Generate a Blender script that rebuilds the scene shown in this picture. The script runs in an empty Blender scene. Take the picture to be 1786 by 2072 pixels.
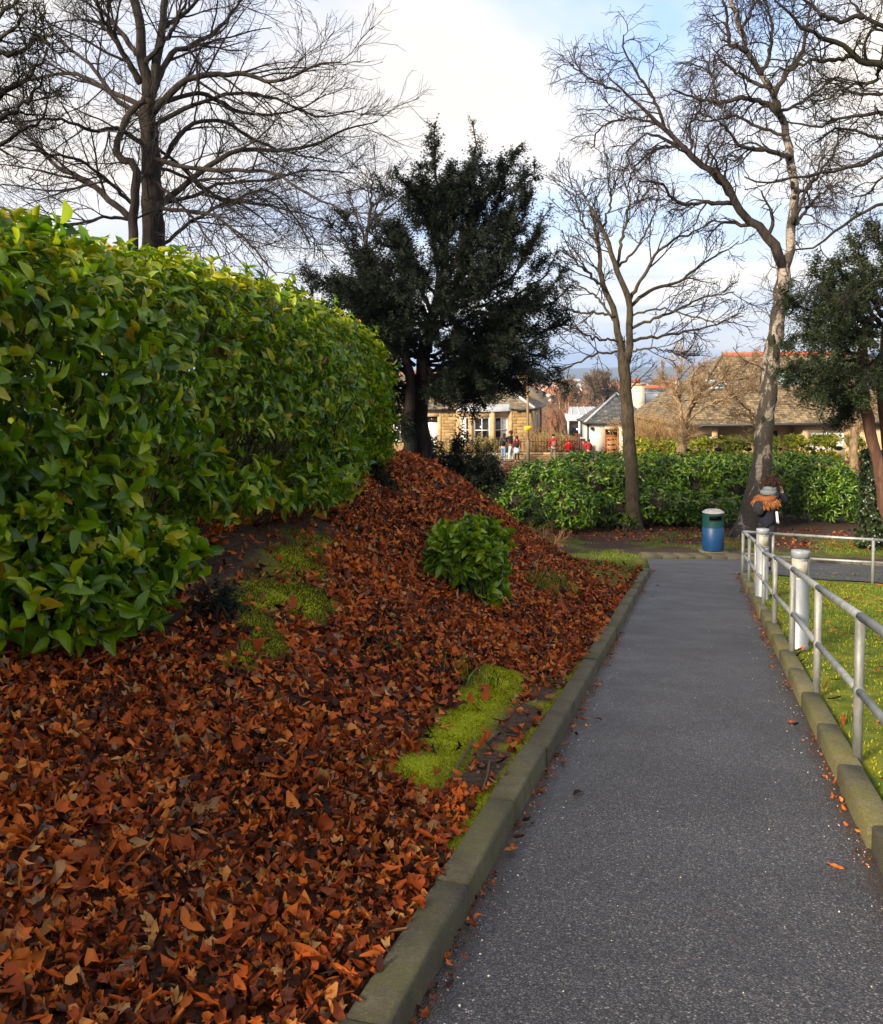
import bpy, math, random
import numpy as np
from mathutils import Vector, Matrix

random.seed(7)
RNG = np.random.default_rng(11)
SC = bpy.context.scene
COL = SC.collection

# ------------------------------------------------------------------ camera
CAM_Z, FPX, PW, PH = 1.6, 1857.0, 1786.0, 2072.0
PPY = 900.0                                   # principal point row (the photograph is cropped at the top)
PITCH = math.atan((900.0 - 760.0) / FPX)
ROLL = 0.012
cam_d = bpy.data.cameras.new('camera')
cam = bpy.data.objects.new('camera', cam_d)
COL.objects.link(cam)
cam.location = (0, 0, CAM_Z)
fwd = Vector((0, math.cos(PITCH), -math.sin(PITCH)))
upv = Vector((0, math.sin(PITCH), math.cos(PITCH)))
rgt = Vector((1, 0, 0))
# roll: the horizon climbs slightly to the right
r2 = rgt * math.cos(ROLL) - upv * math.sin(ROLL)
u2 = upv * math.cos(ROLL) + rgt * math.sin(ROLL)
cam.matrix_world = Matrix((
    (r2.x, u2.x, -fwd.x, 0), (r2.y, u2.y, -fwd.y, 0), (r2.z, u2.z, -fwd.z, CAM_Z), (0, 0, 0, 1)))
cam_d.sensor_fit = 'VERTICAL'
cam_d.sensor_height = 24.0
cam_d.lens = FPX / PH * 24.0
cam_d.shift_y = -(PH / 2 - PPY) / PH
cam_d.clip_start = 0.05
cam_d.clip_end = 30000
SC.camera = cam

# ------------------------------------------------------------------ world, sun, exposure
SUN_DIR = Vector((-0.62, -0.66, 0.43)).normalized()      # towards the sun
sun_el = math.asin(SUN_DIR.z)
sun_rot = math.atan2(SUN_DIR.x, SUN_DIR.y)
W = bpy.data.worlds.new('World')
SC.world = W
W.use_nodes = True
wn, wl = W.node_tree.nodes, W.node_tree.links
wn.clear()
def wnode(t, **k):
    n = wn.new(t)
    for a, b in k.items():
        setattr(n, a, b)
    return n
wo = wnode('ShaderNodeOutputWorld')
bg = wnode('ShaderNodeBackground')
bg.inputs['Strength'].default_value = 0.095
sky = wnode('ShaderNodeTexSky', sky_type='NISHITA')
sky.sun_disc = False
sky.sun_elevation = sun_el
sky.sun_rotation = sun_rot
sky.altitude = 60
sky.air_density = 1.0
sky.dust_density = 1.5
sky.ozone_density = 1.0
tc = wnode('ShaderNodeTexCoord')
sep = wnode('ShaderNodeSeparateXYZ')
wl.new(tc.outputs['Generated'], sep.inputs[0])
def wmath(op, a, b=None, clamp=False):
    n = wnode('ShaderNodeMath', operation=op, use_clamp=clamp)
    for i, v in enumerate((a, b)):
        if v is None:
            continue
        if isinstance(v, (int, float)):
            n.inputs[i].default_value = v
        else:
            wl.new(v, n.inputs[i])
    return n.outputs[0]
zz = wmath('ADD', wmath('MAXIMUM', sep.outputs['Z'], 0.0), 0.16)
cx = wmath('DIVIDE', sep.outputs['X'], zz)
cy = wmath('DIVIDE', sep.outputs['Y'], zz)
comb = wnode('ShaderNodeCombineXYZ')
wl.new(cx, comb.inputs[0]); wl.new(cy, comb.inputs[1])
def wnoise(scale, detail, rough, off, dist=0.0):
    mp = wnode('ShaderNodeMapping')
    mp.inputs['Location'].default_value = off
    wl.new(comb.outputs[0], mp.inputs[0])
    n = wnode('ShaderNodeTexNoise')
    n.inputs['Scale'].default_value = scale
    n.inputs['Detail'].default_value = detail
    n.inputs['Roughness'].default_value = rough
    n.inputs['Distortion'].default_value = dist
    wl.new(mp.outputs[0], n.inputs['Vector'])
    return n.outputs['Fac']
def wramp(fac, stops):
    r = wnode('ShaderNodeValToRGB')
    el = r.color_ramp.elements
    while len(el) < len(stops):
        el.new(0.5)
    for e, (p, c) in zip(el, stops):
        e.position = p
        e.color = (*c, 1)
    wl.new(fac, r.inputs[0])
    return r.outputs[0]
n1 = wnoise(0.62, 5, 0.55, (3.4, 2.3, 0.0), 0.4)
n2 = wnoise(0.9, 4, 0.5, (8.2, 5.1, 2.0), 0.3)
cover = wramp(n1, [(0.36, (0, 0, 0)), (0.53, (1, 1, 1))])
cloud = wramp(n2, [(0.33, (3.3, 3.45, 4.0)), (0.47, (4.1, 3.85, 3.62)), (0.62, (4.9, 4.5, 4.1))])
# low band: long grey-blue cloud streaks and a cream glow close to the horizon
mpb = wnode('ShaderNodeMapping')
mpb.inputs['Scale'].default_value = (1.6, 1.6, 16.0)
wl.new(tc.outputs['Generated'], mpb.inputs[0])
nb = wnode('ShaderNodeTexNoise')
nb.inputs['Scale'].default_value = 1.3
nb.inputs['Detail'].default_value = 5
wl.new(mpb.outputs[0], nb.inputs['Vector'])
low = wramp(nb.outputs['Fac'], [(0.36, (2.4, 3.0, 4.1)), (0.50, (3.6, 3.8, 4.2)), (0.62, (5.2, 4.8, 4.2))])
hz = wramp(sep.outputs['Z'], [(0.0, (1, 1, 1)), (0.10, (0.9, 0.9, 0.9)), (0.26, (0, 0, 0))])
def wmix(f, a, b):
    n = wnode('ShaderNodeMix', data_type='RGBA')
    wl.new(f, n.inputs[0])
    wl.new(a, n.inputs[6]); wl.new(b, n.inputs[7])
    return n.outputs[2]
blue = wnode('ShaderNodeMix', data_type='RGBA')
blue.inputs[0].default_value = 0.45
blue.inputs[6].default_value = (2.3, 3.3, 5.6, 1)
wl.new(sky.outputs[0], blue.inputs[7])
skycol = wmix(cover, blue.outputs[2], cloud)
skycol = wmix(hz, skycol, low)
wl.new(skycol, bg.inputs['Color'])
wl.new(bg.outputs[0], wo.inputs[0])

sun_d = bpy.data.lights.new('sun', 'SUN')
sun_d.energy = 3.7
sun_d.angle = math.radians(12.0)
sun_d.color = (1.0, 0.84, 0.62)
sun = bpy.data.objects.new('sun', sun_d)
COL.objects.link(sun)
sun.rotation_euler = SUN_DIR.to_track_quat('Z', 'Y').to_euler()

SC.view_settings.view_transform = 'Standard'
SC.view_settings.look = 'None'
SC.view_settings.exposure = 1.5
SC.view_settings.gamma = 1.0
SC.view_settings.use_curve_mapping = False
SC.render.engine = 'CYCLES'
SC.cycles.use_denoising = True
SC.cycles.denoiser = 'OPENIMAGEDENOISE'
SC.cycles.max_bounces = 6
SC.cycles.diffuse_bounces = 3
SC.cycles.glossy_bounces = 2
SC.cycles.transmission_bounces = 3
SC.cycles.transparent_max_bounces = 8
SC.cycles.volume_bounces = 0
SC.cycles.sample_clamp_indirect = 6

# ------------------------------------------------------------------ geometry frame helpers
AZ = math.radians(15.61)
SA, CA = math.sin(AZ), math.cos(AZ)
SL = 0.121

def ray(px, py):
    """direction (unit forward) of a photograph point, used to survey where things stand"""
    u = (px - PW / 2) / FPX
    v = (PPY - py) / FPX
    d = fwd + r2 * u + u2 * v
    return np.array((d.x, d.y, d.z))
def P(px, py, Y):
    d = ray(px, py)
    k = Y / d[1]
    return np.array((d[0] * k, Y, CAM_Z + d[2] * k))
def st(x, y):
    return x * SA + y * CA, -CA * x + SA * y
def xy(s, t):
    return s * SA - t * CA, s * CA + t * SA
def sstep(a, b, x):
    k = np.clip((x - a) / (b - a), 0, 1)
    return k * k * (3 - 2 * k)

# cheap value noise for terrain
_tab = RNG.random((64, 64))
def vnoise(x, y):
    x = np.asarray(x, float); y = np.asarray(y, float)
    xi = np.floor(x).astype(int); yi = np.floor(y).astype(int)
    fx = x - xi; fy = y - yi
    fx = fx * fx * (3 - 2 * fx); fy = fy * fy * (3 - 2 * fy)
    a = _tab[xi % 64, yi % 64]; b = _tab[(xi + 1) % 64, yi % 64]
    c = _tab[xi % 64, (yi + 1) % 64]; d = _tab[(xi + 1) % 64, (yi + 1) % 64]
    return (a * (1 - fx) + b * fx) * (1 - fy) + (c * (1 - fx) + d * fx) * fy
def fbm(x, y, o=4):
    r = 0; a = 0.5
    for i in range(o):
        r = r + a * vnoise(x * 2 ** i + 17 * i, y * 2 ** i + 5 * i)
        a *= 0.5
    return r

HAZE = 1.7e-4
T_L, T_R = 0.80, -0.75           # path edges
K_W = 0.125                      # kerb width
Z_TOP = 0.30                     # terrace level above the bank
_sx = [-60, -10, 0, 22, 25, 27, 34, 44, 48, 66, 76, 100, 160, 260, 400, 700, 1000, 2500, 5000, 9000]
_sz = [7.26, 1.21, 0, -2.662, -2.95, -3.02, -3.1, -3.45, -3.65, -3.68, -4.2, -6.0, -8.0, -10.0, -12, -14, -17, -28, -34, -30]
def zbase(s):
    return np.interp(s, _sx, _sz)
def ground_z(s, t):
    s = np.asarray(s, float); t = np.asarray(t, float)
    b = zbase(s)
    tl = T_L + K_W
    tc = 3.0 + 0.09 * np.clip(s, 0, 16)
    u = np.clip((t - tl - 0.02) / (tc - tl), 0, 1)
    prof = 0.35 * u + 0.65 * (3 * u * u - 2 * u ** 3)
    send = 12.2 + 0.55 * np.clip(t - 1, 0, 12)
    fall = 1 - sstep(send - 1.0, send + 5.6, s)
    top = np.maximum(Z_TOP - b, 0) * fall
    near = (np.abs(s) < 40) & (np.abs(t) < 40)
    rough = np.where(near, (fbm(s * 1.7 + 40, t * 1.7 + 40, 4) - 0.47) * 0.16, 0)
    left = np.clip((t - tl) / 0.5, 0, 1)
    right = np.clip((T_R - K_W - t) / 0.5, 0, 1)
    inpath = (t < tl) & (t > T_R - K_W)
    z = b + prof * top + 0.085 * (left > 0) * (1 - sstep(18.2, 19.2, s)) + rough * np.maximum(left * (0.35 + 0.65 * np.clip(top, 0, 1)), right * 0.3)
    z = np.where(t < T_R - K_W, z + 0.075 * (1 - sstep(17.6, 18.4, s)) , z)
    z = np.where(inpath & (s < 22), b - 0.03, z)
    # the street falls away to the right
    X, Y = xy(s, t)
    z = z - 0.085 * np.clip(X - 5, 0, 9) * sstep(48, 54, Y) * (1 - sstep(62, 70, Y))
    # far hills
    X, Y = xy(s, t)
    hill = np.clip((np.hypot(X, Y) - 3800) / 2400, 0, 1)
    ridge = 44 + 40 * fbm(X / 1300 + 9, Y / 2600 + 3, 4) + 0.010 * X
    z = z + hill * hill * (3 - 2 * hill) * ridge * 1.0
    # undulating valley
    mid = np.clip((np.hypot(X, Y) - 110) / 300, 0, 1)
    z = z + mid * (fbm(X / 260 + 2, Y / 260 + 7, 3) - 0.45) * 7
    return z
def gz(x, y):
    s, t = st(x, y)
    return float(ground_z(s, t))
def G(px, py, lo=1.2, hi=120.0):
    """where the sight line of a photograph point meets the ground"""
    d = ray(px, py)
    ks = np.concatenate([np.arange(lo, 30, 0.02), np.arange(30, hi, 0.1)])
    X = d[0] * ks; Y = d[1] * ks; Z = CAM_Z + d[2] * ks
    s, t = st(X, Y)
    g = ground_z(s, t)
    i = np.argmax(Z <= g)
    return np.array((X[i], Y[i], g[i]))

# ------------------------------------------------------------------ mesh helpers
class MB:
    """collects pieces of one mesh"""
    def __init__(self):
        self.v = []; self.f = []; self.n = 0
    def add(self, V, *Fs):
        V = np.asarray(V, float).reshape(-1, 3)
        for F in Fs:
            F = np.asarray(F, int)
            if F.size:
                self.f.append(F + self.n)
        self.v.append(V); self.n += len(V)
        return self
    def box(self, c, size, R=None, taper=None):
        sx, sy, sz = [k / 2 for k in size]
        V = np.array([(x, y, z) for z in (-sz, sz) for y in (-sy, sy) for x in (-sx, sx)], float)
        if taper:
            V[4:, :2] *= taper
        if R is not None:
            V = V @ np.asarray(R).T
        return self.add(V + np.asarray(c), [(0, 2, 3, 1), (4, 5, 7, 6), (0, 1, 5, 4), (2, 6, 7, 3), (0, 4, 6, 2), (1, 3, 7, 5)])
    def quad(self, a, b, c, d):
        return self.add([a, b, c, d], [(0, 1, 2, 3)])
    def build(self, name, mat, parent=None, smooth=False, kind=None):
        V = np.concatenate(self.v) if self.v else np.zeros((0, 3))
        me = mesh_data(name, V, self.f, mat, smooth)
        return link(name, me, parent, kind)
def mesh_data(name, V, Fs, mat, smooth=False):
    me = bpy.data.meshes.new(name)
    V = np.ascontiguousarray(V, np.float32)
    me.vertices.add(len(V))
    me.vertices.foreach_set('co', V.ravel())
    loops = np.concatenate([F.ravel() for F in Fs]) if Fs else np.zeros(0, int)
    tot = np.concatenate([np.full(len(F), F.shape[1]) for F in Fs]) if Fs else np.zeros(0, int)
    start = np.concatenate([[0], np.cumsum(tot)[:-1]]) if len(tot) else tot
    me.loops.add(len(loops))
    me.loops.foreach_set('vertex_index', loops.astype(np.int32))
    me.polygons.add(len(tot))
    me.polygons.foreach_set('loop_start', start.astype(np.int32))
    me.polygons.foreach_set('loop_total', tot.astype(np.int32))
    if smooth:
        me.polygons.foreach_set('use_smooth', np.ones(len(tot), bool))
    me.update(calc_edges=True)
    me.validate()
    for m in (mat if isinstance(mat, (list, tuple)) else [mat]):
        me.materials.append(m)
    return me
def link(name, me, parent=None, kind=None):
    o = bpy.data.objects.new(name, me)
    COL.objects.link(o)
    if parent is not None:
        o.parent = parent
        o.matrix_parent_inverse = Matrix.Translation(-parent.location) if parent.type == 'EMPTY' and parent.parent is None and not any(parent.rotation_euler) else Matrix()
    if kind:
        o['kind'] = kind
    return o
def empty(name, loc, label=None, cat=None, group=None, kind=None):
    o = bpy.data.objects.new(name, None)
    o.empty_display_size = 0.1
    COL.objects.link(o)
    o.location = tuple(float(k) for k in loc)
    tag(o, label, cat, group, kind)
    return o
def tag(o, label=None, cat=None, group=None, kind=None):
    if label: o['label'] = label
    if cat: o['category'] = cat
    if group: o['group'] = group
    if kind: o['kind'] = kind
    return o

def tubes(Pts, R, sides=4, cap=False):
    """Pts (M,K,3), R (M,K) -> V, F of M tubes"""
    Pts = np.asarray(Pts, float); R = np.asarray(R, float)
    if Pts.ndim == 2:
        Pts = Pts[None]; R = R[None]
    M, K, _ = Pts.shape
    T = np.gradient(Pts, axis=1)
    T /= np.linalg.norm(T, axis=2, keepdims=True) + 1e-9
    mean = Pts[:, -1] - Pts[:, 0]
    ref = np.where(np.abs(mean[:, 2:3]) > 0.8 * np.linalg.norm(mean, axis=1, keepdims=True), np.array([[1.0, 0.13, 0]]), np.array([[0.05, 0, 1.0]]))
    A = np.cross(T, ref[:, None, :]); A /= np.linalg.norm(A, axis=2, keepdims=True) + 1e-9
    B = np.cross(T, A)
    ang = np.arange(sides) / sides * 2 * np.pi
    V = Pts[:, :, None, :] + R[:, :, None, None] * (A[:, :, None, :] * np.cos(ang)[None, None, :, None] + B[:, :, None, :] * np.sin(ang)[None, None, :, None])
    idx = np.arange(M * K * sides).reshape(M, K, sides)
    nx = np.roll(idx, -1, axis=2)
    F = np.stack([idx[:, :-1], nx[:, :-1], nx[:, 1:], idx[:, 1:]], axis=-1).reshape(-1, 4)
    V = V.reshape(-1, 3)
    if cap:
        return V, F, [idx[:, -1].reshape(M, sides), idx[:, 0, ::-1].reshape(M, sides)]
    return V, F
def add_tube(mb, pts, r, sides=10):
    pts = np.asarray(pts, float)
    R = np.full(len(pts), r) if np.isscalar(r) else np.asarray(r, float)
    V, F, caps = tubes(pts, R, sides, cap=True)
    mb.add(V, F, *caps)
    return mb
def lathe(mb, prof, c=(0, 0, 0), seg=28, caps=True):
    prof = np.asarray(prof, float)
    a = np.arange(seg) / seg * 2 * np.pi
    V = np.stack([prof[:, None, 0] * np.cos(a), prof[:, None, 0] * np.sin(a), np.repeat(prof[:, 1:2], seg, 1)], -1)
    n = len(prof)
    idx = np.arange(n * seg).reshape(n, seg)
    nx = np.roll(idx, -1, 1)
    F = np.stack([idx[:-1], nx[:-1], nx[1:], idx[1:]], -1).reshape(-1, 4)
    Fs = [F]
    if caps:
        Fs += [idx[-1][None], idx[0, ::-1][None]]
    mb.add(V.reshape(-1, 3) + np.asarray(c), *Fs)
    return mb
def smooth_line(pts, K):
    pts = np.asarray(pts, float)
    n = len(pts)
    ext = np.vstack([2 * pts[0] - pts[1], pts, 2 * pts[-1] - pts[-2]])
    L = np.concatenate([[0], np.cumsum(np.linalg.norm(np.diff(pts, axis=0), axis=1))])
    q = np.linspace(0, L[-1], K)
    i = np.clip(np.searchsorted(L, q, side='right') - 1, 0, n - 2)
    f = ((q - L[i]) / (L[i + 1] - L[i] + 1e-9))[:, None]
    a, b, c, d = ext[i], ext[i + 1], ext[i + 2], ext[i + 3]
    return 0.5 * (2 * b + (c - a) * f + (2 * a - 5 * b + 4 * c - d) * f ** 2 + (-a + 3 * b - 3 * c + d) * f ** 3)
def unit(v):
    return v / (np.linalg.norm(v, axis=-1, keepdims=True) + 1e-9)

def scatter(T, F, pos, X, Y, Z):
    """instances of a template: pos (n,3), axes (n,3) already scaled"""
    T = np.asarray(T, float)
    V = pos[:, None, :] + T[None, :, 0:1] * X[:, None, :] + T[None, :, 1:2] * Y[:, None, :] + T[None, :, 2:3] * Z[:, None, :]
    n, k = len(pos), len(T)
    Fs = [(np.asarray(f)[None] + (np.arange(n) * k)[:, None, None]).reshape(-1, np.asarray(f).shape[1]) for f in F]
    return V.reshape(-1, 3), Fs

# ------------------------------------------------------------------ materials
def mat(name):
    m = bpy.data.materials.new(name)
    m.use_nodes = True
    nt = m.node_tree
    b = nt.nodes['Principled BSDF']
    return m, nt, b
def N(nt, t, ins=None, **k):
    n = nt.nodes.new(t)
    for a, v in k.items():
        setattr(n, a, v)
    for a, v in (ins or {}).items():
        if isinstance(v, bpy.types.NodeSocket):
            nt.links.new(v, n.inputs[a])
        else:
            n.inputs[a].default_value = v
    return n
def ramp(nt, fac, stops, interp='LINEAR'):
    r = nt.nodes.new('ShaderNodeValToRGB')
    r.color_ramp.interpolation = interp
    el = r.color_ramp.elements
    while len(el) < len(stops):
        el.new(0.5)
    for e, (p, c) in zip(el, stops):
        e.position = p
        e.color = (*c, 1) if len(c) == 3 else c
    nt.links.new(fac, r.inputs[0])
    return r.outputs[0]
def mixc(nt, f, a, b, blend='MIX'):
    n = nt.nodes.new('ShaderNodeMix')
    n.data_type = 'RGBA'; n.blend_type = blend
    for i, v in ((0, f), (6, a), (7, b)):
        if isinstance(v, bpy.types.NodeSocket):
            nt.links.new(v, n.inputs[i])
        elif i == 0:
            n.inputs[0].default_value = v
        else:
            n.inputs[i].default_value = (*v, 1)
    return n.outputs[2]
def coords(nt):
    return nt.nodes.new('ShaderNodeTexCoord').outputs['Object']
def noise(nt, scale, detail=4, rough=0.55, vec=None, dist=0.0):
    n = N(nt, 'ShaderNodeTexNoise', {'Scale': scale, 'Detail': detail, 'Roughness': rough, 'Distortion': dist})
    nt.links.new(vec if vec is not None else coords(nt), n.inputs['Vector'])
    return n.outputs['Fac']
def mapv(nt, scale, loc=(0, 0, 0)):
    n = N(nt, 'ShaderNodeMapping', {'Scale': scale, 'Location': loc})
    nt.links.new(coords(nt), n.inputs[0])
    return n.outputs[0]
def bump(nt, b, h, strength=0.4, dist=0.02):
    n = N(nt, 'ShaderNodeBump', {'Strength': strength, 'Distance': dist, 'Height': h})
    nt.links.new(n.outputs[0], b.inputs['Normal'])
def plain(name, stops, scale=8, rough=0.7, metal=0.0, bumps=0.2, bdist=0.01, spec=0.4, detail=5, bscale=None):
    m, nt, b = mat(name)
    f = noise(nt, scale, detail)
    nt.links.new(ramp(nt, f, stops), b.inputs['Base Color'])
    b.inputs['Roughness'].default_value = rough
    b.inputs['Metallic'].default_value = metal
    b.inputs['Specular IOR Level'].default_value = spec
    if bumps:
        bump(nt, b, noise(nt, bscale or scale * 3, 6), bumps, bdist)
    return m
def two(c, k=0.7, lo=0.35, hi=0.65):
    return [(lo, tuple(x * k for x in c)), (hi, c)]
def leafmat(name, stops, rough=0.4, trans=0.25, spec=0.5, obj=False, patch=0.0):
    """leaf colour varies from leaf to leaf"""
    m, nt, b = mat(name)
    if obj:
        r = N(nt, 'ShaderNodeObjectInfo').outputs['Random']
    else:
        r = N(nt, 'ShaderNodeNewGeometry').outputs['Random Per Island']
    if patch:
        pn = N(nt, 'ShaderNodeMapRange', {0: noise(nt, 0.9, 5, 0.6), 1: 0.3, 2: 0.7, 3: -0.5 * patch * 0.45, 4: 0.5 * patch * 0.45}).outputs[0]
        r = N(nt, 'ShaderNodeMath', {0: r, 1: pn}, operation='ADD', use_clamp=True).outputs[0]
    c = ramp(nt, r, stops)
    f = noise(nt, 22, 3)
    c2 = mixc(nt, f, c, mixc(nt, 1.0, c, (0.55, 0.55, 0.5), 'MULTIPLY'))
    nt.links.new(c2, b.inputs['Base Color'])
    b.inputs['Roughness'].default_value = rough
    b.inputs['Specular IOR Level'].default_value = spec
    if trans > 0:
        tr = N(nt, 'ShaderNodeBsdfTranslucent', {'Color': c2})
        mx = N(nt, 'ShaderNodeMixShader', {0: trans, 1: b.outputs[0], 2: tr.outputs[0]})
        nt.links.new(mx.outputs[0], nt.nodes['Material Output'].inputs[0])
    return m
# ------------------------------------------------------------------ ground
def poly_st(px):
    return np.array([st(*G(a, b)[:2]) for a, b in px])
POLY = {
    'moss1': [(785, 1535), (850, 1510), (880, 1455), (930, 1400), (985, 1342), (1040, 1360), (1062, 1385), (1030, 1425), (992, 1460), (962, 1520), (928, 1570), (900, 1608), (850, 1605), (800, 1575)],
    'soil1': [(905, 1605), (928, 1570), (962, 1520), (992, 1460), (1030, 1425), (1062, 1388), (1112, 1395), (1095, 1445), (1060, 1500), (1010, 1560), (970, 1600)],
    'moss2': [(440, 1195), (500, 1130), (600, 1080), (665, 1080), (675, 1150), (695, 1262), (620, 1255), (560, 1225), (520, 1235), (556, 1300), (545, 1335), (470, 1310), (455, 1250)],
    'soil2': [(370, 1130), (450, 1070), (600, 1040), (670, 1040), (668, 1100), (610, 1110), (520, 1165), (445, 1210), (400, 1190)],
    'soil3': [(0, 1290), (200, 1255), (330, 1262), (385, 1290), (300, 1312), (0, 1300)],
    'grass1': [(1150, 1135), (1220, 1120), (1316, 1125), (1316, 1155), (1290, 1180), (1250, 1195), (1200, 1175)],
}
POLY = {k: poly_st(v) for k, v in POLY.items()}
def inside(poly, s, t):
    r = np.zeros(s.shape, bool)
    n = len(poly)
    for i in range(n):
        x1, y1 = poly[i]; x2, y2 = poly[(i + 1) % n]
        c = ((y1 > t) != (y2 > t)) & (s < (x2 - x1) * (t - y1) / (y2 - y1 + 1e-12) + x1)
        r ^= c
    return r
def cover(s, t):
    """moss, soil, grass share of a spot (0..1)"""
    s = np.asarray(s, float); t = np.asarray(t, float)
    js = s + (fbm(s * 3 + 3, t * 3 + 8, 5) - 0.45) * 0.85
    jt = t + (fbm(s * 3 + 30, t * 3 + 18, 5) - 0.45) * 0.48
    ks = s + (fbm(s * 4 + 3, t * 4 + 8, 5) - 0.45) * 0.28; kt = t + (fbm(s * 4 + 30, t * 4 + 18, 5) - 0.45) * 0.15
    moss = (inside(POLY['moss1'], ks, kt) & ~inside(POLY['soil1'], ks, kt)) * 1.0
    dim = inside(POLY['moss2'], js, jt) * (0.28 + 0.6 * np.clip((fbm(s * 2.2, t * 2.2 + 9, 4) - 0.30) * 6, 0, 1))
    moss = np.maximum(moss, dim)
    a, b = POLY['soil1'][:, 0].min() - 0.6, POLY['soil1'][:, 0].max() + 1.2
    strip = (t > T_L + K_W) & (kt < T_L + K_W + 0.05) & (s > a) & (s < b)
    moss = np.maximum(moss, strip * 0.9)
    soil = (inside(POLY['soil1'], js, jt) | inside(POLY['soil2'], js, jt) | inside(POLY['soil3'], js, jt)) * 1.0
    grass = inside(POLY['grass1'], js, jt) * 0.85
    lawn = ((t < T_R - K_W) & (s < 20.0)) * 1.0
    far = (s > 18.6) & (t < 6) & (s < 40)
    pat = fbm(s * 0.9 + 1, t * 0.9 + 2, 4)
    grass = np.maximum(grass, lawn)
    grass = np.maximum(grass, far * (pat > 0.46) * 0.55 * (s < 27.5))
    grass = np.maximum(grass, ((t < -3.2) & (s > 23.6) & (s < 26.2)) * 0.8)
    soil = np.maximum(soil, far * 0.8)
    grass = np.maximum(grass, ((s > 34) & (s < 44)) * 0.6)
    return np.clip(moss, 0, 1), np.clip(soil, 0, 1), np.clip(grass, 0, 1)

def axis(lo, hi, step, a, b, grow=1.22):
    core = list(np.arange(lo, hi + 1e-6, step))
    up = []; d = step; v = hi
    while v < b:
        d *= grow; v += d; up.append(v)
    dn = []; d = step; v = lo
    while v > a:
        d *= grow; v -= d; dn.append(v)
    return np.array(dn[::-1] + core + up)
gs = axis(-2.5, 27, 0.15, -60, 9000, 1.09)
gt = np.unique(np.concatenate([axis(-7, 7, 0.14, -7000, 6000, 1.14), [T_L + K_W - 0.01, T_L + K_W + 0.005, T_R - K_W + 0.01, T_R - K_W - 0.005]]))
S, T = np.meshgrid(gs, gt, indexing='ij')
GX, GY = xy(S, T)
GZ = ground_z(S, T)
ns, nt_ = S.shape
idx = np.arange(ns * nt_).reshape(ns, nt_)
F = np.stack([idx[:-1, :-1], idx[:-1, 1:], idx[1:, 1:], idx[1:, :-1]], -1).reshape(-1, 4)[:, ::-1]

gm, nt, b = mat('ground_soil')
att = N(nt, 'ShaderNodeAttribute', attribute_name='mask')
sp = N(nt, 'ShaderNodeSeparateColor', {0: att.outputs['Color']})
n_f = noise(nt, 30, 6, 0.65)
n_m = noise(nt, 4, 4)
soil_c = ramp(nt, n_f, [(0.3, (0.022, 0.014, 0.010)), (0.55, (0.07, 0.046, 0.034)), (0.75, (0.13, 0.09, 0.066))])
duff_c = ramp(nt, n_f, [(0.3, (0.016, 0.008, 0.005)), (0.6, (0.06, 0.022, 0.010)), (0.75, (0.12, 0.045, 0.02))])
moss_c = ramp(nt, noise(nt, 60, 5, 0.7), [(0.3, (0.075, 0.095, 0.004)), (0.5, (0.24, 0.27, 0.006)), (0.7, (0.40, 0.42, 0.012))])
gr_c = ramp(nt, n_m, [(0.3, (0.045, 0.075, 0.010)), (0.5, (0.10, 0.13, 0.012)), (0.65, (0.17, 0.17, 0.02)), (0.8, (0.07, 0.055, 0.03))])
fld = ramp(nt, noise(nt, 0.012, 5), [(0.3, (0.05, 0.045, 0.03)), (0.45, (0.09, 0.075, 0.05)), (0.55, (0.055, 0.07, 0.03)), (0.7, (0.10, 0.10, 0.05))])
c = mixc(nt, sp.outputs[1], duff_c, soil_c)
c = mixc(nt, sp.outputs[2], c, gr_c)
c = mixc(nt, sp.outputs[0], c, moss_c)
pos = N(nt, 'ShaderNodeSeparateXYZ', {0: coords(nt)}).outputs['Y']
farf = N(nt, 'ShaderNodeMapRange', {0: pos, 1: 66.0, 2: 90.0}).outputs[0]
c = mixc(nt, farf, c, fld)
nt.links.new(c, b.inputs['Base Color'])
b.inputs['Roughness'].default_value = 0.95
b.inputs['Specular IOR Level'].default_value = 0.15
bump(nt, b, noise(nt, 70, 6, 0.7), 0.7, 0.02)

me = mesh_data('ground', np.stack([GX, GY, GZ], -1).reshape(-1, 3), [F], gm, True)
mo, so, gr = cover(S, T)
ca = me.color_attributes.new('mask', 'FLOAT_COLOR', 'POINT')
ca.data.foreach_set('color', np.stack([mo, so, gr, np.ones_like(mo)], -1).reshape(-1).astype(np.float32))
ground = link('ground', me, None, 'structure')

# ------------------------------------------------------------------ path, cross path, kerbs
am, nt, b = mat('asphalt')
v = N(nt, 'ShaderNodeTexVoronoi', {'Scale': 130.0, 'Randomness': 1.0})
nt.links.new(coords(nt), v.inputs['Vector'])
agg = ramp(nt, N(nt, 'ShaderNodeSeparateColor', {0: v.outputs['Color']}).outputs[0],
           [(0.0, (0.022, 0.022, 0.029)), (0.35, (0.050, 0.051, 0.062)), (0.65, (0.072, 0.073, 0.084)), (0.93, (0.105, 0.105, 0.112)), (1.0, (0.26, 0.25, 0.24))])
gap = ramp(nt, v.outputs['Distance'], [(0.25, (1, 1, 1)), (0.62, (0.30, 0.29, 0.33))])
c = mixc(nt, 1.0, agg, gap, 'MULTIPLY')
blot = ramp(nt, noise(nt, 0.8, 7, 0.68), [(0.3, (0.62, 0.62, 0.66)), (0.5, (1.0, 1.0, 1.0)), (0.7, (1.45, 1.43, 1.40))])
c = mixc(nt, 1.0, c, blot, 'MULTIPLY')
red = ramp(nt, noise(nt, 6, 5, 0.7), [(0.62, (0, 0, 0)), (0.76, (0.30, 0.30, 0.30))])
c = mixc(nt, N(nt, 'ShaderNodeSeparateColor', {0: red}).outputs[0], c, (0.15, 0.075, 0.06))
ed = N(nt, 'ShaderNodeAttribute', attribute_name='edge').outputs['Fac']
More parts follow.
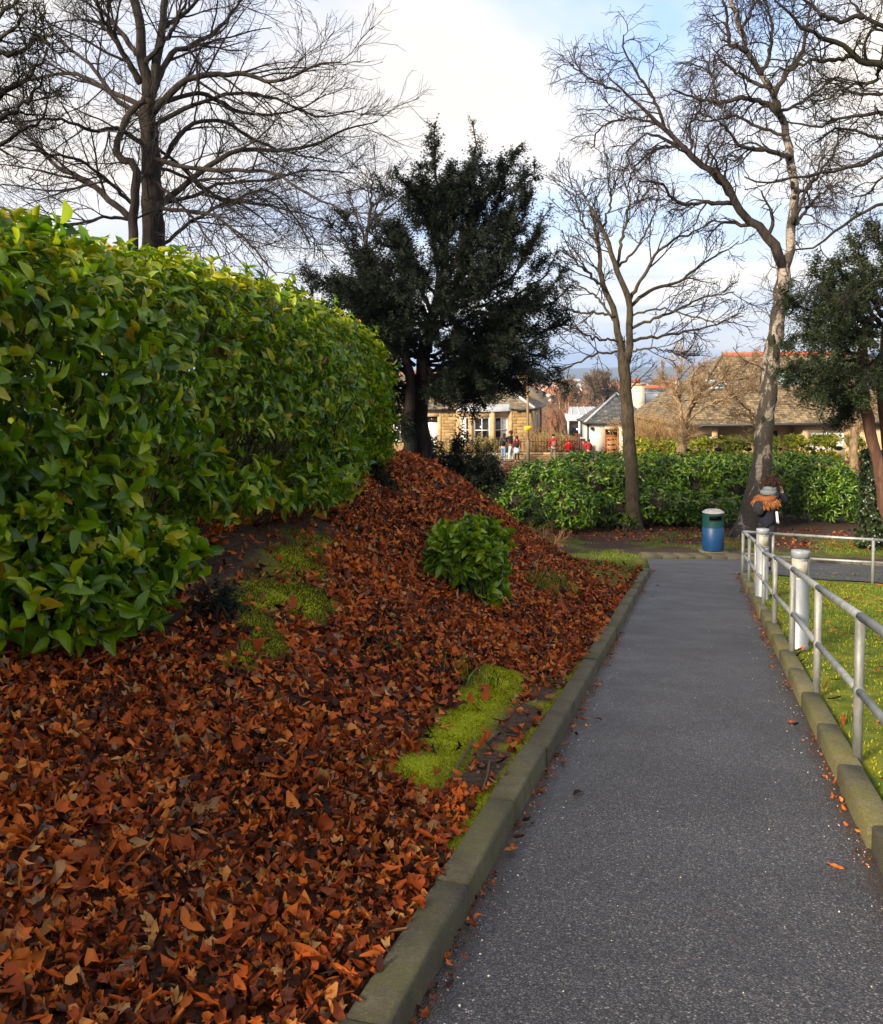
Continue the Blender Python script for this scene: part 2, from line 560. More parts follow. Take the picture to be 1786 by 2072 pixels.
edn = N(nt, 'ShaderNodeMath', {0: ed, 1: noise(nt, 7, 6, 0.7)}, operation='MULTIPLY').outputs[0]
c = mixc(nt, ramp(nt, edn, [(0.22, (0, 0, 0)), (0.48, (0.85, 0.85, 0.85))]), c, (0.040, 0.027, 0.020))
nt.links.new(c, b.inputs['Base Color'])
nt.links.new(ramp(nt, noise(nt, 2.0, 4), [(0.3, (0.42, 0.42, 0.42)), (0.7, (0.62, 0.62, 0.62))]), b.inputs['Roughness'])
b.inputs['Specular IOR Level'].default_value = 0.55
hh = N(nt, 'ShaderNodeMath', {0: v.outputs['Distance'], 1: -1.0}, operation='MULTIPLY').outputs[0]
bump(nt, b, hh, 0.7, 0.005)

S_END = st(*G(1486, 1172)[:2])[0]
S_ENDL = st(*G(1310, 1164)[:2])[0]
def sheet(name, s0, s1, ts, m, dz, kind='structure', step=0.25):
    ss = np.arange(s0, s1 + step, step)
    tt = np.linspace(*ts, 29)
    A, B = np.meshgrid(ss, tt, indexing='ij')
    X, Y = xy(A, B)
    Z = zbase(A) + dz + 0.012 * (1 - ((B - np.mean(ts)) / (0.5 * (ts[1] - ts[0]))) ** 2) + (fbm(A * 2, B * 2 + 5, 3) - 0.45) * 0.008
    n, k = A.shape
    I = np.arange(n * k).reshape(n, k)
    F = np.stack([I[:-1, :-1], I[1:, :-1], I[1:, 1:], I[:-1, 1:]], -1).reshape(-1, 4)
    me = mesh_data(name, np.stack([X, Y, Z], -1).reshape(-1, 3), [F[:, ::-1]], m, True)
    ea = me.attributes.new('edge', 'FLOAT', 'POINT')
    ea.data.foreach_set('value', np.clip(1 - np.minimum(np.abs(B - ts[0]), np.abs(B - ts[1])) / 0.22, 0, 1).reshape(-1).astype(np.float32))
    return link(name, me, None, kind)
path = sheet('path', -2.4, S_END + 1.2, (T_R - 0.02, T_L + 0.02), am, 0.0)
# the crossing path: far edge under the bin kerb, near edge along the second railing
CF = [G(1308, 1131), G(1500, 1133), G(1700, 1142), G(1786, 1147), G(2300, 1180)]
CN = [G(1316, 1158), G(1490, 1166), G(1640, 1172), G(1786, 1182), G(2300, 1225)]
mbx = MB()
A = smooth_line(np.array(CF), 40); Bn = smooth_line(np.array(CN), 40)
rows = [A * (1 - f) + Bn * f for f in np.linspace(0, 1, 8)]
Vx = np.stack(rows, 1)
sA, tA = st(Vx[..., 0], Vx[..., 1])
Vx[..., 2] = np.maximum(zbase(sA) + 0.008, ground_z(sA, tA) + 0.02)
I = np.arange(40 * 8).reshape(40, 8)
Fx = np.stack([I[:-1, :-1], I[1:, :-1], I[1:, 1:], I[:-1, 1:]], -1).reshape(-1, 4)[:, ::-1]
mbx.add(Vx.reshape(-1, 3), Fx)
mbx.build('cross_path', am, None, True, 'structure')
CROSS_Z = lambda x, y: max(float(zbase(st(x, y)[0])) + 0.008, gz(x, y) + 0.02)

km, nt, b = mat('kerb_concrete')
f1 = noise(nt, 5, 6, 0.65)
cc = ramp(nt, f1, [(0.3, (0.052, 0.044, 0.027)), (0.5, (0.095, 0.082, 0.050)), (0.7, (0.142, 0.124, 0.082))])
cc = mixc(nt, ramp(nt, noise(nt, 75, 6, 0.8), [(0.42, (0, 0, 0)), (0.62, (0.7, 0.7, 0.7))]), cc, (0.028, 0.025, 0.018))
cc = mixc(nt, ramp(nt, noise(nt, 38, 5, 0.75, mapv(nt, (1, 1, 1), (4, 2, 1))), [(0.60, (0, 0, 0)), (0.70, (0.45, 0.45, 0.45))]), cc, (0.24, 0.22, 0.18))
gre = ramp(nt, noise(nt, 2.6, 5, 0.7), [(0.45, (0, 0, 0)), (0.66, (0.5, 0.5, 0.5))])
cc = mixc(nt, gre, cc, (0.10, 0.11, 0.015))
cc = mixc(nt, 1.0, cc, ramp(nt, N(nt, 'ShaderNodeObjectInfo').outputs['Random'], [(0, (0.78, 0.78, 0.76)), (1, (1.15, 1.15, 1.12))]), 'MULTIPLY')
nt.links.new(cc, b.inputs['Base Color'])
b.inputs['Roughness'].default_value = 0.85
bump(nt, b, noise(nt, 90, 8, 0.8), 0.9, 0.010)
km2, nt, b = mat('mossy_kerb_concrete')
f1 = noise(nt, 5, 6, 0.65)
cc = ramp(nt, f1, [(0.3, (0.066, 0.058, 0.033)), (0.5, (0.118, 0.105, 0.062)), (0.7, (0.165, 0.148, 0.098))])
cc = mixc(nt, ramp(nt, noise(nt, 3.0, 6, 0.75), [(0.40, (0, 0, 0)), (0.62, (0.85, 0.85, 0.85))]), cc, (0.135, 0.128, 0.010))
cc = mixc(nt, ramp(nt, noise(nt, 70, 6, 0.8), [(0.42, (0, 0, 0)), (0.62, (0.7, 0.7, 0.7))]), cc, (0.030, 0.026, 0.016))
cc = mixc(nt, ramp(nt, noise(nt, 30, 5, 0.75, mapv(nt, (1, 1, 1), (4, 2, 1))), [(0.60, (0, 0, 0)), (0.70, (0.5, 0.5, 0.5))]), cc, (0.28, 0.26, 0.20))
cc = mixc(nt, 1.0, cc, ramp(nt, N(nt, 'ShaderNodeObjectInfo').outputs['Random'], [(0, (0.78, 0.78, 0.76)), (1, (1.15, 1.15, 1.12))]), 'MULTIPLY')
nt.links.new(cc, b.inputs['Base Color'])
b.inputs['Roughness'].default_value = 0.9
bump(nt, b, noise(nt, 80, 8, 0.8), 1.0, 0.012)

def kerb_profile(side, w, h):
    # across (from path side outward), up; path-side edge bevelled
    return np.array([(0.0, -0.15), (0.0, h - 0.018), (0.005, h - 0.005), (0.018, h), (w - 0.008, h), (w, h - 0.008), (w, -0.15)])
def kerb_stone(p0, p1, out, w, h, m, parent, jit=0.004):
    """one stone from p0 to p1 (world points on the path edge), out = unit outward"""
    p0 = np.asarray(p0, float); p1 = np.asarray(p1, float)
    d = unit(p1 - p0); g = 0.0055
    a = p0 + d * g; c = p1 - d * g
    pr = kerb_profile(1, w, h)
    off = RNG.normal(0, jit, 3); off[2] = RNG.normal(0, 0.004)
    V = []
    L = np.linalg.norm(c - a)
    steps = [(0, 0.003), (0.003, 0.0), (L - 0.003, 0.0), (L, 0.003)]
    for q, ins in steps:
        base = a + d * q + off
        for k, (x, z) in enumerate(pr):
            xx = x + (ins if x < w / 2 else -ins)
            zz = z - (ins if z > 0 else 0)
            V.append(base + np.asarray(out) * xx + np.array((0, 0, zz)))
    n = len(pr)
    Fq = []
    for r in range(3):
        for k in range(n - 1):
            Fq.append((r * n + k, r * n + k + 1, (r + 1) * n + k + 1, (r + 1) * n + k))
    mb = MB().add(V, Fq, [tuple(range(n))[::-1]], [tuple(3 * n + k for k in range(n))])
    return mb.build('kerb_stone', m, parent)
def kerb_run(s0, s1, t, out_sign, m, parent, L=0.915, h=0.12, w=K_W):
    s = s0
    n_out = np.array(xy(0, out_sign) + (0,)) ; n_out = unit(n_out)
    while s < s1 - 0.05:
        e = min(s + L, s1)
        a = np.array((*xy(s, t), float(zbase(s)))); c = np.array((*xy(e, t), float(zbase(e))))
        kerb_stone(a, c, n_out, w, h, m, parent)
        s = e
kl = empty('kerb', (*xy(0, T_L), 0), kind='structure')
kerb_run(0.40, S_ENDL, T_L, 1, km, kl)
kr = empty('kerb', (*xy(0, T_R), 0), kind='structure')
kerb_run(0.62, S_END, T_R, -1, km2, kr, h=0.115)
# low kerb along the far edge of the crossing path
kf = empty('kerb', CF[0], kind='structure')
ln = smooth_line(np.array(CF), 26)
for i in range(25):
    a, c = ln[i].copy(), ln[i + 1].copy()
    for q in (a, c):
        q[2] = CROSS_Z(q[0], q[1])
    d = unit(c - a); o = np.array((-d[1], d[0], 0)); 
    kerb_stone(a, c, o, 0.16 if i > 8 else 0.42, 0.06, km, kf)
# return kerb round the lawn corner by the crossing path
p0 = np.array((*xy(S_END, T_R), 0)); p1 = np.array((*xy(S_END + 0.02, T_R - 0.55), 0))
for q in (p0, p1): q[2] = float(zbase(S_END))
kerb_stone(p0, p1, np.array((-SA, -CA, 0)), 0.12, 0.10, km2, kr)

def off_cross(s, t):
    X, Y = xy(s, t)
    ok = np.ones(len(X), bool)
    Q = np.concatenate(rows[::1])[::1]
    for a in range(0, len(X), 4000):
        d = np.min(np.hypot(X[a:a + 4000, None] - Q[None, :, 0], Y[a:a + 4000, None] - Q[None, :, 1]), axis=1)
        ok[a:a + 4000] = d > 0.30
    return ok
# ------------------------------------------------------------------ fallen leaves
def lobed(n, lob, depth, curl, seed):
    r = np.random.default_rng(seed)
    a = np.linspace(0, 2 * np.pi, n, endpoint=False)
    rad = 0.5 * (1 - depth * (0.5 - 0.5 * np.cos(a * lob))) * (0.85 + 0.3 * r.random(n))
    rad[0] *= 0.6
    x = rad * np.cos(a); y = rad * np.sin(a) * 0.85
    z = curl * ((x * 1.6) ** 2 + 0.8 * (y * 1.8) ** 2 * r.choice([-1, 1])) + r.normal(0, 0.12, n)
    V = np.vstack([[0, 0, 0.02], np.stack([x, y, z], -1)])
    i = np.arange(n)
    return V, [np.stack([np.zeros(n, int), 1 + i, 1 + (i + 1) % n], -1)]
def rolled(L, wd, roll, bend, seed, nl=4, nw=4):
    r = np.random.default_rng(seed)
    V = []
    for i in range(nl + 1):
        u = i / nl
        wid = wd * (math.sin(math.pi * (0.06 + 0.88 * u)) ** 0.7)
        for j in range(nw + 1):
            q = (j / nw - 0.5)
            th = q * roll * (0.7 + 0.6 * u)
            rr = wid / max(roll, 0.2)
            V.append(((u - 0.5) * L, rr * math.sin(th), rr * (1 - math.cos(th)) + bend * (u - 0.5) ** 2 + r.normal(0, 0.03)))
    I = np.arange((nl + 1) * (nw + 1)).reshape(nl + 1, nw + 1)
    F = np.stack([I[:-1, :-1], I[1:, :-1], I[1:, 1:], I[:-1, 1:]], -1).reshape(-1, 4)
    return np.array(V), [F]
LT = [lobed(12, 5, 0.40, 0.9, 1), lobed(11, 5, 0.34, -0.8, 2), lobed(9, 3, 0.3, 1.1, 3),
      rolled(1.0, 0.5, 3.2, 0.5, 4, 2, 3), rolled(0.9, 0.46, 2.0, -0.6, 5, 3, 2), rolled(1.1, 0.40, 4.0, 0.3, 6, 2, 3), rolled(0.9, 0.6, 1.2, 0.8, 7, 2, 2)]
LT_LOW = [rolled(1.0, 0.62, 1.6, 0.9, 14, 2, 1), rolled(0.9, 0.7, 1.2, -1.0, 15, 2, 1), lobed(5, 3, 0.4, 1.2, 16), lobed(6, 5, 0.4, -1.1, 17), rolled(1.1, 0.5, 2.8, 0.6, 18, 2, 2)]
FALL = [(0.0, (0.018, 0.008, 0.006)), (0.14, (0.066, 0.019, 0.010)), (0.30, (0.18, 0.040, 0.012)), (0.50, (0.36, 0.068, 0.014)),
        (0.68, (0.52, 0.108, 0.017)), (0.82, (0.64, 0.195, 0.032)), (0.88, (0.52, 0.27, 0.09)), (0.93, (0.24, 0.135, 0.080)), (0.965, (0.14, 0.098, 0.088)), (1.0, (0.64, 0.15, 0.018))]
litter_m = leafmat('fallen_leaf_litter', FALL, 0.6, 0.12, 0.14, patch=0.9)
litter_o = leafmat('fallen_leaf_single', FALL, 0.6, 0.12, 0.14, obj=True)

def ground_normal(s, t):
    e = 0.12
    X, Y = xy(s, t)
    zx = (ground_z(*st(X + e, Y)) - ground_z(*st(X - e, Y))) / (2 * e)
    zy = (ground_z(*st(X, Y + e)) - ground_z(*st(X, Y - e))) / (2 * e)
    return unit(np.stack([-zx, -zy, np.ones_like(zx)], -1))
def frames(nrm, tilt, rng):
    n = len(nrm)
    Z = unit(nrm + rng.normal(0, tilt, (n, 3)))
    h = unit(rng.normal(0, 1, (n, 3)))
    X = unit(np.cross(Z, h)); Y = np.cross(Z, X)
    return X, Y, Z
def litter_points(n, smin, smax, tmin, tmax, seed, dens=None):
    r = np.random.default_rng(seed)
    s = r.uniform(smin, smax, n); t = r.uniform(tmin, tmax, n)
    mo, so, gr = cover(s, t)
    keep = r.random(n) > np.maximum.reduce([np.clip(mo * 1.25, 0, 1) * 0.96, so * 0.9, gr * 0.96])
    keep &= (t > T_L + K_W + 0.01)
    send = 12.2 + 0.55 * np.clip(t - 1, 0, 12)
    keep &= s < send + 4.8
    if dens is not None:
        keep &= r.random(n) < dens(s, t)
    return s[keep], t[keep]
def lay(s, t, size, seed, tilt=0.62, lift=(-0.01, 0.05), nrm=None):
    r = np.random.default_rng(seed)
    X, Y = xy(s, t)
    nr = ground_normal(s, t) if nrm is None else nrm
    p = np.stack([X, Y, ground_z(s, t)], -1) + nr * r.uniform(*lift, len(s))[:, None]
    ax, ay, az = frames(nr, tilt, r)
    sz = size * np.where(r.random(len(s)) < 0.12, 1.55, 1.0)[:, None] * r.uniform(0.5, 1.3, len(s))[:, None]
    return p, ax * sz, ay * sz * r.uniform(0.7, 1.1, len(s))[:, None], az * sz
mbl = MB()
singles = []
for part, (n, rg, size, seed) in enumerate([(33000, (0.3, 4.2, 0.9, 4.4), 0.053, 1), (27000, (4.2, 9.5, 0.9, 4.6), 0.066, 2), (24000, (9.5, 17.2, 0.9, 5.6), 0.080, 3)]):
    s, t = litter_points(n, *rg, seed)
    p, ax, ay, az = lay(s, t, size, seed + 10, 0.78 if part == 0 else 0.62)
    pick = np.random.default_rng(seed + 20).integers(0, len(LT if part < 1 else LT_LOW), len(s))
    pick1 = np.zeros(len(s), bool)
    if part == 0:
        vis = (np.hypot(p[:, 0], p[:, 1]) < 3.6) & (p[:, 1] > 1.75) & (p[:, 0] > -p[:, 1] * 0.47)
        order = np.where(vis)[0]
        order = order[np.argsort(np.hypot(p[order, 0], p[order, 1]))][:1800:6]
        pick1[order] = True
    for k, (V, Fs) in enumerate(LT if part < 1 else LT_LOW):
        q = (pick == k) & ~pick1
        if q.any():
            VV, FF = scatter(V, Fs, p[q], ax[q], ay[q], az[q])
            mbl.add(VV, *FF)
    for i in np.where(pick1)[0]:
        singles.append((pick[i], p[i] + (0, 0, 0.026), ax[i] * 1.15, ay[i] * 1.15, az[i] * 1.15))
# thin scatter on lawn, soil strip below the far hedge and on the flat
s, t = RNG.uniform(0.5, 20, 2400), RNG.uniform(-9, T_R - K_W - 0.02, 2400)
q = (RNG.random(2400) < np.where(t > T_R - K_W - 0.35, 0.95, 0.45)) & off_cross(s, t)
p, ax, ay, az = lay(s[q], t[q], 0.075, 31, 0.3, (0.01, 0.04))
VV, FF = scatter(*LT_LOW[4], p, ax, ay, az); mbl.add(VV, *FF)
s, t = RNG.uniform(25.0, 28.6, 2600), RNG.uniform(-10, 6, 2600)
p, ax, ay, az = lay(s, t, 0.09, 32, 0.35, (0.0, 0.04))
VV, FF = scatter(*LT_LOW[1], p, ax, ay, az); mbl.add(VV, *FF)
mbl.build('leaf_litter', litter_m, ground, False, 'stuff')
def maple(curl, fold, seed):
    r = np.random.default_rng(seed)
    half = [(0, 1.0), (16, .62), (24, .70), (34, .44), (48, .92), (60, .58), (72, .62), (84, .38), (105, .70), (122, .44), (150, .32)]
    ang = [a for a, _ in half] + [180] + [-a for a, _ in half[:0:-1]]
    rad = [q for _, q in half] + [.10] + [q for _, q in half[:0:-1]]
    a = np.radians(ang); q = np.array(rad) * r.uniform(0.9, 1.08, len(rad)) * 0.55
    def surf(x, y, k):
        return curl * (x * x * 1.4 + y * y * 0.4) + fold * np.abs(y) + 0.10 * np.sin(x * 9 + seed) * np.sin(y * 8 + seed * 2) + r.normal(0, 0.02, len(x))
    n = len(a)
    xo, yo = q * np.cos(a), q * np.sin(a)
    xi, yi = xo * 0.5, yo * 0.5
    V = np.vstack([[[0, 0, 0]], np.stack([xi, yi, surf(xi, yi, 0)], -1), np.stack([xo, yo, surf(xo, yo, 1)], -1), [(-0.05, -0.012, 0.0), (-0.05, 0.012, 0.0), (-0.62, 0.02, 0.12)]])
    i = np.arange(n); j = (i + 1) % n
    return V, [np.stack([1 + i, 1 + n + i, 1 + n + j, 1 + j], -1), np.vstack([np.stack([np.zeros(n, int), 1 + i, 1 + j], -1), [(1 + 2 * n, 2 + 2 * n, 3 + 2 * n)]])]
LT_ONE = [maple(0.5, 0.25, 1), maple(-0.7, -0.2, 2), maple(0.9, -0.4, 3), rolled(1.0, 0.5, 3.2, 0.5, 4, 5, 5), rolled(0.9, 0.46, 2.0, -0.6, 5, 5, 5), rolled(1.1, 0.40, 4.0, 0.3, 6, 5, 5), maple(-0.4, 0.7, 7)]
leaf_me = [mesh_data('leaf', V, Fs, litter_o, True) for V, Fs in LT_ONE]
def leaf_at(k, p, ax, ay, az, parent, name='leaf', me=None):
    o = bpy.data.objects.new(name, me or leaf_me[k])
    COL.objects.link(o)
    o.parent = parent
    o.matrix_parent_inverse = Matrix.Translation(-parent.location) if parent is not None else Matrix()
    M4 = Matrix(((ax[0], ay[0], az[0], p[0]), (ax[1], ay[1], az[1], p[1]), (ax[2], ay[2], az[2], p[2]), (0, 0, 0, 1)))
    o.matrix_basis = M4
    return o
for a in singles[:300]:
    leaf_at(*a, ground)
# leaves blown onto the path: things of their own
for px, py in [(1210, 1470), (1134, 1525), (1170, 1622), (1005, 1712), (990, 1735), (915, 1895), (1040, 1680), (1222, 1335), (1330, 1192), (1322, 1215), (1602, 1475), (1610, 1482), (1180, 1473), (1008, 1745),
               (1258, 1268), (1244, 1290), (1560, 1360), (1540, 1300), (1690, 1780), (960, 1880), (1030, 1600), (1500, 1205)]:
    g = G(px, py)
    s_, t_ = st(g[0], g[1])
    t_ = min(max(t_, T_R + 0.05), T_L - 0.05)
    k = random.choice([3, 3, 4, 5, 1])
    a = random.uniform(0, 6.28); sz = random.uniform(0.045, 0.075)
    X = np.array((math.cos(a), math.sin(a), -SL * 0.9 * math.cos(a - (math.pi / 2 - AZ)))); Y = np.array((-math.sin(a), math.cos(a), 0)); Z = np.array((0, 0, 1.0))
    o = leaf_at(k, (*xy(s_, t_), float(zbase(s_)) + 0.022), X * sz, Y * sz, Z * sz, None, 'fallen_leaf')
    tag(o, 'small curled brown leaf fallen on the grey asphalt path', 'leaf', 'fallen leaves on the path')

# crumbled leaf bits gathered against the kerbs
n = 3200
s = RNG.uniform(0.7, 17.6, n); e = RNG.random(n) < 0.62
t = np.where(e, T_L - 0.008 - np.abs(RNG.normal(0, 0.035, n)), T_R + 0.008 + np.abs(RNG.normal(0, 0.035, n)))
q = fbm(s * 1.3 + np.where(e, 0, 40), t * 0 + 3, 3) > 0.40
s, t = s[q], t[q]; n = len(s)
X, Y = xy(s, t)
p = np.stack([X, Y, zbase(s) + 0.012], -1)
ax, ay, az = frames(np.tile([[0, 0, 1.0]], (n, 1)), 0.45, RNG)
sz = 0.006 + 0.030 * RNG.random((n, 1)) ** 3
mb = MB(); VV, FF = scatter(*LT_LOW[0], p, ax * sz, ay * sz, az * sz); mb.add(VV, *FF)
mb.build('leaf_debris', litter_m, path, False, 'stuff')
# pale grit on the asphalt
n = 900
s = RNG.uniform(0.8, 18, n); e = RNG.random(n)
t = np.where(e < 0.55, T_L - 0.02 - np.abs(RNG.normal(0, 0.09, n)), np.where(e < 0.8, T_R + 0.02 + np.abs(RNG.normal(0, 0.10, n)), RNG.uniform(T_R, T_L, n)))
X, Y = xy(s, t)
p = np.stack([X, Y, zbase(s) + 0.014], -1)
ax, ay, az = frames(np.tile([[0, 0, 1.0]], (n, 1)), 0.3, RNG)
sz = RNG.uniform(0.002, 0.0065, (n, 1))
octa = np.array([(1, 0, 0), (-0.8, 0.2, 0), (0, 1, 0), (0.1, -0.9, 0), (0, 0, 0.6), (0, 0, -0.4)], float)
of = np.array([(0, 2, 4), (2, 1, 4), (1, 3, 4), (3, 0, 4), (2, 0, 5), (1, 2, 5), (3, 1, 5), (0, 3, 5)])
VV, FF = scatter(octa, [of], p, ax * sz, ay * sz, az * sz)
mb = MB(); mb.add(VV, *FF)
grit_m = leafmat('pale_grit', [(0, (0.25, 0.24, 0.22)), (0.6, (0.5, 0.49, 0.46)), (1, (0.75, 0.74, 0.7))], 0.6, 0.0)
mb.build('grit', grit_m, path, False, 'stuff')

# ------------------------------------------------------------------ moss and grass blades
def blades(n, s, t, h, w, lean, seed, lift=0.0):
    r = np.random.default_rng(seed)
    X, Y = xy(s, t)
    base = np.stack([X, Y, ground_z(s, t) + lift - 0.004], -1)
    a = r.uniform(0, 2 * np.pi, n)
    dx = np.stack([np.cos(a), np.sin(a), np.zeros(n)], -1)
    b = r.uniform(0, 2 * np.pi, n)
    ln = np.stack([np.cos(b), np.sin(b), np.zeros(n)], -1) * (lean * r.random(n))[:, None]
    hh = (h * r.uniform(0.5, 1.3, n))[:, None]
    up = np.array([[0, 0, 1.0]])
    v0 = base - dx * w; v1 = base + dx * w
    v2 = base + (up * 0.6 + ln * 0.35) * hh + dx * w * 0.8; v3 = base + (up * 0.6 + ln * 0.35) * hh - dx * w * 0.8
    v4 = base + (up * 0.95 + ln) * hh
    V = np.stack([v0, v1, v2, v3, v4], 1).reshape(-1, 3)
    i = np.arange(n)[:, None] * 5
    return V, np.concatenate([i, i + 1, i + 2, i + 3], 1), np.concatenate([i + 3, i + 2, i + 4], 1)
moss_m = leafmat('moss', [(0, (0.09, 0.12, 0.003)), (0.35, (0.26, 0.30, 0.004)), (0.7, (0.42, 0.45, 0.008)), (1, (0.55, 0.50, 0.03))], 0.8, 0.3, 0.2)
grass_m = leafmat('grass', [(0, (0.045, 0.105, 0.006)), (0.4, (0.10, 0.20, 0.008)), (0.7, (0.19, 0.28, 0.012)), (0.9, (0.34, 0.33, 0.04)), (1, (0.30, 0.22, 0.09))], 0.6, 0.3, 0.3)
mb = MB()
def pts_where(n, box, which, seed, thr=0.5):
    r = np.random.default_rng(seed)
    s = r.uniform(box[0], box[1], n); t = r.uniform(box[2], box[3], n)
    c = cover(s, t)[which]
    k = r.random(n) < np.where(c > thr, c, 0)
    return s[k], t[k]
a = POLY['moss1']
s, t = pts_where(52000, (a[:, 0].min() - 0.7, POLY['soil1'][:, 0].max() + 1.3, T_L + K_W, a[:, 1].max() + 0.3), 0, 41)
V, Fq, Ft = blades(len(s), s, t, 0.013, 0.0035, 0.9, 42); mb.add(V, Fq, Ft)
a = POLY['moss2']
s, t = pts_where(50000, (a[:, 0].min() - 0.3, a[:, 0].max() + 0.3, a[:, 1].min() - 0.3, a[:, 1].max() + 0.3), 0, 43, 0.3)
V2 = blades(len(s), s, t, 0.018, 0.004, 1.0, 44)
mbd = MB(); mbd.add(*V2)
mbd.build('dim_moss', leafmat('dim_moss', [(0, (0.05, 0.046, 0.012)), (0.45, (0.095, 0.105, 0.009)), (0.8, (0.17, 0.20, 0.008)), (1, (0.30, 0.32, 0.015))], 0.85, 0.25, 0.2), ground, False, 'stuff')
# moss in the lawn
s, t = RNG.uniform(1.5, 19, 44000), RNG.uniform(-6, T_R - K_W - 0.01, 44000)
k = (fbm(s * 1.4 + 4, t * 1.4, 4) + 0.10 * np.exp(-(T_R - K_W - t) / 0.8) > 0.47) & off_cross(s, t)
V, Fq, Ft = blades(k.sum(), s[k], t[k], 0.022, 0.005, 1.0, 45); mb.add(V, Fq, Ft)
mb.build('moss', moss_m, ground, False, 'stuff')
mb = MB()
s, t = RNG.uniform(1.5, 19.5, 62000), RNG.uniform(-6.5, T_R - K_W - 0.01, 62000)
k = (fbm(s * 1.4 + 4, t * 1.4, 4) + 0.16 * np.exp(-(T_R - K_W - t) / 0.6) < 0.50)
k &= off_cross(s, t)
V, Fq, Ft = blades(k.sum(), s[k], t[k], 0.050, 0.0035, 1.1, 46); mb.add(V, Fq, Ft)
s, t = RNG.uniform(16, 26.5, 40000), RNG.uniform(-9, 5.5, 40000)
c = cover(s, t)[2]
k = (RNG.random(40000) < c) & ((s < S_ENDL + 5.4) | (s > 23.6))
k &= off_cross(s, t) & ((t > T_L + K_W) | (s > 23.5) | (s < 18))
V, Fq, Ft = blades(k.sum(), s[k], t[k], 0.06, 0.006, 1.2, 47); mb.add(V, Fq, Ft)
mb.build('grass', grass_m, ground, False, 'stuff')
# tussocks of long grass growing through the leaves on the bank
for (px, py, n, h, lab) in [(1095, 1195, 90, 0.22, 'dark green grass tuft drooping on the leafy bank'), (1140, 1195, 80, 0.20, 'yellowish dry grass tuft lower down the leafy bank by the path'),
                            (960, 1378, 90, 0.10, 'short pale grass tuft at the top of the bright moss patch'), (800, 1330, 34, 0.12, 'tiny sparse grass tuft among leaves above the moss patch')]:
    g = G(px, py)
    s0, t0 = st(g[0], g[1])
    s = RNG.normal(s0, 0.10, n); t = RNG.normal(t0, 0.10, n)
    V, Fq, Ft = blades(n, s, t, h, 0.005, 1.6, int(px))
    mb = MB(); mb.add(V, Fq, Ft)
    tag(mb.build('grass_tuft', grass_m), lab, 'grass tuft')
# sticks lying on the bare soil beside the moss
stick_m = plain('dead_stick', two((0.09, 0.065, 0.045)), 30, 0.85)
for a, c, e in [((958, 1505), (925, 1560), (905, 1600)), ((985, 1508), (1000, 1495), (1010, 1488)), ((990, 1545), (985, 1580), (975, 1610)), ((560, 1530), (610, 1500), (640, 1470)), ((200, 1810), (270, 1755), (300, 1700))]:
    pts = np.array([G(*a), G(*c), G(*e)]); pts[:, 2] += 0.02
    mb = MB(); add_tube(mb, smooth_line(pts, 7), np.linspace(0.008, 0.004, 7), 6)
    lab = {958: 'longest thin stick lying across the lower edge of the bright moss', 985: 'short thin stick on the bare soil right of the bright moss', 990: 'thin upright-lying stick between the soil patch and the kerb moss',
           560: 'bare twig lying on the brown leaves left of the moss patch', 200: 'bare twig lying among the leaves low at the left'}[a[0]]
    tag(mb.build('stick', stick_m, None, True), lab, 'stick')
# ------------------------------------------------------------------ hedges
def laurel_leaf(fold=0.16, droop=0.28, ns=5):
    V = []
    for i in range(ns):
        u = i / (ns - 1)
        w = 0.5 * (math.sin(math.pi * (0.04 + 0.93 * u ** 1.12)) ** 0.62)
        z = -droop * u * u + 0.12 * u
        V += [(u, -w, z + fold * w), (u, 0, z), (u, w, z + fold * w)]
    F = []
    for i in range(ns - 1):
        a = 3 * i
        F += [(a, a + 3, a + 4, a + 1), (a + 1, a + 4, a + 5, a + 2)]
    return np.array(V, float), [np.array(F)]
def simple_leaf(fold, droop):
    # rounded little leaf folded along its rib
    V = [(0, 0, 0), (0.30, -0.46, fold * 0.45 + 0.02), (0.36, 0, 0.03), (0.30, 0.46, fold * 0.45 + 0.02), (0.72, -0.40, fold * 0.4 - droop * 0.5), (0.74, 0, -droop * 0.5), (0.72, 0.40, fold * 0.4 - droop * 0.5), (1, 0, -droop)]
    return np.array(V, float), [np.array([(2, 1, 4, 5), (3, 2, 5, 6)]), np.array([(0, 1, 2), (0, 2, 3), (5, 4, 7), (6, 5, 7)])]
LAUREL = [laurel_leaf(0.5, 0.25, 4), laurel_leaf(0.25, 0.45, 4), laurel_leaf(0.8, 0.1, 4), laurel_leaf(0.15, 0.7, 4)]
LAUREL_ONE = [laurel_leaf(0.5, 0.25, 6), laurel_leaf(0.25, 0.45, 6), laurel_leaf(0.8, 0.1, 6), laurel_leaf(0.15, 0.7, 6)]
LAUREL_LOW = [simple_leaf(0.5, 0.3), simple_leaf(0.3, 0.5)]
G_NEAR = [(0.0, (0.030, 0.090, 0.004)), (0.25, (0.080, 0.190, 0.004)), (0.5, (0.160, 0.310, 0.005)), (0.75, (0.280, 0.430, 0.006)), (0.92, (0.40, 0.48, 0.010)), (0.975, (0.52, 0.46, 0.02)), (0.994, (0.52, 0.34, 0.02)), (1.0, (0.26, 0.07, 0.015))]
G_FAR = [(0.0, (0.028, 0.080, 0.006)), (0.35, (0.070, 0.160, 0.008)), (0.7, (0.125, 0.245, 0.009)), (1.0, (0.22, 0.33, 0.014))]
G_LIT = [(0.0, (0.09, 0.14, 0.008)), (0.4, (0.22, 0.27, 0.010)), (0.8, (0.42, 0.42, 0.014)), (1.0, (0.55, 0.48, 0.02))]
laurel_m = leafmat('laurel_leaves', G_NEAR, 0.30, 0.40, 0.42)
laurel_o = leafmat('laurel_leaf_single', G_NEAR[:5], 0.30, 0.40, 0.42, obj=True)
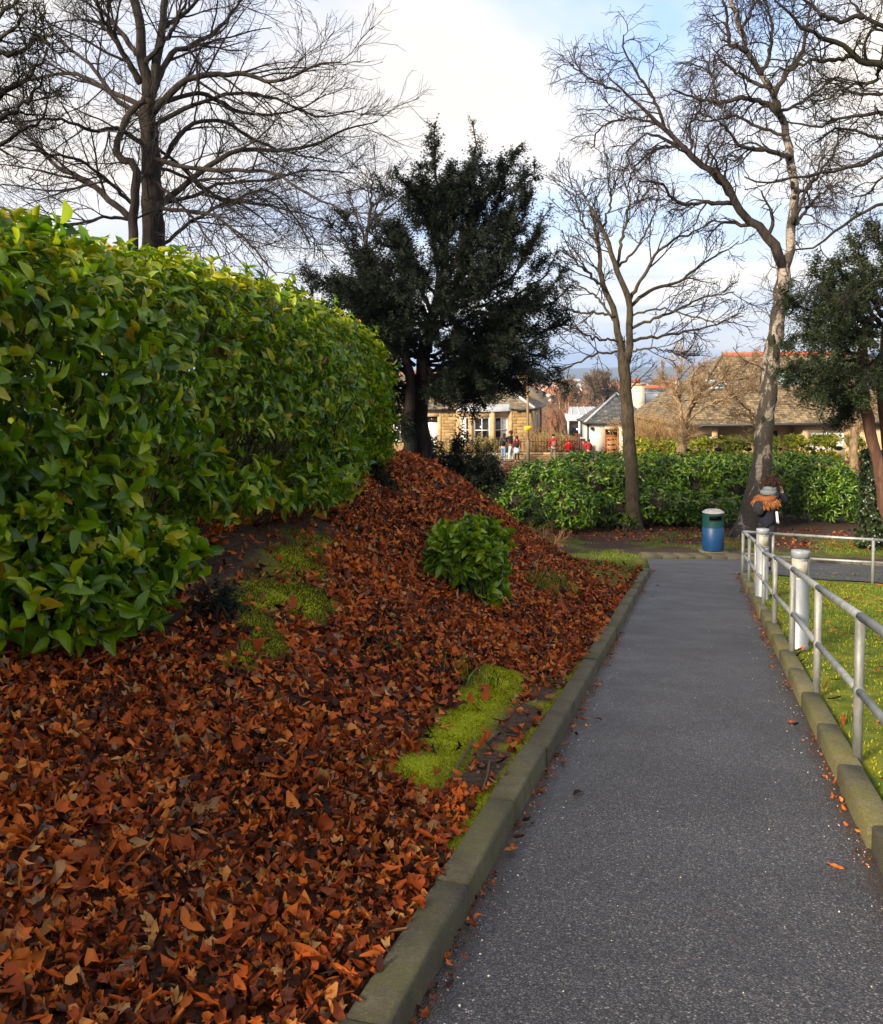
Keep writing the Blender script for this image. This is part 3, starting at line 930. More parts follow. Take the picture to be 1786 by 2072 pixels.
laurel_far = leafmat('laurel_leaves_green', G_FAR, 0.32, 0.2, 0.5)
laurel_faro = leafmat('laurel_leaf_green_single', G_FAR, 0.32, 0.2, 0.5, obj=True)
laurel_sun_tint = leafmat('laurel_sun_tint_leaves', [(0, (0.18, 0.24, 0.008)), (0.4, (0.33, 0.39, 0.010)), (0.8, (0.50, 0.52, 0.014)), (1.0, (0.62, 0.50, 0.02))], 0.3, 0.3, 0.5)  # brighter lime laurel: sunlight on the hedge top put into the leaf colour
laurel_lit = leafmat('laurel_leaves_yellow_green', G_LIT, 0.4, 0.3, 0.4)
G_BUSH = [(0.0, (0.06, 0.14, 0.006)), (0.35, (0.14, 0.27, 0.008)), (0.7, (0.23, 0.38, 0.009)), (1.0, (0.36, 0.48, 0.014))]
laurel_bush = leafmat('laurel_bush_leaves', G_BUSH, 0.3, 0.28, 0.5)
laurel_busho = leafmat('laurel_bush_leaf_single', G_BUSH, 0.3, 0.28, 0.5, obj=True)
stem_m = plain('hedge_stems', two((0.055, 0.042, 0.028)), 20, 0.9)
beech_m = leafmat('beech_leaves', [(0, (0.05, 0.018, 0.01)), (0.5, (0.16, 0.05, 0.02)), (1, (0.30, 0.11, 0.04))], 0.6, 0.2)
beech_o = leafmat('beech_leaf_single', [(0, (0.05, 0.018, 0.01)), (0.5, (0.16, 0.05, 0.02)), (1, (0.30, 0.11, 0.04))], 0.6, 0.2, obj=True)

def shoots(p, nrm, nleaf, L, wid, rng, up=0.45, spread=(0.75, 1.35), jit=0.35):
    """whorls of leaves at shoot tips -> leaf base, axes"""
    n = len(p)
    ax = unit(nrm + np.array([0, 0, up]) + rng.normal(0, jit, (n, 3)))
    h = unit(np.cross(ax, unit(rng.normal(0, 1, (n, 3)))))
    g = np.cross(ax, h)
    out = []
    ph0 = rng.uniform(0, 6.28, n)
    for i in range(nleaf):
        ph = ph0 + 2.4 * i + rng.normal(0, 0.25, n)
        th = rng.uniform(spread[0], spread[1], n) * (0.62 + 0.38 * i / max(1, nleaf - 1) + 0.1)
        d = ax * np.cos(th)[:, None] + (h * np.cos(ph)[:, None] + g * np.sin(ph)[:, None]) * np.sin(th)[:, None]
        Z = ax - d * np.sum(ax * d, 1, keepdims=True)
        Z = unit(Z + rng.normal(0, 0.25, (n, 3)))
        Y = unit(np.cross(Z, d)); Z = np.cross(d, Y)
        l = (L * rng.uniform(0.55, 1.35, n))[:, None]
        base = p - ax * (0.16 * L * i)
        out.append((base, d * l, Y * l * wid * rng.uniform(0.85, 1.15, (n, 1)), Z * l))
    return [np.concatenate(k) for k in zip(*out)]
def leaf_bush(name, label, cat, loc, leaves, tmpl, m, m_single, group=None, n_single=300, smooth=True, vis=None, extra=(), outer=None):
    """leaves = (p, X, Y, Z) arrays; the nearest n_single that show become leaf parts"""
    root = empty(name, loc, label, cat, group)
    p, X, Y, Z = leaves
    rng = np.random.default_rng(len(p))
    pick = rng.integers(0, len(tmpl), len(p))
    one = np.zeros(len(p), bool)
    if n_single and vis is not None:
        c = np.where(vis)[0]
        d = np.linalg.norm(p[c] - np.array((0, 0, CAM_Z)), axis=1) + rng.uniform(0, 1.6, len(c))
        one[c[np.argsort(d)[:n_single]]] = True
    mb = MB()
    fine = (np.linalg.norm(p - np.array((0, 0, CAM_Z)), axis=1) < 5.6) & outer if outer is not None else np.ones(len(p), bool)
    for k, (V, Fs) in enumerate(tmpl):
        q = (pick == k) & ~one & fine
        if q.any():
            VV, FF = scatter(V, Fs, p[q], X[q], Y[q], Z[q]); mb.add(VV, *FF)
        q = (pick == k) & ~one & ~fine
        if q.any():
            VV, FF = scatter(*LAUREL_LOW[k % 2], p[q], X[q], Y[q], Z[q]); mb.add(VV, *FF)
    mb.build('foliage', m, root, smooth, 'stuff')
    if one.any():
        mes = [mesh_data('leaf', V, Fs, m_single, True) for V, Fs in (LAUREL_ONE if len(tmpl) == 4 else tmpl)]
        for i in np.where(one)[0]:
            leaf_at(0, p[i], X[i], Y[i], Z[i], root, 'leaf', mes[pick[i]])
    for e in extra:
        e(root)
    return root

def stems_between(n, f0, f1, r0, r1, seed, K=6, wig=0.06):
    def go(root):
        r = np.random.default_rng(seed)
        a = np.array([f0(r) for _ in range(n)]); b_ = np.array([f1(r, q) for q in a])
        u = np.linspace(0, 1, K)[None, :, None]
        Pp = a[:, None] * (1 - u) + b_[:, None] * u + np.cumsum(r.normal(0, wig, (n, K, 3)), 1) * np.array([1, 1, 0.4])
        Pp[:, 0] = a
        R = np.linspace(r0, r1, K)[None].repeat(n, 0) * r.uniform(0.6, 1.3, (n, 1))
        V, F = tubes(Pp, R, 4)
        MB().add(V, F).build('stems', stem_m, root, True)
    return go

# --- the big clipped laurel hedge on top of the bank
H_TC, H_HW, H_ZT, H_S1, H_SR = 4.42, 1.42, 2.40, 12.1, 6.8
_pg = np.linspace(-1.4, 4.7, 1200)
_px = np.sign(np.cos(_pg)) * np.abs(np.cos(_pg)) ** 0.55 * H_HW
_pz = np.sign(np.sin(_pg)) * np.abs(np.sin(_pg)) ** 0.6 * 1.02
_pl = np.concatenate([[0], np.cumsum(np.hypot(np.diff(_px), np.diff(_pz)))])
def even_ph(r, n, a, b):
    """angles spread evenly along the hedge's outline"""
    return np.interp(r.uniform(np.interp(a, _pg, _pl), np.interp(b, _pg, _pl), n), _pl, _pg)
def hedge_surface(n, seed, k=1.0, s0=-2.0, a=-1.35, b=2.3):
    r = np.random.default_rng(seed)
    s = r.uniform(s0, H_S1 - 0.02, n)
    # more samples on the rounded end
    e = r.random(n) < 0.2
    s[e] = H_S1 - np.abs(r.normal(0, 0.7, e.sum()))
    s = np.clip(s, s0, H_S1 - 0.01)
    ph = even_ph(r, n, a, b)
    f = np.where(s > H_SR, np.clip(1 - (np.abs(s - H_SR) / (H_S1 - H_SR)) ** 2.3, 0, 1) ** (1 / 2.3), 1.0)
    c, q = np.cos(ph), np.sin(ph)
    zb = 0.36 + 0.40 * sstep(5.0, 6.6, s) * (1 - 0.75 * sstep(7.5, 9.0, s))
    zc = (zb + H_ZT) / 2; hh = (H_ZT - zb) / 2
    bulge = 0.10 * (fbm(s * 0.9 + 5, ph * 1.2 + 3, 3) - 0.45) * 4
    t = H_TC + 0.30 * sstep(6.0, 10.0, s) - (H_HW * f * k + bulge * k) * np.sign(c) * np.abs(c) ** 0.55
    z = zc + (hh * k + 0.06 * (fbm(s * 1.4, ph + 9, 3) - 0.45) * 4) * np.sign(q) * np.abs(q) ** 0.6
    z = zb + (z - zb) * (0.30 + 0.70 * f)
    X, Y = xy(s, t)
    es = np.clip((s - H_SR) / (H_S1 - H_SR), 0, 1) ** 1.6 * 1.3
    nt3 = -np.sign(c) * np.abs(c) ** 0.8
    nn = np.stack([es * SA - nt3 * CA, es * CA + nt3 * SA, np.sign(q) * np.abs(q) ** 0.9], -1)
    return np.stack([X, Y, z], -1), unit(nn), s, t, z, ph
def hollow(s, z, m):
    # dark openings low in the face, where the shoots have thinned out
    a = ((s - 5.0) / 1.15) ** 2 + ((z - 1.02) / 0.30) ** 2
    b_ = ((s - 6.7) / 0.9) ** 2 + ((z - 0.95) / 0.22) ** 2
    n = (fbm(s * 2.2 + 2, z * 3 + 4, 3) - 0.45) * 2.2
    small = (fbm(s * 2.4 + 7, z * 2.8 + 1, 3) < 0.27) & (z < 2.0)
    return ((np.minimum(a, b_) + n < m) & (z < 1.5)) | small
def hedge1():
    r = np.random.default_rng(5)
    L = []
    vis = []
    outer = []
    p, nr, s, t, z, ph = hedge_surface(8400, 51)
    hole = hollow(s, z, 1.0)
    keep = ~(hole & (r.random(len(s)) < 0.85))
    keep &= ~((ph > 1.75) & (r.random(len(s)) < 0.85))
    p = p[keep] + nr[keep] * r.normal(0, 0.07, (keep.sum(), 1))
    near = s[keep] < 5.2
    L.append(shoots(p[near], nr[keep][near], 6, 0.094, 0.48, r, 0.40)); L.append(shoots(p[~near], nr[keep][~near], 6, 0.078, 0.48, r, 0.40))
    vv = (s[keep] > 2.0) & (s[keep] < 7) & (ph[keep] < 1.2)
    vis.append(np.tile(vv[near], 6)); vis.append(np.tile(vv[~near], 6)); outer += [np.ones(near.sum() * 6, bool), np.zeros((~near).sum() * 6, bool)]
    # inner leaves
    for k, n, nl in ((0.88, 1700, 5), (0.72, 1900, 5), (0.52, 900, 5)):
        p, nr, s, t, z, ph = hedge_surface(n, 60 + nl, k)
        q = ~(hollow(s, z, 0.9) & (r.random(len(s)) < 0.8)) if k > 0.6 else np.ones(len(s), bool)
        L.append(shoots(p[q], nr[q], nl, 0.13, 0.42, r, 0.2, jit=0.8))
        vis.append(np.zeros(q.sum() * nl, bool)); outer.append(np.zeros(q.sum() * nl, bool))
    # branches drooping over the bank near the camera
    for (px, py, Yd, rs, rt, rz, n) in [(120, 1190, 4.4, 0.55, 0.34, 0.24, 110), (300, 1130, 4.9, 0.32, 0.30, 0.16, 44), (40, 1080, 4.5, 0.5, 0.4, 0.3, 90), (240, 1235, 4.5, 0.35, 0.22, 0.14, 46), (350, 1125, 4.9, 0.12, 0.12, 0.07, 8),
                                         (480, 1000, 6.3, 0.5, 0.25, 0.16, 40), (620, 985, 7.6, 0.6, 0.25, 0.2, 60), (680, 950, 8.6, 0.6, 0.25, 0.3, 70), (90, 1000, 4.8, 0.6, 0.35, 0.3, 80), (380, 960, 5.8, 0.4, 0.3, 0.2, 34)]:
        c = P(px, py, Yd)
        d = unit(r.normal(0, 1, (n, 3)))
        q = d * r.uniform(0.35, 1, (n, 1)) ** 0.5
        pp = np.stack([c[0] + q[:, 0] * rs * SA - q[:, 1] * rt * CA, c[1] + q[:, 0] * rs * CA + q[:, 1] * rt * SA, c[2] + q[:, 2] * rz], -1)
        dn = np.stack([d[:, 0] * SA - d[:, 1] * CA, d[:, 0] * CA + d[:, 1] * SA, d[:, 2] * 0.6 + 0.2], -1)
        dn[:, 0] += 0.35
        L.append(shoots(pp, unit(dn), 6, 0.104, 0.44, r, 0.25))
        vis.append(np.ones(n * 6, bool) & (Yd < 5.2)); outer.append(np.ones(n * 6, bool))
    p, nr, s, t, z, ph = hedge_surface(1900, 57, 0.95, a=2.3, b=4.4)
    L.append(shoots(p, nr, 5, 0.15, 0.55, r, 0.2, jit=0.6)); vis.append(np.zeros(len(p) * 5, bool)); outer.append(np.zeros(len(p) * 5, bool))
    leaves = [np.concatenate(k) for k in zip(*L)]
    vis = np.concatenate(vis)
    # extra top and shoulder leaves, the sunlit yellow rim painted in as lime colour
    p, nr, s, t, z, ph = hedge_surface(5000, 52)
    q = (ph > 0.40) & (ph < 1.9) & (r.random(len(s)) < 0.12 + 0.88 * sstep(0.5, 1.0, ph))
    sun_tinted = shoots(p[q] + nr[q] * r.normal(0.04, 0.04, (q.sum(), 1)), nr[q], 5, 0.088, 0.46, r, 0.8)
    def sun_tint_top(root):
        mb = MB(); VV, FF = scatter(*LAUREL_LOW[0], *sun_tinted); mb.add(VV, *FF); mb.build('sun_tint_leaves', laurel_sun_tint, root, True, 'stuff')
    ds = lambda r_: (*xy(r_.uniform(-1, 12), 0), 0)
    def foot(r_):
        s = r_.uniform(0.5, 9.6); t = r_.uniform(3.6, 5.2); x, y = xy(s, t)
        return (x, y, gz(x, y) - 0.05)
    def head(r_, a):
        s, t = st(a[0], a[1])
        s2 = np.clip(s + r_.normal(0, 0.5), -1, 9.9); t2 = t + r_.normal(-0.6, 0.5); x, y = xy(s2, max(t2, 3.25 + 0.5 * float(sstep(7, 10, s2))))
        return (x, y, r_.uniform(0.8, 2.3))
    return leaf_bush('laurel_hedge', 'large clipped laurel hedge with yellow-green top on the bank at left', 'hedge', (*xy(6, 4.4), 0.3), leaves, LAUREL, laurel_m, laurel_o, None, 300, True, vis,
                     [sun_tint_top, stems_between(420, foot, head, 0.018, 0.004, 71)], np.concatenate(outer))
hedge1()

# --- rounded bush helper: leaves over an uneven ellipsoid shell
def blob_leaves(c, rad, n, L, wid, seed, nleaf=6, inner=True, top=1.0, up=0.4, bottom=-0.75, az=None, pw=1.0):
    r = np.random.default_rng(seed)
    d = unit(r.normal(0, 1, (int(n * 2.2), 3)))
    d = d[d[:, 2] > bottom][:n]
    if az is not None:
        d = d[(d @ np.asarray(az)) > -0.35]
    lump = 1 + 0.30 * (fbm(d[:, 0] * 2 + seed, d[:, 1] * 2 + d[:, 2] * 1.7 + 3, 3) - 0.45)
    e = np.sign(d) * np.abs(d) ** pw
    p = np.asarray(c) + e * np.asarray(rad) * lump[:, None] * r.uniform(0.93, 1.05, (len(d), 1))
    nr = unit(d / np.asarray(rad))
    out = [shoots(p, nr, nleaf, L, wid, r, up)]
    if inner:
        q = r.random(len(d)) < 0.36
        out.append(shoots(np.asarray(c) + (p[q] - np.asarray(c)) * r.uniform(0.6, 0.86, (q.sum(), 1)), nr[q], nleaf, L, wid, r, 0.2, jit=0.8))
    a = [np.concatenate(k) for k in zip(*out)]
    vis = np.zeros(len(a[0]), bool)
    vis[:len(d) * nleaf] = np.tile((d @ unit(np.array((0, 0, CAM_Z + 0.5)) - np.asarray(c))) > 0.2, nleaf)
    return a, vis

# small laurel bush half-way up the bank
g = G(975, 1225); c = P(945, 1122, g[1] + 0.25)
lv, vis = blob_leaves(c, (0.36, 0.36, 0.30), 230, 0.105, 0.44, 81, 6, True, pw=0.85)
lv2, vis2 = blob_leaves(c + (0.15, -0.10, -0.30), (0.17, 0.18, 0.26), 70, 0.095, 0.44, 82, 6, False)
lv = [np.concatenate(k) for k in zip(lv, lv2)]; vis = np.concatenate([vis, vis2])
leaf_bush('laurel_bush', 'small bright green laurel bush growing alone on the leafy bank', 'bush', (g[0], g[1], g[2]), lv, LAUREL, laurel_bush, laurel_busho, None, 300, True, vis,
          [stems_between(16, lambda r: (g[0] + r.normal(0, 0.05), g[1] + r.normal(0, 0.05) + 0.15, g[2] - 0.05), lambda r, a: (c[0] + r.normal(0, 0.25), c[1] + r.normal(0, 0.2), c[2] + r.uniform(-0.2, 0.2)), 0.014, 0.005, 83, wig=0.02)])

# long laurel hedge behind the bin: a chain of lobes
def lobes_hedge(name, label, cat, spec, L, wid, m, mo, n_single, seed, dens, group=None, nleaf=5, core=True, up=0.4, tmpl=None, pw=0.8, ck=0.62):
    A = []; vs = []
    for i, (c, rad) in enumerate(spec):
        area = 4 * math.pi * ((rad[0] * rad[1]) ** 1.6 / 3 + (rad[0] * rad[2]) ** 1.6 / 3 + (rad[1] * rad[2]) ** 1.6 / 3) ** (1 / 1.6)
        a, v = blob_leaves(c, rad, int(area * dens), L, wid, seed + i, nleaf, True, up=up, az=unit(np.array((0, 0, 3.0)) - np.asarray(c)), bottom=-0.9, pw=pw)
        A.append(a); vs.append(v)
    lv = [np.concatenate(k) for k in zip(*A)]; vis = np.concatenate(vs)
    def corefn(root):
        mb = MB()
        for c, rad in spec:
            pr = [(max(0.02, math.cos(a)) * 1.0, math.sin(a)) for a in np.linspace(-1.5, 1.5, 9)]
            k = MB(); lathe(k, pr, seg=14)
            V = k.v[0] * np.asarray(rad) * ck + np.asarray(c)
            mb.add(V, *[f for f in k.f])
        mb.build('dense_twig_core', stem_m, root, True)
    c0 = np.mean([k[0] for k in spec], 0)
    return leaf_bush(name, label, cat, (c0[0], c0[1], gz(c0[0], c0[1])), lv, tmpl or LAUREL_LOW, m, mo, group, n_single, True, vis, [corefn] if core else [])
def lobe_px(px, ptop, pbot, Y, wpx, depth):
    a = P(px, ptop, Y); b_ = P(px, pbot, Y)
    return ((a + b_) / 2 + (0, depth * 0.6, 0), (wpx / FPX * Y / 2, depth, (a[2] - b_[2]) / 2))
spec = [lobe_px(1105, 938, 1072, 27.0, 150, 1.2), lobe_px(1200, 922, 1062, 28.2, 190, 1.4), lobe_px(1310, 921, 1060, 28.6, 200, 1.5), lobe_px(1410, 924, 1056, 28.6, 190, 1.5), lobe_px(1490, 924, 1056, 28.4, 150, 1.4), lobe_px(1160, 985, 1075, 26.2, 110, 0.8), lobe_px(1330, 985, 1062, 27.2, 150, 0.9), lobe_px(1250, 1000, 1065, 27.2, 130, 0.7), lobe_px(1440, 1000, 1065, 27.2, 130, 0.7)]
lobes_hedge('laurel_hedge', 'long dark green laurel hedge behind the blue bin and slim tree', 'hedge', spec, 0.15, 0.42, laurel_far, laurel_faro, 300, 200, 38)
spec = [lobe_px(1590, 920, 1045, 28.4, 140, 1.4), lobe_px(1660, 930, 1052, 28.0, 150, 1.4), lobe_px(1710, 955, 1058, 27.6, 90, 1.1)]
lobes_hedge('laurel_hedge', 'rounded laurel hedge right of the birch trunk with yellowish top', 'hedge', spec, 0.15, 0.40, laurel_far, laurel_faro, 200, 230, 42)
# low hedge strip running along the foot of the bank
spec = [lobe_px(950, 968, 1010, 23.5, 90, 0.5), lobe_px(1000, 975, 1035, 23.0, 90, 0.5), lobe_px(1045, 990, 1062, 22.6, 90, 0.55), lobe_px(1080, 1010, 1085, 22.3, 80, 0.5)]
lobes_hedge('laurel_hedge', 'low light green laurel strip at the far edge of the leafy bank', 'hedge', spec, 0.13, 0.42, laurel_far, laurel_faro, 200, 250, 55)
# sunlit hedge in front of the bungalow
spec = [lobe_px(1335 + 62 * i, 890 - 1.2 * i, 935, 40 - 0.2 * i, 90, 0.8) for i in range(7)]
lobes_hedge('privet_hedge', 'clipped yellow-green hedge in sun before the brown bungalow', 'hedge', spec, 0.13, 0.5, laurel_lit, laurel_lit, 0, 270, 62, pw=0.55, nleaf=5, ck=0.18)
# copper beech hedge beside the street
spec = [lobe_px(1018 + 28 * i, 938, 985, 38, 42, 0.5) for i in range(3)]
lobes_hedge('beech_hedge', 'low rusty brown beech hedge between the dark shrub and laurel hedge', 'hedge', spec, 0.09, 0.6, beech_m, beech_o, 0, 290, 90, pw=0.6, nleaf=4)
spec = [lobe_px(1745, 935, 960, 34, 60, 0.5)]
lobes_hedge('beech_hedge', 'small patch of rusty brown hedge beyond the ivy trunk at right', 'hedge', spec, 0.09, 0.6, beech_m, beech_o, 0, 296, 90, pw=0.6, nleaf=4)

# ------------------------------------------------------------------ bare trees
def grow(Pp, R, n, length, ang, u, K, wig, trop, rfac, rmin, seed, rend=0.35, taper=0.55, back=0.0, flat=None):
    """children of every polyline: returns points (M*n,K,3) and radii"""
    r = np.random.default_rng(seed)
    M, Kp, _ = Pp.shape
    uu = (np.arange(n)[None] + r.uniform(0.1, 0.9, (M, n))) / n
    uu = u[0] + (u[1] - u[0]) * uu
    q = uu * (Kp - 1); i = np.clip(q.astype(int), 0, Kp - 2); f = (q - i)[..., None]
    m = np.arange(M)[:, None]
    p0 = Pp[m, i] * (1 - f) + Pp[m, i + 1] * f
    tg = unit(Pp[m, i + 1] - Pp[m, i])
    r0 = R[m, i] * (1 - f[..., 0]) + R[m, i + 1] * f[..., 0]
    rd = r.normal(0, 1, (M, n, 3))
    pp = unit(rd - tg * np.sum(rd * tg, -1, keepdims=True))
    a = r.uniform(ang[0], ang[1], (M, n, 1))
    d = tg * np.cos(a) + pp * np.sin(a)
    if flat is not None:
        d = unit(d + np.array(flat))
    L = r.uniform(length[0], length[1], (M, n)) * (1 - taper * uu)
    d = d.reshape(-1, 3); L = L.reshape(-1); p = p0.reshape(-1, 3)
    pts = [p]
    st_ = (L / (K - 1))[:, None]
    tr = np.array(trop)
    for k in range(K - 1):
        d = unit(d + r.normal(0, wig, d.shape) + tr * (k + 1) / K)
        p = p + d * st_
        pts.append(p)
    rs = np.clip(r0.reshape(-1) * rfac, rmin, None)
    prof = np.linspace(1, 0, K)[None]
    RR = np.maximum(rmin, rs[:, None] * (rend + (1 - rend) * prof))
    return np.stack(pts, 1), RR
def limb(pts, Y, K=18, wob=0.03, dz=0.0, seed=0):
    """main limb surveyed along the photograph, dz = how far the tip leans away from us"""
    n = len(pts)
    w = np.array([P(px, py, Y + dz * (i / max(1, n - 1)) ** 1.2) for i, (px, py) in enumerate(pts)])
    l = smooth_line(w, K)
    r = np.random.default_rng(seed)
    j = r.normal(0, wob, (K, 3)); j[0] = 0
    return l + j
def ground_snap(l, x=0.08):
    l = l.copy(); g = gz(l[0, 0], l[0, 1]); l[0, 2] = g - x
    return l
def bark(name, c, dark, scale=9, stretch=0.18, rough=0.9, green=0.0):
    m, nt, b = mat(name)
    v = mapv(nt, (1, 1, stretch))
    f = noise(nt, scale, 7, 0.65, v, 0.6)
    col = ramp(nt, f, [(0.36, dark), (0.52, c), (0.68, tuple(k * 1.45 for k in c))])
    if green:
        col = mixc(nt, ramp(nt, noise(nt, 1.6, 5, 0.7), [(0.42, (0, 0, 0)), (0.7, (green,) * 3)]), col, (0.07, 0.075, 0.02))
    nt.links.new(col, b.inputs['Base Color'])
    b.inputs['Roughness'].default_value = rough
    b.inputs['Specular IOR Level'].default_value = 0.2
    bump(nt, b, noise(nt, scale * 2.2, 7, 0.7, v), 0.8, 0.03)
    return m
bark_grey = bark('grey_brown_bark', (0.034, 0.027, 0.022), (0.012, 0.009, 0.008))
bark_dark = bark('dark_bark', (0.018, 0.015, 0.014), (0.008, 0.007, 0.007), green=0.4)
bark_olive = bark('olive_bark', (0.062, 0.047, 0.033), (0.024, 0.018, 0.014), 14, 0.3, green=0.35)
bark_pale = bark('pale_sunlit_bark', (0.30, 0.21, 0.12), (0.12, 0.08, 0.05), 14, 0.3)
bark_red = bark('reddish_bark', (0.105, 0.055, 0.036), (0.06, 0.030, 0.022), 8, 0.2)
twig_m = plain('grey_twigs', two((0.020, 0.015, 0.013)), 3, 0.9, bumps=0)
twig_red = plain('reddish_twigs', two((0.028, 0.018, 0.015)), 3, 0.9, bumps=0)
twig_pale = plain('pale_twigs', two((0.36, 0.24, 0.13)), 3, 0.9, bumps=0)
def birch_bark():
    m, nt, b = mat('birch_bark')
    v = mapv(nt, (1, 1, 0.55))
    f = noise(nt, 3.2, 6, 0.62, v, 0.8)
    pos = N(nt, 'ShaderNodeSeparateXYZ', {0: coords(nt)}).outputs['Z']
    hgt = N(nt, 'ShaderNodeMapRange', {0: pos, 1: -2.2, 2: 4.2, 3: 0.11, 4: 0.03}).outputs[0]
    fs = N(nt, 'ShaderNodeMath', {0: f, 1: hgt}, operation='ADD').outputs[0]
    white = ramp(nt, noise(nt, 9, 5, 0.6, mapv(nt, (1, 1, 4))), [(0.3, (0.13, 0.105, 0.08)), (0.55, (0.27, 0.23, 0.19)), (0.75, (0.37, 0.33, 0.29))])
    dark = ramp(nt, noise(nt, 14, 6, 0.7), [(0.3, (0.014, 0.011, 0.009)), (0.7, (0.065, 0.050, 0.036))])
    k = ramp(nt, fs, [(0.50, (0, 0, 0)), (0.545, (1, 1, 1))])
    len_ = ramp(nt, noise(nt, 6, 3, 0.5, mapv(nt, (1.2, 1.2, 5))), [(0.62, (0, 0, 0)), (0.66, (0.8, 0.8, 0.8))])
    c = mixc(nt, k, white, dark)
    c = mixc(nt, len_, c, (0.03, 0.025, 0.02))
    nt.links.new(c, b.inputs['Base Color'])
    b.inputs['Roughness'].default_value = 0.75
    bump(nt, b, noise(nt, 20, 7, 0.7, v), 0.8, 0.03)
    return m
birch_m = birch_bark()
birch_limb = bark('birch_limb_bark', (0.040, 0.031, 0.027), (0.010, 0.008, 0.007), 6, 0.4)

def bare_tree(name, label, cat, stems, limbs, levels, tm, bm, seed, group=None, limb_sides=7, bm2=None):
    """stems/limbs = list of (polyline, r0, r1); stems are trunk, limbs are branch parts, levels grow twigs"""
    base = stems[0][0][0]
    root = empty(name, (base[0], base[1], gz(base[0], base[1])), label, cat, group)
    r = np.random.default_rng(seed)
    for l, r0, r1 in stems:
        K = len(l)
        R = np.linspace(r0, r1, K) * (1 + r.normal(0, 0.035, K))
        if l[0, 2] < gz(l[0, 0], l[0, 1]) + 0.05:
            R[0] *= 1.55; R[1] *= 1.15
        mb = MB(); add_tube(mb, l, R, 14); mb.build('trunk', bm, root, True)
    for l, r0, r1 in limbs:
        K = len(l)
        R = (r1 + (r0 - r1) * np.linspace(1, 0, K) ** 0.9) * (1 + r.normal(0, 0.05, K))
        mb = MB(); add_tube(mb, l, R, limb_sides); mb.build('branch', bm2 or bm, root, True)
    mb = MB()
    K0 = 18
    src = [(smooth_line(l, K0), r0, r1, 1) for l, r0, r1 in limbs] + [(smooth_line(l, K0)[K0 // 2:], min(0.045, r1), min(0.03, r1), 0) for l, r0, r1 in stems if levels.get('from_stems', True)]
    cur = np.stack([smooth_line(k[0], K0) for k in src]); R = np.stack([np.linspace(k[1], k[2], K0) for k in src])
    for j, lv in enumerate(levels['lv']):
        cp, cr = grow(cur, R, seed=seed * 13 + j, **lv)
        V, F = tubes(cp, cr, 4 if j == 0 else 3)
        mb.add(V, F)
        cur, R = cp, cr
    mb.build('twigs', tm, root, False, 'stuff')
    return root
def LM(defs, Y, seed, rs=0.06, rt=0.012):
    out = []
    rr = np.random.default_rng(seed)
    for i, d in enumerate(defs):
        pts = d[0] if isinstance(d, tuple) else d
        dz = d[1] if isinstance(d, tuple) else rr.uniform(-2.2, 2.2)
        r0 = (d[2] if isinstance(d, tuple) and len(d) > 2 else rs) * (0.78 if seed == 300 else 1.0)
        l = limb(pts, Y, 22, 0.014 if seed == 300 else 0.022, dz, seed + i)
        out.append((l, r0, rt))
    return out

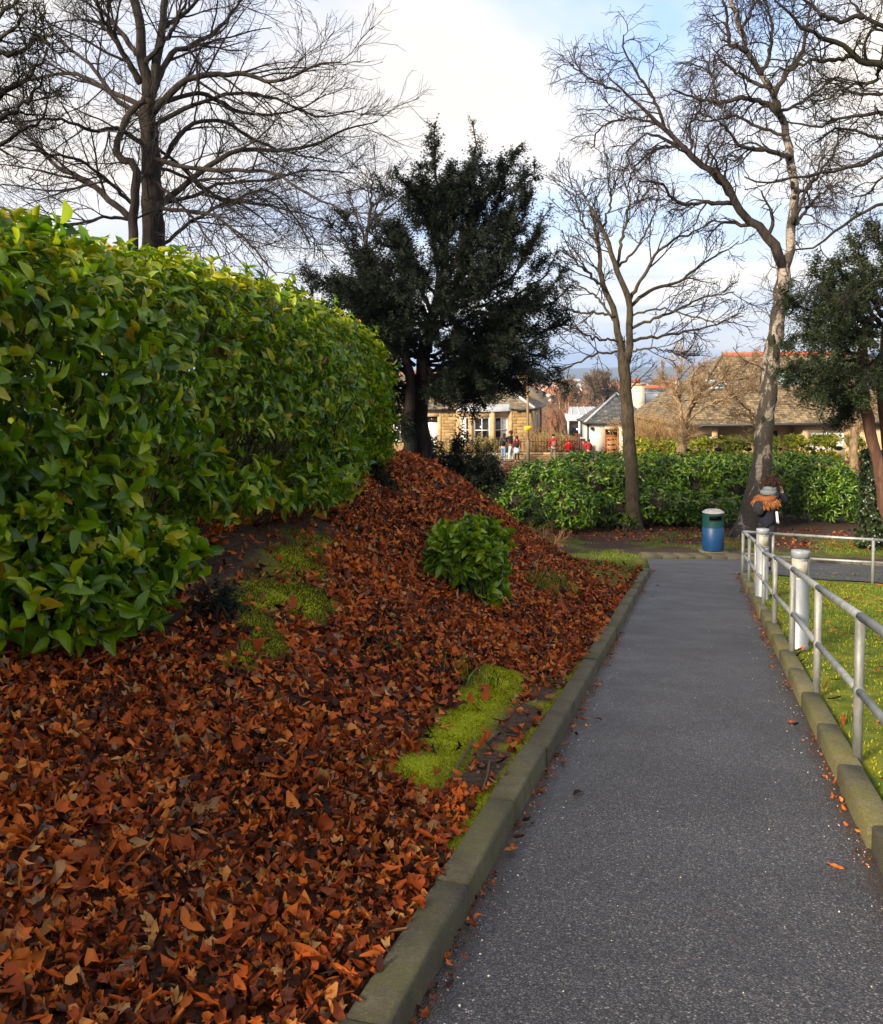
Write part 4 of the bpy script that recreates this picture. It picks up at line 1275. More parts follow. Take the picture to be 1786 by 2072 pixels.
# --- big spreading lime behind the hedge
Y = 20.0
tr = ground_snap(limb([(308, 640), (309, 500), (309, 420), (304, 330), (299, 240), (301, 200)], Y, 20, 0.015))
tr2 = limb([(301, 205), (292, 130), (283, 60), (272, 0), (262, -90), (255, -200)], Y, 18, 0.02)
tr3 = limb([(301, 210), (318, 140), (325, 60), (338, -20), (345, -120)], Y, 16, 0.02)
trb = ground_snap(limb([(272, 640), (268, 490), (272, 420), (274, 345), (262, 327), (240, 322), (238, 290), (250, 255), (272, 215), (296, 205)], Y - 0.6, 24, 0.015))
limbs = LM([
    ([(309, 428), (325, 414), (360, 385), (430, 330), (480, 305), (560, 303), (620, 297), (700, 262), (765, 245)], 1.0, 0.10),
    ([(292, 313), (350, 332), (430, 345), (545, 347), (625, 395), (740, 445)], -2.5, 0.075),
    ([(306, 358), (318, 345), (350, 290), (390, 250), (450, 245), (520, 285), (600, 312), (690, 330)], 2.5, 0.08),
    ([(308, 230), (345, 190), (400, 155), (500, 150), (560, 165), (640, 130), (690, 128)], -1.0, 0.10),
    ([(312, 175), (320, 160), (345, 110), (390, 90), (440, 60), (490, 0), (530, -60)], 1.5, 0.10),
    ([(301, 222), (318, 213), (390, 190), (440, 203), (500, 230), (590, 225), (660, 190)], 3.0, 0.08),
    ([(309, 415), (330, 422), (400, 430), (440, 442), (500, 490), (560, 560)], -2.0, 0.06),
    ([(309, 505), (345, 480), (400, 440), (480, 400), (540, 385), (590, 430), (630, 500)], 1.0, 0.06),
    ([(306, 355), (328, 380), (372, 420), (420, 480), (460, 540)], -3.0, 0.04),
    ([(272, 445), (246, 425), (180, 370), (120, 340), (60, 275), (10, 200)], 0.5, 0.10),
    ([(285, 170), (240, 90), (200, 20), (180, -60)], -1.5, 0.10),
    ([(297, 240), (240, 205), (180, 130), (120, 80), (70, 10)], 1.5, 0.08),
    ([(272, 415), (252, 400), (200, 350), (150, 320), (80, 310), (-10, 290)], -2.0, 0.06),
    ([(292, 215), (230, 190), (150, 150), (70, 160), (-20, 190)], 2.5, 0.08),
    ([(276, 110), (240, 60), (190, 0), (160, -60)], 1.0, 0.08),
    ([(271, 450), (240, 440), (200, 440), (140, 455), (70, 430), (0, 440)], -1.0, 0.05),
    ([(300, 300), (240, 260), (190, 265), (110, 240), (20, 250)], -3.0, 0.07),
    ([(325, 60), (380, 20), (430, -40)], 1.0, 0.08),
    ([(303, 292), (318, 300), (370, 340), (420, 390), (500, 420), (560, 470)], 3.0, 0.05),
    ([(292, 130), (350, 60), (380, -10)], -2.0, 0.08),
    ([(309, 412), (330, 410), (395, 395), (450, 370), (530, 365), (620, 345), (720, 350)], 2.0, 0.06),
    ([(305, 335), (320, 340), (380, 360), (450, 400), (540, 415), (640, 440), (700, 470)], 0.5, 0.05),
    ([(300, 258), (315, 250), (390, 215), (470, 190), (560, 200), (640, 235), (720, 225)], 0.5, 0.07),
], Y, 300, rt=0.012)
tree_lv = {'lv': [
    dict(n=14, length=(1.2, 2.6), ang=(0.45, 1.0), u=(0.18, 1.0), K=10, wig=0.10, trop=(0, 0, 0.03), rfac=0.5, rmin=0.0085),
    dict(n=8, length=(0.55, 1.25), ang=(0.4, 0.95), u=(0.15, 1.0), K=5, wig=0.12, trop=(0, 0, 0.06), rfac=0.55, rmin=0.0052),
    dict(n=3, length=(0.24, 0.6), ang=(0.4, 0.9), u=(0.2, 1.0), K=3, wig=0.10, trop=(0, 0, 0.10), rfac=0.7, rmin=0.0034)]}
bare_tree('lime_tree', 'big spreading leafless tree with twin trunk rising behind the left hedge', 'tree',
          [(tr, 0.27, 0.17), (tr2, 0.13, 0.05), (tr3, 0.11, 0.05), (trb, 0.12, 0.06)], limbs, tree_lv, twig_m, bark_grey, 31)

# --- dark tree reaching in at the upper left corner
Y = 12.0
tr = ground_snap(limb([(-420, 900), (-400, 600), (-380, 300), (-360, 100)], Y, 14, 0.02))
limbs = LM([([(-380, 330), (-200, 300), (-60, 235), (30, 180), (75, 140), (95, 100)], 0.5, 0.09), ([(-370, 200), (-180, 150), (-40, 100), (20, 60), (60, 20)], -0.6, 0.08),
            ([(-380, 420), (-160, 330), (-40, 310), (40, 270), (90, 230)], 0.6, 0.08), ([(-370, 120), (-150, 60), (-20, 40), (60, -20)], 0.0, 0.08), ([(-60, 235), (0, 240), (50, 210), (85, 165)], 0.3, 0.05),
            ([(-40, 100), (30, 110), (75, 75), (110, 70)], -0.5, 0.045)], Y, 340, rt=0.012)
lv = {'from_stems': False, 'lv': [dict(n=9, length=(0.5, 1.1), ang=(0.5, 1.1), u=(0.5, 1.0), K=8, wig=0.22, trop=(0, 0, 0.05), rfac=0.6, rmin=0.009),
             dict(n=6, length=(0.2, 0.5), ang=(0.5, 1.1), u=(0.2, 1.0), K=6, wig=0.25, trop=(0, 0, 0.08), rfac=0.6, rmin=0.006),
             dict(n=4, length=(0.08, 0.2), ang=(0.5, 1.1), u=(0.2, 1.0), K=4, wig=0.25, trop=(0, 0, 0.08), rfac=0.7, rmin=0.004)]}
bare_tree('bare_tree', 'dark knotty leafless tree whose boughs reach in at the upper left corner', 'tree', [(tr, 0.3, 0.16)], limbs, lv, bark_dark, bark_dark, 33)

# --- small thin tree behind the yew
Y = 32.0
tr = ground_snap(limb([(742, 700), (742, 560), (742, 480), (752, 410)], Y, 14, 0.02))
limbs = LM([[(745, 470), (770, 400), (790, 345)], [(742, 500), (715, 420), (700, 390)], [(745, 450), (800, 410), (830, 390)], [(742, 520), (780, 470), (820, 450)], [(742, 560), (700, 500), (665, 470)], [(750, 420), (752, 370), (760, 335)]], Y, 360, 0.04, 0.014)
lv = {'lv': [dict(n=8, length=(0.8, 1.6), ang=(0.4, 0.9), u=(0.1, 1.0), K=7, wig=0.10, trop=(0, 0, 0.12), rfac=0.6, rmin=0.010), dict(n=6, length=(0.4, 0.9), ang=(0.3, 0.8), u=(0.1, 1.0), K=5, wig=0.1, trop=(0, 0, 0.1), rfac=0.7, rmin=0.0065), dict(n=3, length=(0.2, 0.5), ang=(0.3, 0.8), u=(0.1, 1.0), K=4, wig=0.1, trop=(0, 0, 0.1), rfac=0.7, rmin=0.0055)]}
bare_tree('bare_tree', 'thin pale leafless sapling seen just left of the dark yew', 'tree', [(tr, 0.10, 0.05)], limbs, lv, twig_red, bark_grey, 35)

# --- slim tree by the path end
Y = 27.0
tr = ground_snap(limb([(1287, 1085), (1283, 1040), (1277, 960), (1272, 880), (1266, 800), (1263, 740), (1263, 712)], Y, 20, 0.012))
trl = limb([(1258, 735), (1254, 690), (1247, 650), (1238, 620), (1224, 585), (1214, 550), (1211, 500), (1204, 465)], Y, 18, 0.015, 0.4)
trr = limb([(1268, 735), (1274, 690), (1275, 640), (1272, 612), (1260, 575), (1246, 541), (1232, 500), (1218, 464), (1196, 425)], Y, 18, 0.015, -0.4)
limbs = LM([([(1246, 541), (1255, 500), (1268, 440), (1271, 400), (1258, 352)], 0.5, 0.055), ([(1275, 605), (1300, 560), (1340, 500), (1400, 470), (1442, 448)], -1.0, 0.06), ([(1276, 620), (1310, 590), (1370, 570), (1430, 530), (1495, 490)], 1.2, 0.06),
            ([(1276, 665), (1310, 650), (1370, 627), (1420, 603), (1485, 590)], -1.2, 0.05), ([(1276, 690), (1340, 680), (1420, 665), (1490, 640)], 1.5, 0.05), ([(1268, 715), (1320, 705), (1390, 725)], -1.0, 0.035),
            ([(1243, 640), (1200, 632), (1155, 628), (1125, 615)], 1.0, 0.045), ([(1226, 588), (1185, 550), (1135, 500)], -1.0, 0.05), ([(1256, 690), (1205, 685), (1150, 660)], -1.0, 0.04), ([(1258, 712), (1210, 716), (1150, 742), (1110, 760)], 0.5, 0.04),
            ([(1211, 500), (1180, 450), (1160, 390)], 1.0, 0.04), ([(1218, 465), (1235, 410), (1230, 360)], -0.6, 0.04), ([(1204, 465), (1190, 410), (1150, 370)], 0.5, 0.04), ([(1250, 660), (1215, 610), (1190, 590), (1150, 560)], 1.5, 0.04), ([(1246, 545), (1290, 500), (1320, 440), (1330, 400)], 1.4, 0.045),
            ([(1275, 640), (1330, 625), (1400, 640), (1450, 655)], -2.0, 0.035)], Y, 380, 0.05, 0.016)
lv = {'lv': [dict(n=8, length=(0.9, 1.9), ang=(0.4, 0.9), u=(0.25, 1.0), K=9, wig=0.10, trop=(0, 0, 0.07), rfac=0.55, rmin=0.012), dict(n=6, length=(0.35, 0.9), ang=(0.4, 0.9), u=(0.2, 1.0), K=6, wig=0.13, trop=(0, 0, 0.07), rfac=0.6, rmin=0.008), dict(n=3, length=(0.12, 0.35), ang=(0.5, 1.0), u=(0.3, 1.0), K=4, wig=0.15, trop=(0, 0, 0.12), rfac=0.7, rmin=0.0065)]}
bare_tree('sycamore_tree', 'slim forked leafless tree before the laurel hedge left of the bin', 'tree', [(tr, 0.215, 0.165), (trl, 0.115, 0.05), (trr, 0.115, 0.05)], limbs, lv, twig_m, bark_olive, 37)

# --- birch
Y = 25.5
tr = ground_snap(limb([(1502, 1092), (1510, 1060), (1528, 1000), (1540, 940), (1546, 880), (1551, 820), (1556, 760), (1567, 690), (1574, 640), (1582, 590), (1586, 545)], Y, 26, 0.02))
trr = limb([(1586, 548), (1598, 505), (1605, 440), (1606, 380), (1600, 320), (1588, 268), (1572, 222), (1560, 180), (1540, 148), (1512, 110), (1500, 60), (1478, 0), (1470, -80)], Y, 30, 0.025, 0.8)
limbs = LM([([(1586, 545), (1570, 505), (1545, 470), (1500, 432), (1485, 405), (1478, 385), (1450, 352), (1400, 320), (1375, 290), (1330, 250), (1300, 220), (1255, 180), (1232, 160)], -1.0, 0.15),
            ([(1488, 410), (1460, 372), (1420, 332), (1390, 302), (1340, 280), (1305, 272), (1265, 312)], 0.6, 0.085), ([(1484, 412), (1430, 412), (1378, 412), (1352, 392), (1340, 372), (1290, 365)], -1.2, 0.065),
            ([(1600, 320), (1560, 305), (1520, 300), (1490, 290), (1470, 260), (1450, 240)], -1.5, 0.08), ([(1580, 238), (1545, 208), (1500, 200), (1450, 208), (1400, 195), (1355, 180)], -0.8, 0.085), ([(1566, 195), (1590, 150), (1625, 100), (1632, 50), (1650, -20)], 0.6, 0.075),
            ([(1512, 105), (1475, 82), (1470, 30), (1455, -30)], -0.5, 0.07), ([(1606, 450), (1625, 400), (1650, 350), (1663, 314)], -0.4, 0.055), ([(1608, 455), (1645, 407), (1695, 368)], -0.8, 0.05), ([(1605, 400), (1650, 360), (1690, 300), (1700, 240)], 2.0, 0.05),
            ([(1345, 262), (1330, 215), (1300, 165), (1265, 110), (1260, 75)], -0.5, 0.05), ([(1255, 185), (1215, 170), (1180, 150), (1150, 125)], 0.4, 0.035), ([(1400, 320), (1395, 260), (1420, 215), (1440, 170)], 0.6, 0.045), ([(1450, 208), (1440, 150), (1420, 110)], 0.6, 0.04),
            ([(1560, 180), (1530, 170), (1480, 140), (1440, 100)], 1.4, 0.06), ([(1540, 150), (1560, 90), (1560, 30), (1540, -20)], 0.8, 0.06), ([(1572, 225), (1610, 215), (1660, 180), (1700, 150)], 1.0, 0.05), ([(1574, 650), (1620, 610), (1640, 570)], -0.3, 0.03),
            ([(1500, 60), (1520, 20), (1530, -40)], 0.5, 0.05), ([(1375, 292), (1330, 300), (1290, 330), (1270, 380)], -0.6, 0.04), ([(1330, 250), (1270, 240), (1220, 255), (1195, 300)], 0.6, 0.04), ([(1590, 275), (1530, 255), (1490, 235), (1440, 245), (1390, 240)], 1.2, 0.05)], Y, 420, 0.06, 0.018)
lv = {'lv': [dict(n=12, length=(0.8, 1.9), ang=(0.5, 1.2), u=(0.12, 1.0), K=10, wig=0.24, trop=(0, 0, -0.06), rfac=0.5, rmin=0.012), dict(n=7, length=(0.4, 1.1), ang=(0.5, 1.2), u=(0.2, 1.0), K=6, wig=0.23, trop=(0, 0, -0.22), rfac=0.55, rmin=0.0068), dict(n=3, length=(0.22, 0.65), ang=(0.4, 1.0), u=(0.2, 1.0), K=3, wig=0.16, trop=(0, 0, -0.3), rfac=0.7, rmin=0.0044)]}
birch = bare_tree('birch_tree', 'tall birch with patchy white bark leaning beside the bin', 'tree', [(tr, 0.29, 0.19), (trr, 0.135, 0.05)], limbs, lv, twig_red, birch_m, 39, bm2=birch_limb)
# burrs on the birch trunk
r = np.random.default_rng(3)
for (px, py, q) in [(1590, 620, 0.12), (1588, 560, 0.11), (1562, 690, 0.17), (1568, 720, 0.15), (1565, 805, 0.12), (1534, 955, 0.14), (1583, 585, 0.1), (1604, 445, 0.09), (1603, 375, 0.08), (1572, 215, 0.14), (1545, 850, 0.13)]:
    c = P(px, py, Y - 0.12)
    k = MB(); lathe(k, [(max(0.05, math.cos(a)), math.sin(a)) for a in np.linspace(-1.5, 1.5, 7)], seg=10)
    mb = MB(); mb.add(k.v[0] * q * r.uniform(0.75, 1.2, (len(k.v[0]), 3)) * (0.8, 0.8, 1.3) + c, *k.f); mb.build('bark_burr', bark_dark, birch, True)

# --- tree outside the right edge whose boughs cross the sky
Y = 15.0
tr = ground_snap(limb([(2080, 1250), (2060, 900), (2040, 600), (2000, 300), (1960, 50)], Y, 16, 0.02))
limbs = LM([([(1970, 180), (1880, 170), (1786, 136), (1726, 112), (1686, 88), (1633, 57), (1594, 26), (1560, -10)], -0.6, 0.085), ([(1965, 110), (1860, 80), (1786, 53), (1748, 35), (1715, -10)], 0.5, 0.075), ([(1730, 114), (1690, 122), (1638, 123), (1600, 135), (1563, 146)], 0.4, 0.04),
            ([(2020, 330), (1900, 250), (1786, 229), (1704, 238), (1660, 251), (1625, 255), (1575, 242)], 0.8, 0.055), ([(2030, 420), (1900, 330), (1786, 312), (1720, 339), (1616, 361), (1550, 368), (1506, 361)], -0.7, 0.05), ([(2020, 360), (1880, 290), (1786, 281), (1740, 268), (1682, 264), (1650, 290)], 1.4, 0.05),
            ([(2040, 560), (1900, 440), (1786, 413), (1704, 457), (1638, 501), (1605, 502)], -0.4, 0.05), ([(2050, 640), (1920, 560), (1810, 560), (1740, 590), (1690, 620)], 0.6, 0.045), ([(1960, 60), (1840, 10), (1760, -20)], -0.8, 0.06), ([(2000, 230), (1890, 200), (1800, 190), (1730, 190), (1690, 160)], 1.6, 0.05),
            ([(1786, 136), (1760, 165), (1720, 175), (1670, 200)], 0.3, 0.035), ([(2040, 500), (1900, 380), (1800, 350), (1760, 390), (1720, 400)], 1.0, 0.04), ([(1748, 35), (1690, 40), (1640, 15), (1610, -20)], 0.4, 0.04)], Y, 460, 0.06, 0.012)
lv = {'from_stems': False, 'lv': [dict(n=10, length=(0.6, 1.35), ang=(0.5, 1.1), u=(0.3, 1.0), K=9, wig=0.24, trop=(0, 0, 0.02), rfac=0.5, rmin=0.0085), dict(n=6, length=(0.25, 0.65), ang=(0.5, 1.1), u=(0.2, 1.0), K=7, wig=0.26, trop=(0, 0, 0.03), rfac=0.6, rmin=0.0052), dict(n=4, length=(0.10, 0.28), ang=(0.5, 1.1), u=(0.2, 1.0), K=3, wig=0.26, trop=(0, 0, 0.04), rfac=0.7, rmin=0.0034)]}
bare_tree('bare_tree', 'leafless tree whose dark crooked boughs cross the sky from the right edge', 'tree', [(tr, 0.34, 0.16)], limbs, lv, bark_dark, bark_dark, 43)

# --- pale sunlit garden trees before the bungalow
Y = 36.5
def garden_tree(label, base, top, limbs, r0, seed, Y, n=(7, 6, 3)):
    tr = ground_snap(limb([base, ((base[0] + top[0]) / 2, (base[1] + top[1]) / 2), top], Y, 10, 0.015))
    lm = LM(limbs, Y, seed, r0 * 0.5, 0.016)
    lv = {'lv': [dict(n=n[0], length=(0.5, 1.3), ang=(0.4, 0.9), u=(0.2, 1.0), K=8, wig=0.15, trop=(0, 0, 0.05), rfac=0.6, rmin=0.013), dict(n=n[1], length=(0.3, 0.8), ang=(0.4, 0.9), u=(0.2, 1.0), K=6, wig=0.17, trop=(0, 0, 0.05), rfac=0.6, rmin=0.009), dict(n=n[2], length=(0.15, 0.4), ang=(0.4, 0.9), u=(0.2, 1.0), K=4, wig=0.17, trop=(0, 0, 0.05), rfac=0.7, rmin=0.008)]}
    return bare_tree('garden_tree', label, 'tree', [(tr, r0, r0 * 0.85)], lm, lv, twig_pale, bark_pale, seed, 'bare garden trees before the bungalow')
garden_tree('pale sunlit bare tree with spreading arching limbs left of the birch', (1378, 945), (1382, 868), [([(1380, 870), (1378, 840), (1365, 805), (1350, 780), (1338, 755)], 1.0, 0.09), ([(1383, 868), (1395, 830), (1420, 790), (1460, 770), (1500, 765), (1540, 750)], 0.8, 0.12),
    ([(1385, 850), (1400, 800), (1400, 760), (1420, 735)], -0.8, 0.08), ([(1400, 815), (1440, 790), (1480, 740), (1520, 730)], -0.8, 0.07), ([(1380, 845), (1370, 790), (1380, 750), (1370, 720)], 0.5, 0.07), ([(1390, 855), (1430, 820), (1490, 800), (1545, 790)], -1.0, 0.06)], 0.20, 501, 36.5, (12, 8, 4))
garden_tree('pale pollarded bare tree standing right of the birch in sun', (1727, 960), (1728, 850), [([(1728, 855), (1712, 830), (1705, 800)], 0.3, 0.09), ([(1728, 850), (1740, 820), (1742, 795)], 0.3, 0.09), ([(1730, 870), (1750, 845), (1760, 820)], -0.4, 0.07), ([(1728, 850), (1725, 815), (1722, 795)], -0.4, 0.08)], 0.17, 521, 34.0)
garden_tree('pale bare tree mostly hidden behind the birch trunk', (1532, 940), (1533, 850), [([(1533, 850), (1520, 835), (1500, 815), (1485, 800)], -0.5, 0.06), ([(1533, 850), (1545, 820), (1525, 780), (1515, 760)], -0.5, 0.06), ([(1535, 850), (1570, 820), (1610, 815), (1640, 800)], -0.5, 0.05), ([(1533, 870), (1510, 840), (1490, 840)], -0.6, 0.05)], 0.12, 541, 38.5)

# ------------------------------------------------------------------ yews
def feather(n, droop, seed):
    """a yew spray: needles in two ranks along a twig"""
    r = np.random.default_rng(seed)
    V = []; F = []
    for i in range(n):
        u = (i + 0.5) / n
        for sgn in (-1, 1):
            l = 0.34 * (1 - 0.55 * u) * r.uniform(0.7, 1.2)
            z = -droop * u * u
            k = len(V)
            V += [(u - 0.085, 0.01 * sgn, z), (u + 0.085, 0.01 * sgn, z), (u + 0.15, sgn * l, z - 0.05 + r.normal(0, 0.05))]
            F.append((k, k + 1, k + 2) if sgn > 0 else (k + 1, k, k + 2))
    k = len(V)
    V += [(0, -0.02, 0), (0, 0.02, 0), (1.05, 0, -droop)]
    F.append((k, k + 1, k + 2))
    return np.array(V), [np.array(F)]
FEATH = [feather(3, 0.25, 1), feather(3, 0.5, 2), feather(3, 0.1, 3)]
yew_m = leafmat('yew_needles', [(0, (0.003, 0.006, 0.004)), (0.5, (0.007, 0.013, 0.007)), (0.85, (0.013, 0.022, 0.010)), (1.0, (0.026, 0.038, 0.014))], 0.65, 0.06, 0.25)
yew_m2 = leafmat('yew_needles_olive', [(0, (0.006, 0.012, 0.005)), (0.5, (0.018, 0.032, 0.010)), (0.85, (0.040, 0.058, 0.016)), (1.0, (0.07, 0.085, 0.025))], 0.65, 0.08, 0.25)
yew_bark = bark('yew_bark', (0.016, 0.012, 0.011), (0.006, 0.005, 0.005), 10, 0.15)
def sprays(mb, Pp, per, size, seed, up=0.15, out=0.9, umin=0.1, spread=1.0):
    """needle sprays along polylines"""
    r = np.random.default_rng(seed)
    M, K, _ = Pp.shape
    u = r.uniform(umin, 1.0, (M, per))
    q = u * (K - 1); i = np.clip(q.astype(int), 0, K - 2); f = (q - i)[..., None]
    m = np.arange(M)[:, None]
    p = (Pp[m, i] * (1 - f) + Pp[m, i + 1] * f).reshape(-1, 3)
    tg = unit(Pp[m, i + 1] - Pp[m, i]).reshape(-1, 3)
    d = unit(tg * out + r.normal(0, 0.75 * spread, p.shape) + np.array([0, 0, up - 0.35 * r.random()]))
    Z = unit(np.array([0, 0, 1.0]) + r.normal(0, 0.45, p.shape))
    Yv = unit(np.cross(Z, d)); Z = np.cross(d, Yv)
    s = (size * r.uniform(0.6, 1.35, len(p)))[:, None]
    k = r.integers(0, len(FEATH), len(p))
    for j, (V, Fs) in enumerate(FEATH):
        g_ = k == j
        VV, FF = scatter(V, Fs, p[g_], d[g_] * s[g_], Yv[g_] * s[g_], Z[g_] * s[g_])
        mb.add(VV, *FF)
def yew(name, label, stems, limbs, levels, mneedle, seed, size=0.22, per=(16, 9, 5), cat='tree', bm=None, spread=0.7, plumes=None, out=0.9):
    base = stems[0][0][0]
    root = empty(name, (base[0], base[1], gz(base[0], base[1])), label, cat)
    r = np.random.default_rng(seed)
    for l, r0, r1 in stems:
        K = len(l); R = np.linspace(r0, r1, K) * (1 + r.normal(0, 0.05, K))
        mb = MB(); add_tube(mb, l, R, 12); mb.build('trunk', bm or yew_bark, root, True)
    for l, r0, r1 in limbs:
        K = len(l); R = np.linspace(r0, r1, K)
        mb = MB(); add_tube(mb, l, R, 6); mb.build('branch', yew_bark, root, True)
    K0 = 18
    cur = np.stack([smooth_line(l, K0) for l, a, c in limbs]); R = np.stack([np.linspace(a, c, K0) for l, a, c in limbs])
    tw = MB(); fo = MB()
    sprays(fo, cur, per[0] * 3, size, seed + 1, umin=0.25, spread=spread, out=out)
    if plumes:
        pc, prad = grow(cur, R, seed=seed + 99, **plumes)
        V, F = tubes(pc, prad, 4); tw.add(V, F)
        pc18 = np.stack([smooth_line(q, K0) for q in pc]); sprays(fo, pc18, per[0], size, seed + 98, umin=0.15, spread=spread, out=out)
        cur = np.concatenate([cur, pc18]); R = np.concatenate([R, np.linspace(1, 0.4, K0)[None] * prad[:, :1]])
    for j, lv in enumerate(levels):
        cur, R = grow(cur, R, seed=seed * 7 + j, **lv)
        if j == 0:
            V, F = tubes(cur[:, ::2] if cur.shape[1] > 5 else cur, R[:, ::2] if cur.shape[1] > 5 else R, 3); tw.add(V, F)
        sprays(fo, cur, per[j + 1], size * (0.95 - 0.1 * j), seed + 5 + j, spread=spread, out=out)
    tw.build('twigs', yew_bark, root, False, 'stuff')
    fo.build('foliage', mneedle, root, False, 'stuff')
    return root
Y = 18.0
t1 = ground_snap(limb([(853, 945), (852, 880), (850, 800), (858, 720), (880, 620), (900, 520)], Y, 18, 0.02))
t2 = ground_snap(limb([(826, 945), (828, 880), (830, 800), (822, 720), (800, 640)], Y - 0.3, 14, 0.02))
rr = np.random.default_rng(9)
defs = [
    ([(880, 640), (900, 520), (890, 400), (876, 320), (877, 252)], 0.3), ([(890, 600), (940, 480), (955, 380), (958, 300), (955, 250)], -0.3), ([(900, 560), (960, 440), (1010, 370), (1040, 315), (1056, 286)], 0.5),
    ([(895, 600), (980, 480), (1030, 420), (1050, 370), (1062, 335)], -0.6), ([(900, 620), (1000, 530), (1055, 440), (1075, 380), (1084, 335)], 0.2), ([(900, 640), (1020, 570), (1070, 510), (1095, 460), (1110, 420)], -0.4),
    ([(900, 660), (1020, 610), (1090, 570), (1115, 540), (1125, 505)], 0.6), ([(880, 700), (1000, 650), (1080, 630), (1130, 600), (1150, 572)], -0.6), ([(870, 720), (980, 690), (1070, 680), (1120, 665), (1148, 650)], 0.4),
    ([(865, 740), (960, 730), (1040, 730), (1100, 740), (1135, 745)], -0.2), ([(860, 760), (940, 760), (1010, 770), (1070, 770), (1110, 765)], 0.7), ([(858, 770), (900, 765), (940, 770), (985, 788)], -1.2),
    ([(885, 580), (880, 470), (860, 400), (838, 375), (830, 352)], 0.6), ([(886, 470), (905, 420), (935, 350)], -0.4), ([(884, 480), (850, 420), (825, 375)], -0.4), ([(870, 620), (830, 540), (790, 480), (768, 448)], 0.4), ([(865, 640), (800, 580), (740, 530), (690, 480), (660, 455)], -0.4),
    ([(860, 660), (760, 620), (690, 590), (640, 560), (612, 545)], 0.4), ([(855, 690), (760, 670), (700, 650), (650, 620), (625, 590)], -0.6), ([(850, 700), (780, 610), (740, 560), (720, 530)], 0.8), ([(850, 720), (790, 720), (750, 710), (720, 700)], -0.8),
    ([(870, 630), (845, 540), (825, 490), (800, 455)], -0.8), ([(890, 580), (915, 470), (925, 400), (928, 350)], 1.0), ([(905, 540), (985, 450), (1010, 400), (1015, 345)], 0.8), ([(880, 660), (900, 640), (930, 620), (960, 600)], -2.0),
    ([(870, 690), (840, 680), (800, 690), (780, 700)], -2.0), ([(880, 700), (930, 700), (980, 710), (1020, 730)], -2.0), ([(885, 620), (930, 560), (960, 520), (980, 490)], -1.6), ([(880, 610), (860, 560), (840, 540), (820, 520)], -1.6), ([(860, 740), (880, 760), (900, 770), (930, 790)], -1.6),
    ([(860, 760), (810, 780), (780, 790), (750, 780)], -0.4), ([(880, 640), (930, 600), (985, 590), (1040, 560)], 1.8), ([(870, 720), (920, 730), (980, 750), (1040, 790)], 1.4), ([(880, 700), (950, 670), (1010, 660), (1060, 640)], -1.4),
    ([(855, 720), (800, 660), (760, 640), (700, 560)], 1.2), ([(890, 540), (870, 440), (905, 380), (915, 330)], 0.2), ([(900, 600), (960, 560), (1020, 500), (1060, 460)], 1.4), ([(900, 620), (960, 620), (1040, 620), (1095, 610)], -1.2)]
defs += [([(850, 680), (800, 640), (760, 600), (735, 560)], 1.4), ([(845, 720), (790, 690), (740, 660), (690, 645)], 1.4), ([(845, 700), (810, 650), (780, 620), (755, 600)], -1.6), ([(840, 760), (800, 740), (770, 735), (740, 730)], -1.2), ([(855, 730), (835, 700), (815, 690), (795, 680)], -2.0), ([(860, 730), (880, 690), (890, 660), (900, 630)], -2.4), ([(835, 770), (790, 730), (745, 700), (705, 690)], -0.5), ([(840, 740), (790, 690), (750, 670), (715, 640)], 0.5), ([(832, 800), (790, 780), (760, 770), (735, 775)], 0.2), ([(838, 720), (800, 680), (760, 650), (730, 615)], -1.2), ([(850, 650), (800, 610), (760, 600), (720, 585)], -1.0),
    ([(858, 765), (890, 768), (915, 778), (940, 800)], -0.8), ([(860, 765), (910, 755), (960, 765), (1005, 785)], -0.4), ([(862, 755), (930, 745), (1000, 735), (1060, 748), (1095, 758)], 0.1), ([(862, 750), (940, 720), (1030, 710), (1090, 715), (1140, 705)], 0.8), ([(858, 770), (880, 775), (895, 785), (908, 802)], -0.3),
    ([(840, 790), (815, 800), (800, 815), (790, 840)], -0.2), ([(862, 740), (950, 700), (1040, 690), (1100, 690)], -1.5), ([(870, 660), (900, 600), (940, 570), (985, 540)], -2.2), ([(868, 690), (840, 640), (820, 600), (800, 570)], -2.2)]
limbs = [(limb(p, Y, 18, 0.03, dz, 700 + i), 0.04, 0.010) for i, (p, dz) in enumerate(defs)]
ylv = [dict(n=14, length=(0.20, 0.40), ang=(0.35, 0.8), u=(0.10, 0.98), K=6, wig=0.10, trop=(0, 0, -0.03), rfac=0.4, rmin=0.005, taper=0.66),
       dict(n=4, length=(0.10, 0.22), ang=(0.5, 1.0), u=(0.1, 1.0), K=4, wig=0.15, trop=(0, 0, -0.14), rfac=0.6, rmin=0.0035, taper=0.5)]
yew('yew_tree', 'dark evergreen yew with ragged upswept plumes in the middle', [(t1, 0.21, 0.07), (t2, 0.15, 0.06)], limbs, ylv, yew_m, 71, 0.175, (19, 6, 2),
    plumes=dict(n=4, length=(0.7, 1.5), ang=(0.14, 0.36), u=(0.10, 0.70), K=9, wig=0.05, trop=(0, 0, 0.06), rfac=0.6, rmin=0.008, taper=0.3), out=1.5)

